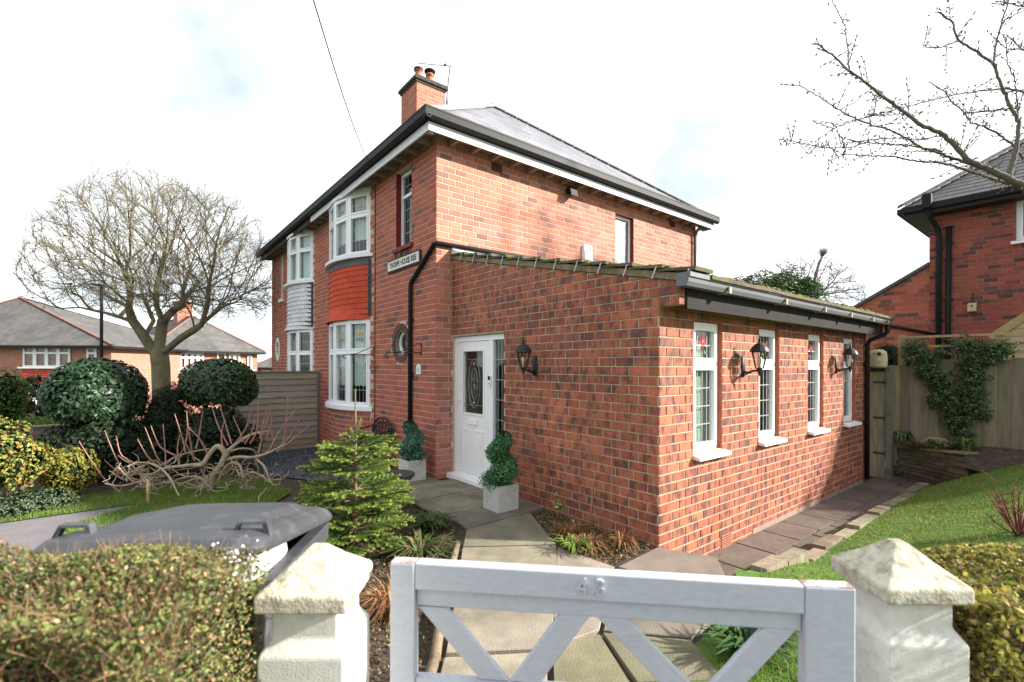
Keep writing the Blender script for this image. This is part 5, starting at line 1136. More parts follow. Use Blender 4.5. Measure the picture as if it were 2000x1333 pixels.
bag((.12,.24,1.055), (.135,.20,.10), 'white rubbish bag showing under the right of the bin lid'); bag((-.13,.20,1.065), (.125,.20,.10), 'white rubbish bag showing under the left of the bin lid')
# ================================================================== houses down the hill (left) and the neighbour behind (right)
def far_brick(name, u, c1=(.40,.15,.095), c2=(.32,.11,.075)):
    m = bpy.data.materials.new(name); m.use_nodes = True; nt = m.node_tree; N = nt.nodes; L = nt.links; b = N['Principled BSDF']; b.inputs['Roughness'].default_value = .85
    geo = N.new('ShaderNodeNewGeometry'); dt = N.new('ShaderNodeVectorMath'); dt.operation = 'DOT_PRODUCT'; dt.inputs[1].default_value = (u[0],u[1],0); L.new(geo.outputs['Position'], dt.inputs[0])
    sx = N.new('ShaderNodeSeparateXYZ'); L.new(geo.outputs['Position'], sx.inputs[0]); cb = N.new('ShaderNodeCombineXYZ'); L.new(dt.outputs['Value'], cb.inputs[0]); L.new(sx.outputs[2], cb.inputs[1])
    br = N.new('ShaderNodeTexBrick'); br.inputs['Scale'].default_value = 1; br.inputs['Brick Width'].default_value = .228; br.inputs['Row Height'].default_value = .0925; br.inputs['Mortar Size'].default_value = .006; br.inputs['Color1'].default_value = (*c1,1); br.inputs['Color2'].default_value = (*c2,1); br.inputs['Mortar'].default_value = (.45,.36,.28,1)
    L.new(cb.outputs[0], br.inputs['Vector']); L.new(br.outputs['Color'], b.inputs['Base Color']); bp = N.new('ShaderNodeBump'); bp.inputs['Strength'].default_value = .4; bp.inputs['Distance'].default_value = .01; L.new(br.outputs['Fac'], bp.inputs['Height']); bp.invert = True; L.new(bp.outputs[0], b.inputs['Normal']); return m
M_OLDSL = mat('old_grey_slate', (.092,.088,.084), .85, .25, 3, .4, 25, stain=(.16,.15,.13), stain_amt=.5, stain_scale=.7, big=.2)
M_REDHIP = mat('red_hip_tile', (.26,.115,.09), .85, .2, 5)
def far_house(label, c, ang, lenA, lenB, eave, base, rise, hipA, hipB_frac=.5, wins=(), chim=None, cat='house', redbay=None):
    """c = (lat, depth) of near corner; A runs along angle ang (deg from the picture plane), B goes back to its left"""
    a = math.radians(ang); A = np.array((math.cos(a), math.sin(a))); Bv = np.array((-math.sin(a), math.cos(a)))
    w2 = lambda s, t, z: tuple(lat(c[0]+A[0]*s+Bv[0]*t, c[1]+A[1]*s+Bv[1]*t, z))
    H = thing('brick_house', w2(lenA/2, lenB/2, base), label, cat); Aw = RT0[:2]*A[0]+FW[:2]*A[1]; Bw = RT0[:2]*Bv[0]+FW[:2]*Bv[1]
    mb = MB(); mb.hexa([w2(0,0,base),w2(lenA,0,base),w2(lenA,.2,base),w2(0,.2,base)], [w2(0,0,eave),w2(lenA,0,eave),w2(lenA,.2,eave),w2(0,.2,eave)]); mb.build('wall', far_brick('far_brick_a', Aw), H)
    for s0, s1 in ((0,.2),(lenA-.2,lenA)):
        mb = MB(); mb.hexa([w2(s0,.2,base),w2(s1,.2,base),w2(s1,lenB,base),w2(s0,lenB,base)], [w2(s0,.2,eave),w2(s1,.2,eave),w2(s1,lenB,eave),w2(s0,lenB,eave)]); mb.build('wall', far_brick('far_brick_b', Bw), H)
    o = .4; e = [w2(-o,-o,eave),w2(lenA+o,-o,eave),w2(lenA+o,lenB+o,eave),w2(-o,lenB+o,eave)]
    if lenA >= lenB: r = [w2(hipA[0],lenB/2,eave+rise), w2(lenA-hipA[1],lenB/2,eave+rise)]; planes = [[e[0],e[1],r[1],r[0]],[e[1],e[2],r[1]],[e[2],e[3],r[0],r[1]],[e[3],e[0],r[0]]]; hips = [(e[0],r[0]),(e[1],r[1]),(r[0],r[1])]
    else: r = [w2(lenA/2,hipA[0],eave+rise), w2(lenA/2,lenB-hipA[1],eave+rise)]; planes = [[e[0],e[1],r[0]],[e[1],e[2],r[1],r[0]],[e[2],e[3],r[1]],[e[3],e[0],r[0],r[1]]]; hips = [(e[0],r[0]),(e[1],r[0]),(r[0],r[1]),(e[3],r[1])]
    mb = MB()
    for p in planes: mb.prism(p, (0,0,-.06))
    R_ = mb.build('roof', M_OLDSL, H)
    for (p, q) in hips: ridge_run(R_, np.array(p)+(0,0,.02), np.array(q)+(0,0,.02), M_REDHIP, .075, .45)
    mb = MB()
    for p, q in zip(e, e[1:]+e[:1]): mb.bar(np.array(p)-(0,0,.10), np.array(q)-(0,0,.10), .12, .14)
    mb.build('gutter', M_BLACK, H)
    for (face, s0, s1, z0, z1, nl, tr, red) in wins:
        if face == 'A': og = w2(s0,0,0); u, n = Aw, -Bw
        else: og = w2(0,s1,0); u, n = -Bw, -Aw
        wd = (s1-s0); fc = [((og[0]+u[0]*wd*i/nl+n[0]*.16, og[1]+u[1]*wd*i/nl+n[1]*.16), (u[0],u[1]), (n[0],n[1]), wd/nl, .05) for i in range(nl)]
        W_ = window(H, fc, z0, z1, trans=z0+(z1-z0)*tr if tr else None, fw=.065, sash=.02, backing=(.12, M_DARK if (nl+int(s0*10)) % 2 else M_NET))
        mb = MB(); q = lambda s, o_, z: (og[0]+u[0]*s+n[0]*o_, og[1]+u[1]*s+n[1]*o_, z); mb.hexa([q(-.15,.02,z0-.08),q(wd+.15,.02,z0-.08),q(wd+.15,.25,z0-.08),q(-.15,.25,z0-.08)][::-1], [q(-.15,.02,z0),q(wd+.15,.02,z0),q(wd+.15,.25,z0),q(-.15,.25,z0)][::-1]); mb.build('sill', M_WPAINT, W_)
        if red:
            T = TF((og[0],og[1],0), u, n); mb = MB(T)
            rows = 9; zz0, zz1 = red
            for k in range(rows):
                a0 = zz1-(zz1-zz0)*(k+1)/rows; a1 = zz1-(zz1-zz0)*k/rows; mb.hexa([(0,.0,a0),(wd,.0,a0),(wd,.18,a0),(0,.18,a0)], [(0,0,a1),(wd,0,a1),(wd,.16,a1),(0,.16,a1)])
            mb.build('hung_tile_band', mat('red_hung_tiles',(.42,.06,.035),.75,.2,6), H)
    if chim:
        s, t, wq, z0, z1 = chim; mb = MB(); mb.hexa([w2(s,t,z0),w2(s+wq,t,z0),w2(s+wq,t+wq,z0),w2(s,t+wq,z0)], [w2(s,t,z1),w2(s+wq,t,z1),w2(s+wq,t+wq,z1),w2(s,t+wq,z1)]); C_ = mb.build('chimney', far_brick('far_brick_c', Aw, (.38,.12,.08)), H)
        mb = MB(); mb.hexa([w2(s-.06,t-.06,z1),w2(s+wq+.06,t-.06,z1),w2(s+wq+.06,t+wq+.06,z1),w2(s-.06,t+wq+.06,z1)], [w2(s-.06,t-.06,z1+.12),w2(s+wq+.06,t-.06,z1+.12),w2(s+wq+.06,t+wq+.06,z1+.12),w2(s-.06,t+wq+.06,z1+.12)]); mb.build('chimney_crown', far_brick('far_brick_d', Aw, (.33,.10,.07)), C_)
    return H
pxw = lambda p, d: (p-1000)/934*d
c1_ = (-33.5, 25.0)
far_house('brick house at the far left with red tiled bay below wide white windows', c1_, 2.0, 12.2, 7.6, 2.72, -3.2, 3.05, (4.0,8.4),
          wins=[('A', 7.75, 10.15, 1.58, 2.66, 4, .68, (.70,1.50)), ('A', 7.75, 10.15, -.72, .66, 4, .68, None), ('A', 11.0, 11.5, 1.7, 2.6, 1, .68, None)])
far_house('brick house with hipped grey roof and chimney behind the bare tree', (-22.5, 30.0), 50, 6.2, 12.6, 2.66, -3.2, 2.55, (3.3,3.3),
          wins=[('A',1.40,2.75,1.45,2.5,4,.7,None),('A',3.55,4.1,2.0,2.52,1,None,None),('A',4.3,5.0,1.95,2.52,2,None,None),('A',5.5,5.8,1.4,2.4,1,None,None),('B',8.9,9.7,1.6,2.4,2,None,None)], chim=(2.5,4.6,.95,4.6,6.25))
far_house('small distant house with slate roof glimpsed past the grey tiled bay', (pxw(500,46),46), 10, 6, 6, 1.5, -3.2, 2.2, (3,3), wins=[('A',.5,1.3,.0,1.2,2,None,None),('A',1.7,2.3,.0,1.2,1,None,None)])
# right neighbour
NY = 11.0; rn = thing('brick_house', (8,14,.3), 'dark brick neighbouring house at the right edge behind the board fence', 'house')
mb = MB(); wall_slab(mb, (3.75,NY,0), Xd, nF, 4.9, .2, 5.34, [(1.40,2.6,4.36,5.27)], .15); wall_slab(mb, (2.3,NY+.05,0), Xd, nF, 1.45, .2, 4.3, [], .15, top=lambda u: 3.22+.595*u); wall_slab(mb, (3.75,NY+.15,0), Yd, (-1,0,0), 7, .2, 5.34, [], .15)
rwl = mb.build('wall', mat('dark_mortar',(.26,.165,.125),.95,.2,12), rn)
RB = Bricks([(.6,(.27,.070,.048),.16),(.22,(.21,.060,.045),.15),(.18,(.105,.045,.042),.2)])
RB.wall((3.75,NY,0), Xd, nF, 4.0, 1.7, 5.34, .0925, .228, [(1.40,2.6,4.36,5.27)]); RB.pal = [(.65,(.36,.10,.06),.16),(.2,(.25,.07,.05),.15),(.15,(.12,.055,.05),.2)]
RB.wall((2.3,NY+.05,0), Xd, nF, 1.44, 1.7, 4.2, .0925, .228, top=lambda u: 3.20+.595*u); RB.build(rwl, M_BO, M_BA, n_single=300)
window(rn, [((5.15,NY),Xd,nF,1.2,.06)], 4.36, 5.26, fw=.07, sash=.03, backing=(.2,M_DARK)); mb = MB(); mb.box((5.08,NY-.08,4.30),(6.4,NY,4.36)); mb.build('sill', M_WPAINT, rn)
Ra = (3.32,NY-.45,5.42); Rb = (9.0,NY-.45,5.42); Rc = (9.0,NY+7.4,5.42); Rd = (3.32,NY+7.4,5.42); R1 = (6.1,NY+3.5,8.0); R2 = (6.6,NY+3.5,8.0)
mb = MB()
for p in ([Ra,Rb,R2,R1],[Rd,Ra,R1],[Rb,Rc,R2]): mb.prism(p, (0,0,-.06))
rr_ = mb.build('roof', M_OLDSL, rn); mb = MB(); slates(mb, Ra, Rb, R1, R2, .24, .30, (.13,.125,.12)); mb.build('slate_courses', M_SLATE, rr_, kind='stuff'); ridge_run(rr_, np.array(Ra)+(0,0,.03), np.array(R1)+(0,0,.03), mat('brown_hip_tile',(.16,.13,.11),.9,.2,8), .10)
mb = MB(); mb.box((3.32,NY-.52,5.28),(9.0,NY-.42,5.40)); mb.box((3.25,NY-.5,5.28),(3.33,NY+7,5.40)); mb.build('gutter', M_BLACK, rn); mb = MB(); mb.box((3.36,NY-.41,5.20),(8.9,NY-.0,5.29)); mb.box((3.36,NY,5.20),(3.74,NY+7,5.29)); mb.build('eaves_box', M_IRON, rn)
mb = MB(); mb.box((3.72,NY-.58,5.3),(3.88,NY-.44,5.62)); mb.tube([(3.8,NY-.47,5.35),(3.82,NY-.35,5.1),(3.90,NY-.10,4.9),(3.93,NY-.09,4.7),(3.93,NY-.09,.4)], .055, 10); mb.build('downpipe', M_BLACK, rn); mb = MB(); mb.tube([(4.10,NY-.06,4.9),(4.08,NY-.06,.4)], .05, 10); mb.build('soil_pipe', M_BLACK, rn); mb = MB(); mb.tube([(2.55,NY-.0,2.85),(3.85,NY-.0,2.46)], .035, 8); mb.build('waste_pipe', M_BLACK, rn)
mb = MB(); mb.hexa([(2.2,NY-.03,3.16),(3.74,NY-.03,4.08),(3.74,NY+5,4.08),(2.2,NY+5,3.16)], [(2.2,NY-.03,3.24),(3.74,NY-.03,4.16),(3.74,NY+5,4.16),(2.2,NY+5,3.24)]); mb.build('lean_to_roof', M_OLDSL, rn); mb = MB(); mb.box((2.12,NY-.06,3.06),(2.3,NY+.05,3.22)); mb.build('gutter_end', M_UPVC, rn)
nbx = thing('nest_box', (4.49,NY,2.95), 'small cream nest box hanging on the dark brick neighbour wall', 'nest box'); mb = MB(); mb.hexa([(4.42,NY-.13,2.93),(4.56,NY-.13,2.93),(4.56,NY-.006,2.93),(4.42,NY-.006,2.93)], [(4.42,NY-.13,3.10),(4.56,NY-.13,3.10),(4.56,NY-.006,3.13),(4.42,NY-.006,3.13)]); mb.build('case', mat('nest_box_wood',(.48,.38,.24),.85,.2,12), nbx); mb = MB(); mb.tube([(4.49,NY-.02,3.12),(4.49,NY-.01,3.36)], .006, 5); mb.build('hanger', M_IRON, nbx); mb = MB(); mb.tube([(4.49,NY-.134,3.05),(4.49,NY-.128,3.05)], .02, 10); mb.build('entrance_hole', M_DARK, nbx)
# ================================================================== street lamp
slp = atD(198,700,12.0); lb = gz(slp[0])-.1; top_ = atD(198,560,12.0)[2]; lmp = thing('street_lamp', (slp[0],slp[1],lb), 'slim black street lamp in front of the bare tree', 'street lamp')
mb = MB(); mb.tube([(slp[0],slp[1],lb),(slp[0],slp[1],lb+1.0)], .065, 12); mb.tube([(slp[0],slp[1],lb+1.3),(slp[0],slp[1],top_)], [.040,.034], 10); mb.build('column', M_BLACK, lmp)
hd = -RT0; mb = MB(); T = TF((slp[0],slp[1],top_), hd[:2], FW[:2]); mb.T = T; mb.hexa([(-.06,-.07,-.03),(.27,-.05,.04),(.27,.05,.04),(-.06,.07,-.03)], [(-.04,-.05,.05),(.27,-.04,.07),(.27,.04,.07),(-.04,.05,.05)]); mb.build('lamp_head', M_BLACK, lmp)
# ================================================================== trees
M_BARK = mat('olive_bark', (.165,.138,.088), .95, .3, 6, .6, 30, stain=(.16,.17,.06), stain_amt=.5, stain_scale=3)
def px_line(pl, dep, k=1, ox=0, oy=0, dd=None):
    out = []
    for i, p in enumerate(pl):
        d = dep+(0 if dd is None else dd*i/max(1,len(pl)-1)); out.append(atD(ox+p[0]/k, oy+p[1]/k, d))
    return out
def densify(pl, step):
    out = [np.array(pl[0])]
    for a, b in zip(pl[:-1], pl[1:]):
        n = max(1, int(np.linalg.norm(np.array(b)-np.array(a))/step))
        for i in range(1, n+1): out.append(np.array(a)+(np.array(b)-np.array(a))*i/n)
    return out
rng = np.random.default_rng(21); TD = 15.0
bt0 = atD(316,745,TD); bz = gz(bt0[0])-.1; kk = dict(k=3.333, oy=300)
trunk = densify([np.array((bt0[0],bt0[1],bz)), atD(316,790,TD), atD(314,715,TD), atD(311,690,TD)], .25)
limbs = [([(1000,1290),(930,1180),(860,1085),(838,1000),(850,920),(820,800),(770,690)], -.8), ([(860,1090),(690,1040),(520,1003),(400,1010)], -.6), ([(1035,1270),(1060,1090),(1020,1000),(1020,860),(1060,700),(1070,610)], .6), ([(1060,1090),(1170,980),(1260,880),(1320,770)], 1.6), ([(1060,1300),(1180,1200),(1310,1120),(1350,990),(1360,860),(1390,720)], -1.4), ([(1345,1080),(1450,1000),(1600,940)], -.8), ([(960,1160),(1000,1090),(930,930),(900,820)], 1.8), ([(840,1000),(700,930),(560,850),(440,760)], 1.0), ([(1190,990),(1190,900),(1240,760),(1200,560)], 2.0)]
roots = [(trunk, None)]; allp = list(trunk); 
for pl, dd in limbs:
    q = densify([atD(p[0]/3.333, 300+p[1]/3.333, TD+dd*i/(len(pl)-1)) for i, p in enumerate(pl)], .25)
    d = [np.linalg.norm(np.array(x)-q[0]) for x in allp]; at = int(np.argmin(d)); roots.append((q, at)); allp += q
cen = atD(318,535,TD); n = 3300; d = rand_dirs(n*2); rr_ = rng.random(n*2)**(1/2.2); pts = d*rr_[:,None]
pts = pts[pts[:,2] > -.42][:n]; pts = cen+pts[:,:1]*RT0*3.35+pts[:,1:2]*FW*2.9+pts[:,2:]*np.array((0,0,2.95))
nodes, par = grow(roots, pts, .18, 1.3, .22, 110, .15, .55, atD(315,720,TD))
bt = thing('bare_tree', (bt0[0],bt0[1],bz), 'large bare spreading tree at left behind the domed shrubs', 'tree'); mb = MB(); tree_mesh(mb, nodes, par, .0060, 2.0, .25, 10, twigs=3, twig_len=.45, gamma=1.08); mb.build('branches', M_BARK, bt)
# distant bare tree behind the extension
rng = np.random.default_rng(5); fc = atD(1572,580,32); base = np.array((fc[0],fc[1],.3)); n = 1700; d = rand_dirs(n*2); d = d[d[:,2] > -.2][:n]; pts = fc+(d*rng.random((len(d),1))**.45)@np.stack([RT0*3.9,FW*2.5,np.array((0,0,2.6))])
nodes, par = grow([(densify([base, base+(0,0,3.5), base+(0.2,0,5.0)], .4), None)], pts, .30, 3.2, .36, 70, .1); ft = thing('bare_tree', tuple(base), 'distant bare tree rising behind the dark conifer hedge', 'tree'); mb = MB(); tree_mesh(mb, nodes, par, .011, 2.1, .20, 6, twigs=3, twig_len=.5); mb.build('branches', mat('grey_brown_bark',(.14,.115,.105),.95,.2,4), ft)
# near right tree, limbs reaching into the frame
rng = np.random.default_rng(9); random.seed(9)
RTD = 8.0; tb = lat(10.6,8.1,0); tz = .25; rt_ = thing('garden_tree', (tb[0],tb[1],tz), 'budding garden tree whose twiggy limbs reach in from the upper right', 'tree')
Bk = [([(1760,1310),(1666,1215),(1560,1160),(1430,1100),(1310,1050),(1220,950),(1130,870),(1000,820),(900,740),(760,640),(640,540),(530,465),(430,370),(330,290),(285,287)], .050, .0065, -.35), ([(530,465),(520,330),(500,170),(440,50),(415,-20)], .009, .004, .1),
      ([(1480,1120),(1200,1030),(1000,960),(900,900),(780,840),(660,810),(560,770),(450,710),(330,630),(210,560)], .026, .004, .25), ([(1620,1200),(1500,1180),(1300,1110),(1130,1060),(960,1050),(820,1020),(640,1015),(510,1005),(390,1050)], .026, .004, .5), ([(1130,985),(960,955),(800,940),(640,930),(540,960),(370,965),(220,935),(75,905)], .013, .003, .35),
      ([(1800,1180),(1666,1040),(1610,960),(1500,870),(1400,825),(1320,800),(1280,740),(1180,650),(1150,600),(1060,540)], .022, .005, .6), ([(1570,1150),(1610,1000),(1635,800),(1570,680),(1520,560),(1470,420),(1380,350),(1240,265),(1200,150),(1110,80)], .030, .008, -.15), ([(1470,400),(1490,260),(1530,120),(1580,-30)], .011, .007, .1),
      ([(1800,640),(1666,600),(1560,580),(1400,590),(1200,620),(1000,670),(860,710),(690,750),(580,780),(400,850)], .016, .003, .8), ([(1760,420),(1666,330),(1550,230)], .014, .005, .4), ([(1635,800),(1610,520),(1560,420),(1550,260)], .011, .004, .5), ([(1240,265),(1120,315),(1010,305),(1045,160)], .009, .003, .0), ([(1640,700),(1480,720),(1290,740)], .012, .008, .3), ([(1720,60),(1620,35),(1480,10)], .011, .005, .3), ([(1130,885),(1000,910),(760,900),(560,925),(400,945)], .008, .003, -.2), ([(900,745),(690,755),(700,650),(660,560),(625,410)], .007, .003, .2), ([(1320,810),(1380,760),(1420,800)], .006, .003, .0)]
mb = MB(); bud = MB(); spur = []
M_BUD = mat('bud_brown', (.13,.10,.06), .8, .2, 20)
for pl, r0, r1, dd in Bk:
    P = densify([atD(1500+p[0]/3.333, p[1]/3.333, RTD+1.6*dd*(1-i/(len(pl)-1)*.4)) for i, p in enumerate(pl)], .05); P = [p+rng.normal(size=3)*.005 for p in P]
    m = len(P); mb.tube(P, [r0*1.5+(r1*1.6-r0*1.5)*(i/(m-1))**.5 for i in range(m)], 7 if r0 > .02 else 5, cap=False)
    for i in range(1, m):
        if random.random() < .75: spur.append((P[i], P[i]-P[i-1], r0+(r1-r0)*(i/(m-1))**.7))
for p, d, r in spur:
    d = Vector(d).normalized(); k = 1 if random.random() < .6 else 2
    for _ in range(k):
        s = (d*random.uniform(-.2,.8)+Vector((random.gauss(0,.7),random.gauss(0,.7),random.gauss(.25,.7)))).normalized(); ln = random.uniform(.04,.11) if random.random() < .86 else random.uniform(.2,.55); q = Vector(p)
        mid = q+s*ln*.5+Vector((0,0,random.gauss(0,.1)*ln)); e = q+s*ln; mb.tube([q,mid,e], [.0075,.006,.004], 4, cap=False)
        nb = 1 if ln < .06 else int(ln/.085)
        for j in range(nb):
            c = q+(e-q)*((j+1)/nb); bd_ = (s+Vector((random.gauss(0,.5),random.gauss(0,.5),random.gauss(.1,.5)))).normalized(); L0 = random.uniform(.04,.075); bud.tube([c,c+bd_*L0*.45,c+bd_*L0], [.005,.013,.003], 5, cap=False)
tk = [np.array((tb[0],tb[1],tz)), np.array((tb[0]+.03,tb[1],1.2)), np.array((tb[0],tb[1]+.03,2.9)), atD(1500+1900/3.333, 1460/3.333, RTD-.1), atD(1500+1760/3.333, 1310/3.333, RTD-.3)]
mb.tube(tk, [.22,.19,.17,.14,.08], 10, cap=False); mb.tube([tk[3], atD(2130,300,RTD+.3), atD(2060,80,RTD+.2), atD(2010,10,RTD)], [.10,.07,.045,.03], 8, cap=False); mb.tube([atD(2100,220,RTD+.3), atD(1500+1800/3.333,640/3.333,RTD+.8)], [.04,.024], 6, cap=False); mb.tube([tk[3], atD(1500+1800/3.333,1180/3.333,RTD+.6)], [.07,.034], 6, cap=False); mb.tube([atD(2100,200,RTD+.3), atD(1500+1760/3.333,420/3.333,RTD+.4)], [.035,.021], 6, cap=False); mb.tube([atD(2060,80,RTD+.2), atD(1500+1720/3.333,60/3.333,RTD+.3)], [.03,.017], 6, cap=False)
mb.build('branches', mat('grey_green_bark',(.115,.10,.085),.9,.3,14,.5,60,stain=(.13,.15,.05),stain_amt=.5,stain_scale=6), rt_); bud.build('buds', M_BUD, rt_, kind='stuff')
# ================================================================== evergreen shrubs
M_GLOSS = mat('glossy_leaf', src='attr', rough=.40, var=.12, scale=8, spec=.4, trans=.08); M_LEAF = mat('soft_leaf', src='attr', rough=.6, var=.15, scale=8, trans=.25)
M_STEM = mat('shrub_stem', (.12,.085,.055), .9, .3, 8, .3, 40)
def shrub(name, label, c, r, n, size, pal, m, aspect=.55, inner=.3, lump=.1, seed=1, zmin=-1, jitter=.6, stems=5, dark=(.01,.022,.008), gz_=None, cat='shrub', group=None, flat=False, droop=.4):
    g0 = gz(c[0])-.05 if gz_ is None else gz_; s = thing(name, (c[0],c[1],g0), label, cat, group)
    pos, d = blob_points(n, c, r, lump, inner, seed, zmin)
    v, q = leaves(pos, d+np.array((0,0,.25)), size, aspect, jitter, droop); arrays('foliage', v, q, pal_cols(len(q), pal, .3), m, s, kind='stuff')
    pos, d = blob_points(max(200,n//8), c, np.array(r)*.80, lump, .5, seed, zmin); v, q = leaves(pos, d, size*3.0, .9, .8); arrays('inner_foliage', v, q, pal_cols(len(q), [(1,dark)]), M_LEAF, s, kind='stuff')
    mb = MB()
    for i in range(stems):
        a = 2*math.pi*i/stems+.4; p0 = (c[0]+.10*math.cos(a), c[1]+.10*math.sin(a), g0); p2 = (c[0]+r[0]*.5*math.cos(a), c[1]+r[1]*.5*math.sin(a), c[2]-r[2]*.1); mb.tube([p0,((p0[0]+p2[0])/2+random.gauss(0,.05),(p0[1]+p2[1])/2+random.gauss(0,.05),(p0[2]+p2[2])/2),p2], [.03,.025,.015], 5)
    mb.build('stems', M_STEM, s); return s
rng = np.random.default_rng(31); random.seed(31)
LAUR = [(1,(.014,.036,.012)),(1,(.020,.052,.018)),(.6,(.032,.07,.028)),(.08,(.08,.12,.06))]
p = atD(196,775,8.0); shrub('domed_shrub', 'larger glossy dark green domed shrub at left in front of low fence', (p[0],p[1],p[2]+.02), (.68,.68,.62), 5600, .095, LAUR, M_GLOSS, .5, .18, .07, 3, -.62, .35)
p = atD(428,752,9.0); shrub('domed_shrub', 'smaller glossy domed shrub beside the tall grey fence panel', (p[0],p[1],p[2]+.0), (.63,.63,.50), 5800, .075, [(1,(.018,.045,.012)),(1,(.028,.066,.016)),(.5,(.045,.095,.025))], M_GLOSS, .5, .18, .06, 5, -.75, .35)
p = atD(326,840,8.4); shrub('conifer_bush', 'dull dark conifer bush between the two domed shrubs', (p[0],p[1],.55), (.36,.36,.82), 9000, .05, [(1,(.018,.032,.014)),(1,(.030,.045,.020)),(.4,(.05,.06,.03))], M_LEAF, .22, .25, .12, 8, -.9, .6, 3, (.008,.013,.006))
p = atD(560-95,830,9.2); p2 = atD(200,900,7.9)
shrub('dark_underplanting', 'dark evergreen underplanting in shadow beneath the larger domed shrub', (p2[0],p2[1],.30), (.85,.85,.55), 5200, .07, [(1,(.015,.03,.012)),(1,(.03,.05,.02))], M_LEAF, .5, .4, .2, 11, -.6)
p2 = atD(420,880,8.6); shrub('dark_underplanting', 'dark evergreen underplanting beneath the smaller domed shrub', (p2[0],p2[1],.35), (.7,.7,.62), 5200, .06, [(1,(.015,.03,.012)),(1,(.03,.05,.02))], M_LEAF, .5, .4, .2, 12, -.6)
p = atD(136,918,6.7); shrub('golden_shrub', 'small rounded golden yellow shrub below the larger domed shrub', (p[0],p[1],p[2]), (.36,.36,.33), 3200, .045, [(1,(.30,.24,.03)),(1,(.22,.21,.03)),(.6,(.10,.13,.025))], M_LEAF, .5, .3, .15, 13, -.8)
p = atD(14,895,6.0); shrub('mottled_shrub', 'yellow green shrub with orange tints at the left edge', (p[0],p[1],p[2]-.02), (.38,.38,.46), 4600, .05, [(1,(.30,.30,.06)),(.8,(.20,.24,.05)),(.5,(.40,.17,.05)),(.5,(.08,.12,.03))], M_LEAF, .55, .45, .25, 14, -.9)
p = atD(52,982,5.9); shrub('ground_cover', 'low grey green ground cover plant by the left lawn', (p[0],p[1],gz(p[0])+.05), (.42,.42,.15), 3000, .035, [(1,(.09,.13,.06)),(1,(.13,.18,.09))], M_LEAF, .4, .5, .3, 15, -.3)
p = atD(-5,775,11.5); shrub('far_shrub', 'green shrub cut by the left edge beyond the fence', (p[0],p[1],p[2]-.1), (.6,.6,.6), 2500, .08, [(1,(.05,.11,.02)),(1,(.09,.16,.03))], M_LEAF, .5, .4, .2, 16, -.9)
pa = lat(-24,20,0); 
# clipped hedge across the road, below the left house
hs = thing('clipped_hedge', tuple(lat(-14.5,13.8,gz(lat(-14.5,13.8,0)[0]))), 'pale green clipped hedge in front of the far left house', 'hedge')
n = 9000; u = rng.random((n,3)); l_ = -19+u[:,0]*8.5; dz = u[:,1]; f_ = rng.random(n) < .5
pos = np.array([lat(l_[i], 13.6+(0 if f_[i] else dz[i]*1.0)+rng.normal()*.04, (.05+rng.normal()*.04) if not f_[i] else -.95+dz[i]*1.0) for i in range(n)]); nn = np.where(f_[:,None], -FW, UP0); v, q = leaves(pos, nn, .10, .6, .6); arrays('foliage', v, q, pal_cols(n, [(1,(.10,.16,.03)),(1,(.14,.20,.04))], .25), M_LEAF, hs, kind='stuff')
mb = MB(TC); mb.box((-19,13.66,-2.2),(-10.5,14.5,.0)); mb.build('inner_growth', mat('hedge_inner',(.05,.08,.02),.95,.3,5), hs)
p = atD(60,760,17); shrub('bare_red_shrub', 'thin reddish shrub in front of the far left house', (p[0],p[1],p[2]-.4), (1.3,1.0,1.0), 1500, .09, [(1,(.22,.12,.06)),(1,(.16,.15,.05))], M_LEAF, .35, .7, .2, 18, -.9)
# conifer hedge behind the extension roof
rng = np.random.default_rng(41)
cl = [(pxw(1432,20),.9,4.9),(pxw(1470,20),1.0,5.3),(pxw(1510,20),1.1,5.55),(pxw(1550,20),1.15,5.6),(pxw(1580,20),.9,5.4)]
cf = thing('conifer_hedge', tuple(lat(pxw(1520,20),20,.3)), 'dark green conifer hedge rising behind the mossy extension roof', 'hedge')
V = []; Q = []; o_ = 0; Cc = []
for (l0, r_, zt) in cl:
    pos, d = blob_points(3600, lat(l0,20.3,zt-1.6), (r_,r_,1.7), .2, .3, int(l0*10), -.6); v, q = leaves(pos, d+np.array((0,0,.7)), .20, .28, .5); V.append(v); Q.append(q+o_); o_ += len(v)
arrays('foliage', np.vstack(V), np.vstack(Q), pal_cols(len(np.vstack(Q)), [(1,(.03,.065,.018)),(1,(.045,.095,.022)),(.5,(.07,.13,.03))], .3), M_LEAF, cf, kind='stuff')
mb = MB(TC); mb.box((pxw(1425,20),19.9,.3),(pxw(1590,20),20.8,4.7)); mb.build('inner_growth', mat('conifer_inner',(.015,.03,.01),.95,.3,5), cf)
p = onY(1738,672,8.0); shrub('evergreen_bush', 'dark evergreen bush behind the side gate post', (p[0],8.0,1.75), (.34,.34,.40), 2600, .055, [(1,(.03,.055,.02)),(1,(.05,.07,.025)),(.4,(.09,.08,.035))], M_LEAF, .3, .35, .15, 22, -1, gz_=.3)
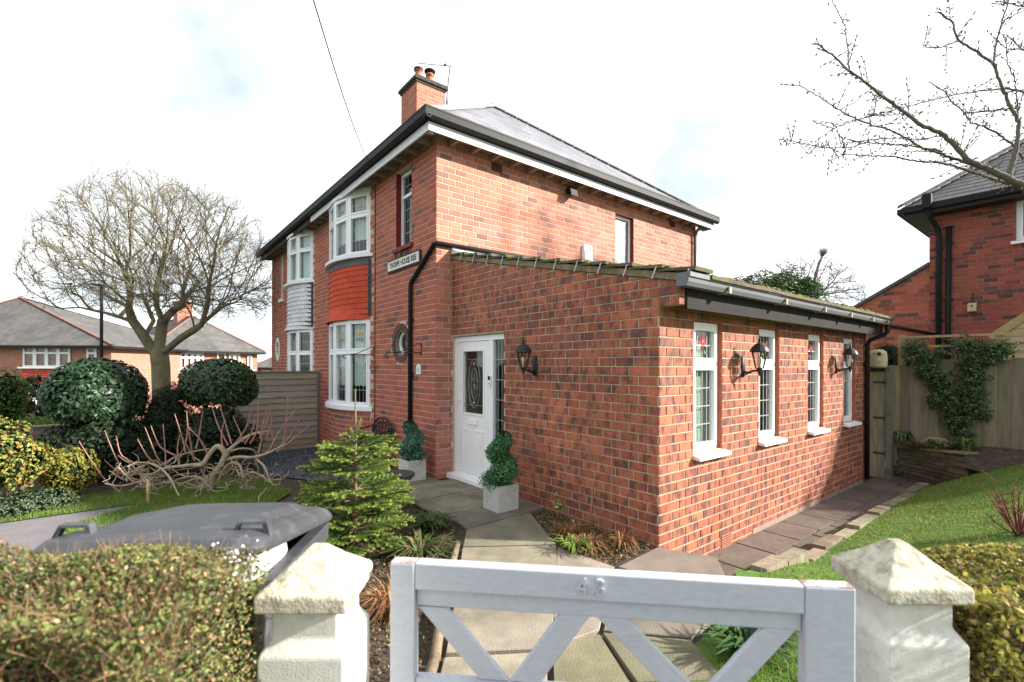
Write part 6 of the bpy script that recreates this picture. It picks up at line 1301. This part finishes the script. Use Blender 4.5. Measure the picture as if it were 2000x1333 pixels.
# ivy-like climber on the right fence
cvs = [((4.22,2.02),.16),((4.36,1.9),.2),((4.42,1.65),.2),((4.55,1.45),.17),((4.66,1.25),.16),((4.74,1.02),.15),((4.82,.8),.16),((4.86,.58),.12),((4.95,1.05),.16),((4.98,1.3),.15),((5.0,1.55),.16),((4.97,1.8),.18),((4.86,2.05),.15),((5.1,2.02),.16),((5.2,1.85),.14),((5.32,1.98),.13),((4.5,1.12),.10),((5.1,.95),.1),((4.6,1.95),.08)]
cb_ = thing('climbing_shrub', (4.85,7.2,.35), 'dark climbing shrub trained in a vee against the board fence', 'climber'); V = []; Q = []; o_ = 0
for i, ((x, z), r_) in enumerate(cvs):
    pos, d = blob_points(int(3300*r_), (x,7.18,z), (r_*1.1,.12,r_*1.1), .45, .75, i, -1); v, q = leaves(pos, d+np.array((0,-.5,.2)), .05, .55, .6); V.append(v); Q.append(q+o_); o_ += len(v)
arrays('foliage', np.vstack(V), np.vstack(Q), pal_cols(len(np.vstack(Q)), [(1,(.035,.065,.025)),(1,(.055,.095,.035)),(.5,(.11,.15,.07))], .3), M_LEAF, cb_, kind='stuff')
mb = MB(); mb.tube([(4.86,7.22,.30),(4.84,7.22,.8),(4.6,7.22,1.3),(4.35,7.22,1.95)], [.02,.015,.012,.006], 6); mb.tube([(4.88,7.22,.30),(4.95,7.22,.9),(5.0,7.22,1.5),(5.1,7.22,2.05)], [.02,.015,.012,.006], 6); mb.build('stems', M_STEM, cb_)
# low plants on the raised bed
def tuft(name, label, c, n, size, pal, spread, h, m=None, aspect=.14, cat='plant', group=None, arch=.6):
    t = thing(name, tuple(c), label, cat, group); a = rng.random(n)*2*math.pi; rr = rng.random(n)**.5*spread*.35; out = np.stack([np.cos(a), np.sin(a), np.zeros(n)], 1)
    b = np.array(c)+out*rr[:,None]; ln = (h*rng.uniform(.6,1.2,n))[:,None]; sp_ = (spread*rng.uniform(.2,1.0,n))[:,None]; side = np.stack([-np.sin(a), np.cos(a), np.zeros(n)], 1)*size*aspect
    m1 = b+out*sp_*.4+np.array((0,0,1))*ln*.8; e = b+out*sp_+np.array((0,0,1))*ln*(1-arch*rng.random((n,1))); v = np.stack([b-side*.5,b+side*.5,m1+side,m1-side,e+side*.2,e-side*.2], 1).reshape(-1,3); k = np.arange(n)[:,None]*6
    q = np.vstack([k+np.array([[0,1,2,3]]), k+np.array([[3,2,4,5]])]); c_ = pal_cols(n, pal, .3); arrays('leaves', v, q, np.vstack([c_,c_]), m or M_LEAF, t, kind='stuff'); return t
def bedz(x): return .26+.12*min(1,max(0,(x-4.2)))
tuft('hart_fern', 'green strap fern on the raised bed edge', (4.62,6.95,bedz(4.62)), 60, .2, [(1,(.10,.16,.05)),(.6,(.16,.2,.07))], .26, .18); tuft('lily_clump', 'bright green leafy clump in front of the climbing shrub', (4.95,6.9,bedz(4.95)), 50, .15, [(1,(.11,.18,.04)),(.4,(.2,.2,.07))], .2, .22)
tuft('spotted_plant', 'small spotted leaf plant at the foot of the fence by the gate', (4.05,7.2,.28), 40, .22, [(1,(.10,.15,.07)),(.5,(.25,.28,.16))], .18, .3); tuft('withered_plants', 'withered brown growth spilling over the stone wall', (4.3,7.12,.27), 130, .10, [(1,(.17,.10,.045)),(.7,(.11,.12,.04))], .35, .15)
# ================================================================== contorted bare bush
hz = onZ(412,965,-.1); HD = float((hz-CAM)@FW); hb = thing('contorted_bush', (hz[0],hz[1],gz(hz[0])-.06), 'twisted bare bush with reddish upright shoots behind the bin', 'shrub')
random.seed(13); old = MB(); new = MB(); K = 3.03
def hz_line(pl, d0, d1): return [atD(p[0]/K, 560+p[1]/K, HD+d0+(d1-d0)*i/max(1,len(pl)-1)) for i, p in enumerate(pl)]
def smooth_line(P, n=4):
    P = [np.array(p) for p in P]; out = []
    for i in range(len(P)-1):
        p0, p1, p2, p3 = P[max(0,i-1)], P[i], P[i+1], P[min(len(P)-1,i+2)]
        for k in range(n): t = k/n; out.append(.5*((2*p1)+(-p0+p2)*t+(2*p0-5*p1+4*p2-p3)*t*t+(-p0+3*p1-3*p2+p3)*t**3))
    return out+[P[-1]]
for pl, r0, r1, d0, d1 in [([(1240,1240),(1260,1130),(1310,1050),(1330,990),(1290,945),(1240,990),(1200,1050),(1150,1060)], .034, .020, 0, -.2), ([(1330,990),(1400,930),(1480,880),(1560,860),(1600,855)], .022, .008, 0, .3), ([(1310,1040),(1400,1010),(1500,1010),(1600,980),(1690,930)], .020, .008, 0, -.3), ([(1200,1050),(1100,1060),(960,1080),(860,1140),(720,1180),(620,1165)], .020, .007, -.1, -.5), ([(1240,1190),(1180,1130),(1100,1130),(1000,1160),(860,1180)], .016, .006, 0, .4), ([(960,1080),(880,1045),(760,1040),(700,1000)], .012, .005, -.3, .1), ([(1320,1120),(1360,1050),(1420,1060),(1440,1130),(1480,1100),(1530,1110),(1600,1160)], .015, .006, .1, -.4), ([(1500,1010),(1560,1060),(1590,1130),(1620,1175),(1660,1165)], .013, .005, -.1, -.4), ([(1510,1020),(1530,1100),(1500,1190),(1450,1215)], .012, .005, -.1, .2), ([(1290,1150),(1340,1060),(1400,1040),(1430,1090),(1400,1170),(1390,1215)], .012, .006, .2, .4), ([(960,1080),(1010,1140),(1040,1200),(1060,1240)], .012, .005, -.3, -.6), ([(1330,990),(1420,960),(1500,970),(1530,1030)], .014, .006, .1, .4), ([(950,1060),(1040,1010),(1130,980),(1240,960)], .012, .006, .3, .1), ([(1200,1120),(1210,1080),(1190,1040),(1140,1000),(1100,930)], .011, .005, .2, .0), ([(700,1070),(800,1160),(900,1130),(1000,1060)], .009, .005, -.5, -.2), ([(1420,1215),(1440,1120),(1480,1040)], .010, .006, .3, .2), ([(1080,1000),(1000,1060),(930,1100),(860,1110)], .008, .004, .2, .4)]:
    P = smooth_line(hz_line(pl, d0, d1), 5); m = len(P); old.tube(P, [(r0+(r1-r0)*i/(m-1))*1.3 for i in range(m)], 7, cap=False)
for pl in [[(830,1060),(720,1000),(690,890)],[(800,1150),(700,1040),(620,855)],[(950,1040),(920,990),(860,840)],[(975,1060),(980,1000),(965,820)],[(1040,1000),(950,950),(895,830)],[(1100,990),(1080,900),(1035,760)],[(1090,960),(1110,860),(1105,740)],[(1350,940),(1290,820),(1250,700)],[(1370,930),(1340,830),(1300,700)],[(1400,920),(1460,830),(1495,690)],[(1670,940),(1690,850),(1705,640)],[(1680,940),(1740,850),(1775,790)],[(1640,980),(1740,900),(1830,820)],[(1530,990),(1560,860),(1605,715)],[(1480,930),(1520,850),(1530,680)],[(1540,900),(1555,820),(1590,705)],[(1440,920),(1420,860),(1380,770)],[(1600,960),(1660,850),(1750,730)],[(820,1290),(650,1170),(560,1060),(470,920)],[(870,1160),(720,1110),(620,1030)],[(1160,960),(1180,870),(1200,740)],[(940,1070),(870,1000),(815,905)],[(1150,1030),(1130,940),(1110,800)],[(1230,990),(1180,900),(1120,840)],[(1450,930),(1490,860),(1510,760)],[(1320,960),(1310,880),(1330,790)],[(760,1150),(700,1120),(690,1050)],[(1560,1000),(1620,930),(1600,840)],[(1060,1060),(1050,960),(1065,880)],[(1580,900),(1610,800),(1600,720)]]:
    d = random.uniform(-.4,.4); P = smooth_line(hz_line(pl, d*.5, d), 4); m = len(P); new.tube(P, [.0135-.008*i/(m-1) for i in range(m)], 5, cap=False)
    for i in range(2, m):
        for _ in range(2): q = Vector(P[i]); new.tube([q, q+Vector((random.gauss(0,.012),random.gauss(0,.012),.018))], [.004,.0015], 4, cap=False)
for _ in range(150):
    p = Vector(atD(random.uniform(215,545), random.uniform(905,955), HD+random.uniform(-.6,.5))); pts_ = [p]; d = Vector((random.gauss(0,1),random.gauss(0,1),random.gauss(0,.5))).normalized()
    for k in range(5): d = (d+Vector((random.gauss(0,.6),random.gauss(0,.6),random.gauss(0,.4)))).normalized(); pts_.append(pts_[-1]+d*.06)
    old.tube(pts_, [.008,.0075,.007,.006,.005,.003], 4, cap=False)
old.build('twisted_limbs', mat('grey_tan_bark',(.36,.285,.20),.9,.3,10,.4,60), hb); new.build('red_shoots', mat('red_shoot_bark',(.34,.17,.135),.8,.25,10), hb)
st_ = onZ(289,985,gz(-1.5)); mb = MB(); mb.tube([(st_[0],st_[1],-.15),(st_[0],st_[1],.10),(st_[0]+.005,st_[1],.24)], .018, 7); mb.build('wooden_stake', mat('peeled_wood',(.48,.33,.19),.85,.2,12), None, 'short peeled wooden stake at the lawn edge behind the bin', 'stake')
# ================================================================== little fir
rng = np.random.default_rng(77); random.seed(77)
fb = onZ(693,1085,-.05); FH = 1.47; fir = thing('fir_tree', (fb[0],fb[1],-.05), 'small bright green fir tree in front of the bow window', 'tree')
tr = MB(); tr.tube([(fb[0],fb[1],-.05),(fb[0]+.01,fb[1],.6),(fb[0],fb[1]+.005,1.05),(fb[0]+.003,fb[1],FH)], [.026,.018,.011,.006], 8)
NV = []; ND = []; NL = []; NC = []
def brush(a, b, r, dens, fr):
    a = np.array(a); b = np.array(b); L_ = np.linalg.norm(b-a); n = int(L_*dens); ax = (b-a)/L_; t = rng.random(n); p = a+(b-a)*t[:,None]
    d = rand_dirs(n); d -= ax*np.einsum('j,ij->i', ax, d)[:,None]; d /= np.linalg.norm(d, axis=1)[:,None]; d[:,2] = d[:,2]*.6+.25; d = d*.9+ax*.75; d /= np.linalg.norm(d, axis=1)[:,None]
    NV.append(p); ND.append(d); NL.append(r*rng.uniform(.75,1.15,n)); tip = np.clip((t-.45)*1.8, 0, 1)*fr; NC.append(np.array((.095,.165,.035))*(1-tip)[:,None]+np.array((.34,.40,.085))*tip[:,None])
for (z, L0, nb, rise) in [(.08,.46,7,.06),(.20,.54,8,.04),(.33,.54,8,.08),(.46,.58,9,.06),(.55,.54,8,.10),(.74,.46,9,.10),(.84,.44,10,.16),(.92,.34,8,.22),(1.0,.15,4,.7)]:
    off = random.random()*6
    for k in range(nb):
        a = off+2*math.pi*k/nb+random.gauss(0,.15); l = L0*random.uniform(.75,1.1); o = np.array((math.cos(a), math.sin(a), 0)); s = np.array((-math.sin(a), math.cos(a), 0)); b0 = np.array((fb[0],fb[1],z)); e = b0+o*l+np.array((0,0,l*rise*random.uniform(.5,1.4)))
        tr.tube([b0,(b0+e)/2-np.array((0,0,.012)),e], [.007,.005,.003], 5, cap=False); brush(b0+(e-b0)*.18, e, .024, 1300, 1)
        m = int(l/.075)
        for j in range(1, m+1):
            f_ = .25+.7*j/(m+1)
            for sg_ in (-1,1):
                q = b0+(e-b0)*f_; ll = l*(1-f_)*.55+.05; ee = q+o*ll*.62+s*sg_*ll*.78+np.array((0,0,random.uniform(.0,.04))); tr.tube([q,ee], [.003,.002], 4, cap=False); brush(q, ee, .021, 1300, 1)
brush((fb[0],fb[1],1.0), (fb[0]+.003,fb[1],FH-.02), .010, 700, .9); brush((fb[0]+.01,fb[1],1.02), (fb[0]+.05,fb[1]+.04,1.20), .02, 900, 1); brush((fb[0],fb[1],FH-.03), (fb[0],fb[1],FH+.005), .016, 1500, 1)
P = np.vstack(NV); D_ = np.vstack(ND); Ln = np.concatenate(NL)[:,None]; C_ = np.vstack(NC)*rng.uniform(.7,1.3,(len(P),1)); sd_ = np.cross(D_, rand_dirs(len(P))); sd_ /= np.linalg.norm(sd_, axis=1)[:,None]; sd_ *= .0022
v = np.stack([P-sd_, P+sd_, P+D_*Ln+sd_*.5, P+D_*Ln-sd_*.5], 1).reshape(-1,3); arrays('needles', v, np.arange(len(P)*4).reshape(-1,4), C_, M_LEAF, fir, kind='stuff'); tr.build('trunk', mat('fir_bark',(.16,.11,.065),.9,.25,12), fir)
# ================================================================== hedges by the gate
def hedge(name, label, l0, l1, d0, d1, zt, slope, n, size, pal, ntw, twc, seed, core):
    rs = np.random.default_rng(seed); h = thing(name, tuple(lat((l0+l1)/2,(d0+d1)/2,0)), label, 'hedge'); u = rs.random((n,3)); face = rs.random(n); lump = lambda l, d: .03*np.sin(l*9+seed)+.025*np.sin(d*17+l*5)
    l = l0+(l1-l0)*u[:,0]; d = d0+(d1-d0)*u[:,1]; z = .35+(zt-.35)*u[:,2]; top = face < .45; fr = (face >= .45) & (face < .8); end = face >= .8
    zz = zt+slope*(l-l0); dep = rs.random(n)**2*.09
    z = np.where(top, zz+lump(l,d)-dep, .35+(zz-.35)*u[:,2]); d = np.where(fr, d0+dep+lump(l,z)*.8, d); l = np.where(end, (l1 if abs(l1) < abs(l0) else l0)-np.sign((l1 if abs(l1) < abs(l0) else l0)-(l0+l1)/2)*(dep-lump(d,z)*.6), l)
    pos = CAM*np.array((1,1,0))+l[:,None]*RT0+d[:,None]*FW+z[:,None]*UP0; nn = np.where(top[:,None], UP0, np.where(fr[:,None], -FW, RT0*(1 if l0 < 0 else -1)))
    v, q = leaves(pos, nn, size, .6, .8); arrays('foliage', v, q, pal_cols(n, pal, .35), M_LEAF, h, kind='stuff')
    k = rs.integers(0, n, ntw); p = pos[k]-nn[k]*.05; dr = nn[k]*.7+rs.normal(size=(ntw,3))*.55+np.array((0,0,.5)); dr /= np.linalg.norm(dr, axis=1)[:,None]; ln = rs.uniform(.04,.10,ntw)[:,None]; s = np.cross(dr, rs.normal(size=(ntw,3))); s /= np.linalg.norm(s, axis=1)[:,None]; s *= .0012; t2 = np.cross(dr, s); e = p+dr*ln
    v = np.stack([p-s-t2*.5,p+s-t2*.5,e+s*.5,e-s*.5, p-t2,p+t2,e+t2*.5,e-t2*.5], 1).reshape(-1,3); arrays('twigs', v, np.arange(ntw*8).reshape(-1,4), np.repeat(pal_cols(ntw, twc, .3), 2, 0), M_LEAF, h, kind='stuff')
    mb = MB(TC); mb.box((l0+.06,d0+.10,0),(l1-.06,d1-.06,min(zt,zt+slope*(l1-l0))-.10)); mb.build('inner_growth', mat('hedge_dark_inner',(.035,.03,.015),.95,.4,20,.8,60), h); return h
hg = hedge('privet_hedge', 'brown twiggy hedge with small green leaves left of the gate pillar', -1.75, -.655, .84, 1.255, 1.225, .0, 52000, .0115, [(1.6,(.12,.165,.045)),(1.3,(.19,.22,.065)),(.7,(.27,.18,.085)),(.5,(.34,.23,.12)),(.4,(.10,.14,.075))], 7000, [(1,(.24,.15,.08)),(1,(.32,.21,.11)),(.6,(.17,.10,.055))], 3, None)
hedge('golden_hedge', 'yellow green privet hedge right of the right gate pillar', 1.27, 2.4, 1.28, 1.62, 1.09, .0, 20000, .019, [(1,(.38,.33,.06)),(1,(.26,.27,.05)),(.5,(.36,.26,.11)),(.4,(.10,.13,.03))], 3000, [(1,(.22,.15,.08)),(1,(.30,.2,.1))], 6, None)
# white blossom on the hedge next to the pillar
wb = thing('white_blossom', tuple(lat(-.70,1.20,1.18)), 'cluster of tiny white blossoms on the hedge beside the left pillar', 'blossom'); n = 170; rs = np.random.default_rng(4); pos = np.array([lat(-.70+rs.normal()*.03, 1.17+rs.normal()*.04, 1.19+rs.normal()*.03) for _ in range(n)]); v, q = leaves(pos, rand_dirs(n), .009, .9, .5); arrays('petals', v, q, pal_cols(n, [(1,(.75,.73,.70))], .1), M_LEAF, wb, kind='stuff')
# ================================================================== grass, litter, bed plants
def grass(name, n, sampler, zf, h, pal, kind='stuff', wd=.0035):
    xy = sampler(n); n = len(xy); z = np.array([zf(x, y) for x, y in xy]); b = np.c_[xy, z]; a = rng.random(n)*2*math.pi; s = np.stack([np.cos(a), np.sin(a), np.zeros(n)], 1)*wd; le = np.stack([rng.normal(size=n)*.5, rng.normal(size=n)*.5, np.ones(n)], 1); le *= (h*rng.uniform(.5,1.3,n)/np.linalg.norm(le, axis=1))[:,None]
    v = np.stack([b-s, b+s, b+le], 1).reshape(-1,3); arrays(name, v, np.arange(n*3).reshape(-1,3), pal_cols(n, pal, .3), M_GRASS, None, kind=kind, nper=3)
def in_poly(poly):
    def f(n):
        P_ = np.array(poly); lo, hi = P_.min(0), P_.max(0); xy = lo+(hi-lo)*rng.random((int(n*1.7),2)); ins = np.zeros(len(xy), bool); j = len(P_)-1
        for i in range(len(P_)):
            c = ((P_[i,1] > xy[:,1]) != (P_[j,1] > xy[:,1])) & (xy[:,0] < (P_[j,0]-P_[i,0])*(xy[:,1]-P_[i,1])/(P_[j,1]-P_[i,1]+1e-12)+P_[i,0]); ins ^= c; j = i
        return xy[ins][:n]
    return f
GP = [(1,(.13,.23,.035)),(1,(.17,.27,.045)),(.6,(.23,.28,.075)),(.35,(.30,.26,.12))]; M_GRASS = mat('grass_blade', src='attr', rough=.6, var=.2, scale=1.2, trans=.4)
grass('lawn_grass', 75000, in_poly([(4.57,.40),(8.5,.40),(8.5,6.6),(5.2,6.45),(4.62,5.9)]), lawn_z, .032, GP, wd=.0045); grass('lawn_grass', 24000, in_poly([(4.85,-.25),(4.6,.42),(7.5,.42),(7.0,-2.3),(5.2,-1.3),(4.95,-1.0)]), lambda x, y: -.005, .06, GP)
grass('left_lawn_grass', 52000, in_poly([(-2.6,-7),(-1.36,-7),(-1.36,-3.46),(-.6,-4.15),(.6,-4.15),(.8,-3.2),(.2,-2.5),(-.6,-1.9),(-1.6,-1.9),(-2.3,-2.3),(-2.5,-3.5)]), lambda x, y: gz(x)-.01, .05, GP, wd=.005)
def litter(name, n, poly, zf, size, pal, jitz=.02, up=.6):
    xy = in_poly(poly)(n); pos = np.c_[xy, [zf(x, y)+abs(rng.normal())*jitz+.004 for x, y in xy]]; v, q = leaves(pos, np.tile(np.array((0,0,1.0)), (len(pos),1)), size, .5, up); arrays(name, v, q, pal_cols(len(q), pal, .35), M_LEAF, None, kind='stuff')
BED = [(.3,-1.0),(1.0,-.9),(2.15,-.95),(2.5,-1.25),(3.9,-2.3),(4.6,-2.9),(3.4,-3.6),(1.6,-2.6)]; BR = [(1,(.20,.11,.055)),(1,(.12,.075,.045)),(.8,(.34,.24,.13))]
litter('bed_litter', 9000, BED, lambda x, y: -.035, .030, BR+[(.5,(.05,.035,.025))], .012); litter('bed_greens', 2600, BED, lambda x, y: -.02, .026, [(1,(.06,.11,.035)),(1,(.10,.15,.045))], .03, .8)
TRI = [(2.25,.20),(2.35,-.06),(3.1,-.42),(3.40,-.60),(3.72,-.38),(3.68,.24)]
litter('bed_litter', 3500, TRI, lambda x, y: -.03, .028, BR, .015); litter('bed_greens', 420, TRI, lambda x, y: -.02, .03, [(1,(.06,.11,.03)),(1,(.10,.16,.04))], .04, .8)
litter('slate_chips', 6000, [(-5.4,-1.9),(-2.2,-1.8),(-.4,-1.0),(-.1,-.06),(-5.4,-.05)], lambda x, y: gz(x)-.012, .045, [(1,(.085,.09,.105)),(1,(.14,.145,.165)),(.5,(.05,.052,.06))], .012, .35)
litter('fallen_leaves', 500, [(-6,-4.5),(-1.7,-2.4),(-2.4,-1.9),(-6,-1.9)], lambda x, y: gz(x)-.02, .06, BR, .02); litter('fallen_leaves', 260, [(3.75,.6),(4.4,.6),(4.4,7),(3.75,7)], lambda x, y: -.298, .025, BR, .006, .3)
litter('bed_greens', 900, [(3.9,7.3),(4.9,6.7),(7,6.9),(7,7.3)], lambda x, y: bedz(x), .03, [(1,(.07,.10,.03)),(1,(.14,.08,.04))], .02)
FE = [(1,(.30,.14,.06)),(1,(.23,.11,.05)),(.5,(.36,.20,.09))]
for i, (x, y, n, s, h, lb_) in enumerate([(3.05,-.20,260,.22,.16,'withered russet fern at the foot of the extension wall'),(3.35,-.28,220,.2,.14,'withered russet fern nearest the paving by the extension corner'),(3.52,.0,160,.16,.16,'small withered fern tucked against the extension corner'),(2.9,-1.75,240,.24,.12,'flattened brown fern beside the fir trunk'),(3.3,-2.2,260,.26,.2,'brown dead stems beside the left gate pillar')]): tuft('withered_fern', lb_, (x,y,-.03), n, .035, FE, s, h, arch=.9, cat='fern', group='withered ferns')
tuft('green_fern', 'fresh green fern among the withered ferns by the wall', (3.30,-.42,-.02), 70, .07, [(1,(.10,.19,.03)),(1,(.16,.25,.05))], .2, .14, cat='fern'); tuft('bed_herb', 'green leafy herb beside the door path edge', (1.9,-1.15,-.03), 160, .10, [(1,(.05,.10,.03)),(1,(.08,.13,.04))], .3, .14, cat='plant'); tuft('bed_herb', 'low green weeds between the fir and the path', (2.45,-1.55,-.03), 160, .08, [(1,(.06,.12,.03)),(.6,(.20,.12,.06))], .35, .12, cat='plant')
tuft('lawn_herb', 'dark green weed in the grass seen under the gate', (5.05,-.75,0), 140, .09, [(1,(.03,.08,.03)),(1,(.05,.11,.03))], .28, .16, cat='plant')
# variegated sprig and cane
vs_ = onZ(1128,1035,-.02); sv = thing('variegated_sprig', (vs_[0],vs_[1],-.03), 'thin yellow variegated sprig against the extension wall', 'plant'); mb = MB(); s1 = onY(1085,985,vs_[1]+.05); P = [(vs_[0],vs_[1],-.03), tuple((np.array(s1)+vs_)/2+(.0,0,.03)), tuple(s1), (s1[0]-.02,s1[1],s1[2]+.05)]; mb.tube(P, [.006,.005,.004,.003], 5); mb.build('stem', M_STEM, sv)
pos = []; 
for _ in range(90): t = random.random(); q = np.array(P[1])*(1-t)+np.array(P[3])*t if t > .3 else np.array(P[0])*(1-t)+np.array(P[2])*t; pos.append(q+rng.normal(size=3)*.03)
v, q = leaves(np.array(pos), rand_dirs(90), .035, .6, .5); arrays('foliage', v, q, pal_cols(90, [(1,(.42,.38,.12)),(1,(.10,.16,.05)),(.6,(.5,.5,.35))], .2), M_LEAF, sv, kind='stuff')
cn = onZ(1153,1045,-.02); c2_ = onY(1158,940,cn[1]+.10); mb = MB(); mb.tube([(cn[0],cn[1],-.05),tuple(c2_)], .010, 6); mb.build('garden_cane', mat('cane_brown',(.26,.13,.06),.8,.2,14), None, 'slim brown garden cane leaning against the extension wall', 'cane')
rsb = onZ(1990,1035,.12); rb2 = thing('bare_red_twigs', (rsb[0],rsb[1],lawn_z(rsb[0],rsb[1])-.03), 'small shrub of bare red twigs on the right lawn', 'shrub'); mb = MB(); random.seed(3)
for _ in range(34):
    a = random.uniform(0,6.28); s = random.uniform(.08,.36); h = random.uniform(.2,.52); b0 = Vector((rsb[0],rsb[1],lawn_z(rsb[0],rsb[1])-.03)); e = b0+Vector((math.cos(a)*s,math.sin(a)*s,h)); mb.tube([b0,(b0+e)/2+Vector((0,0,-.02)),e], [.008,.006,.003], 5, cap=False)
    for k in range(3): q = b0+(e-b0)*random.uniform(.5,1); mb.tube([q,q+Vector((random.gauss(0,.05),random.gauss(0,.05),random.uniform(.03,.1)))], [.004,.002], 4, cap=False)
mb.build('twigs', mat('red_twig',(.15,.045,.035),.8,.25,10), rb2)
# far skyline hill
mb = MB(); hp = [(l, 330+20*math.sin(l*.013)) for l in range(-700, 701, 40)]
for (a, da), (b, db_) in zip(hp[:-1], hp[1:]):
    za, zb = 6+4*math.sin(a*.011+1), 6+4*math.sin(b*.011+1); mb.add([lat(a,da,-8),lat(b,db_,-8),lat(b,db_,zb),lat(a,da,za),lat(a,da+120,za+3),lat(b,db_+120,zb+3)], [(0,1,2,3),(3,2,5,4)])
o = mb.build('hills', mat('far_wooded_hill',(.10,.12,.11),.95,.3,.03), None, kind='structure')
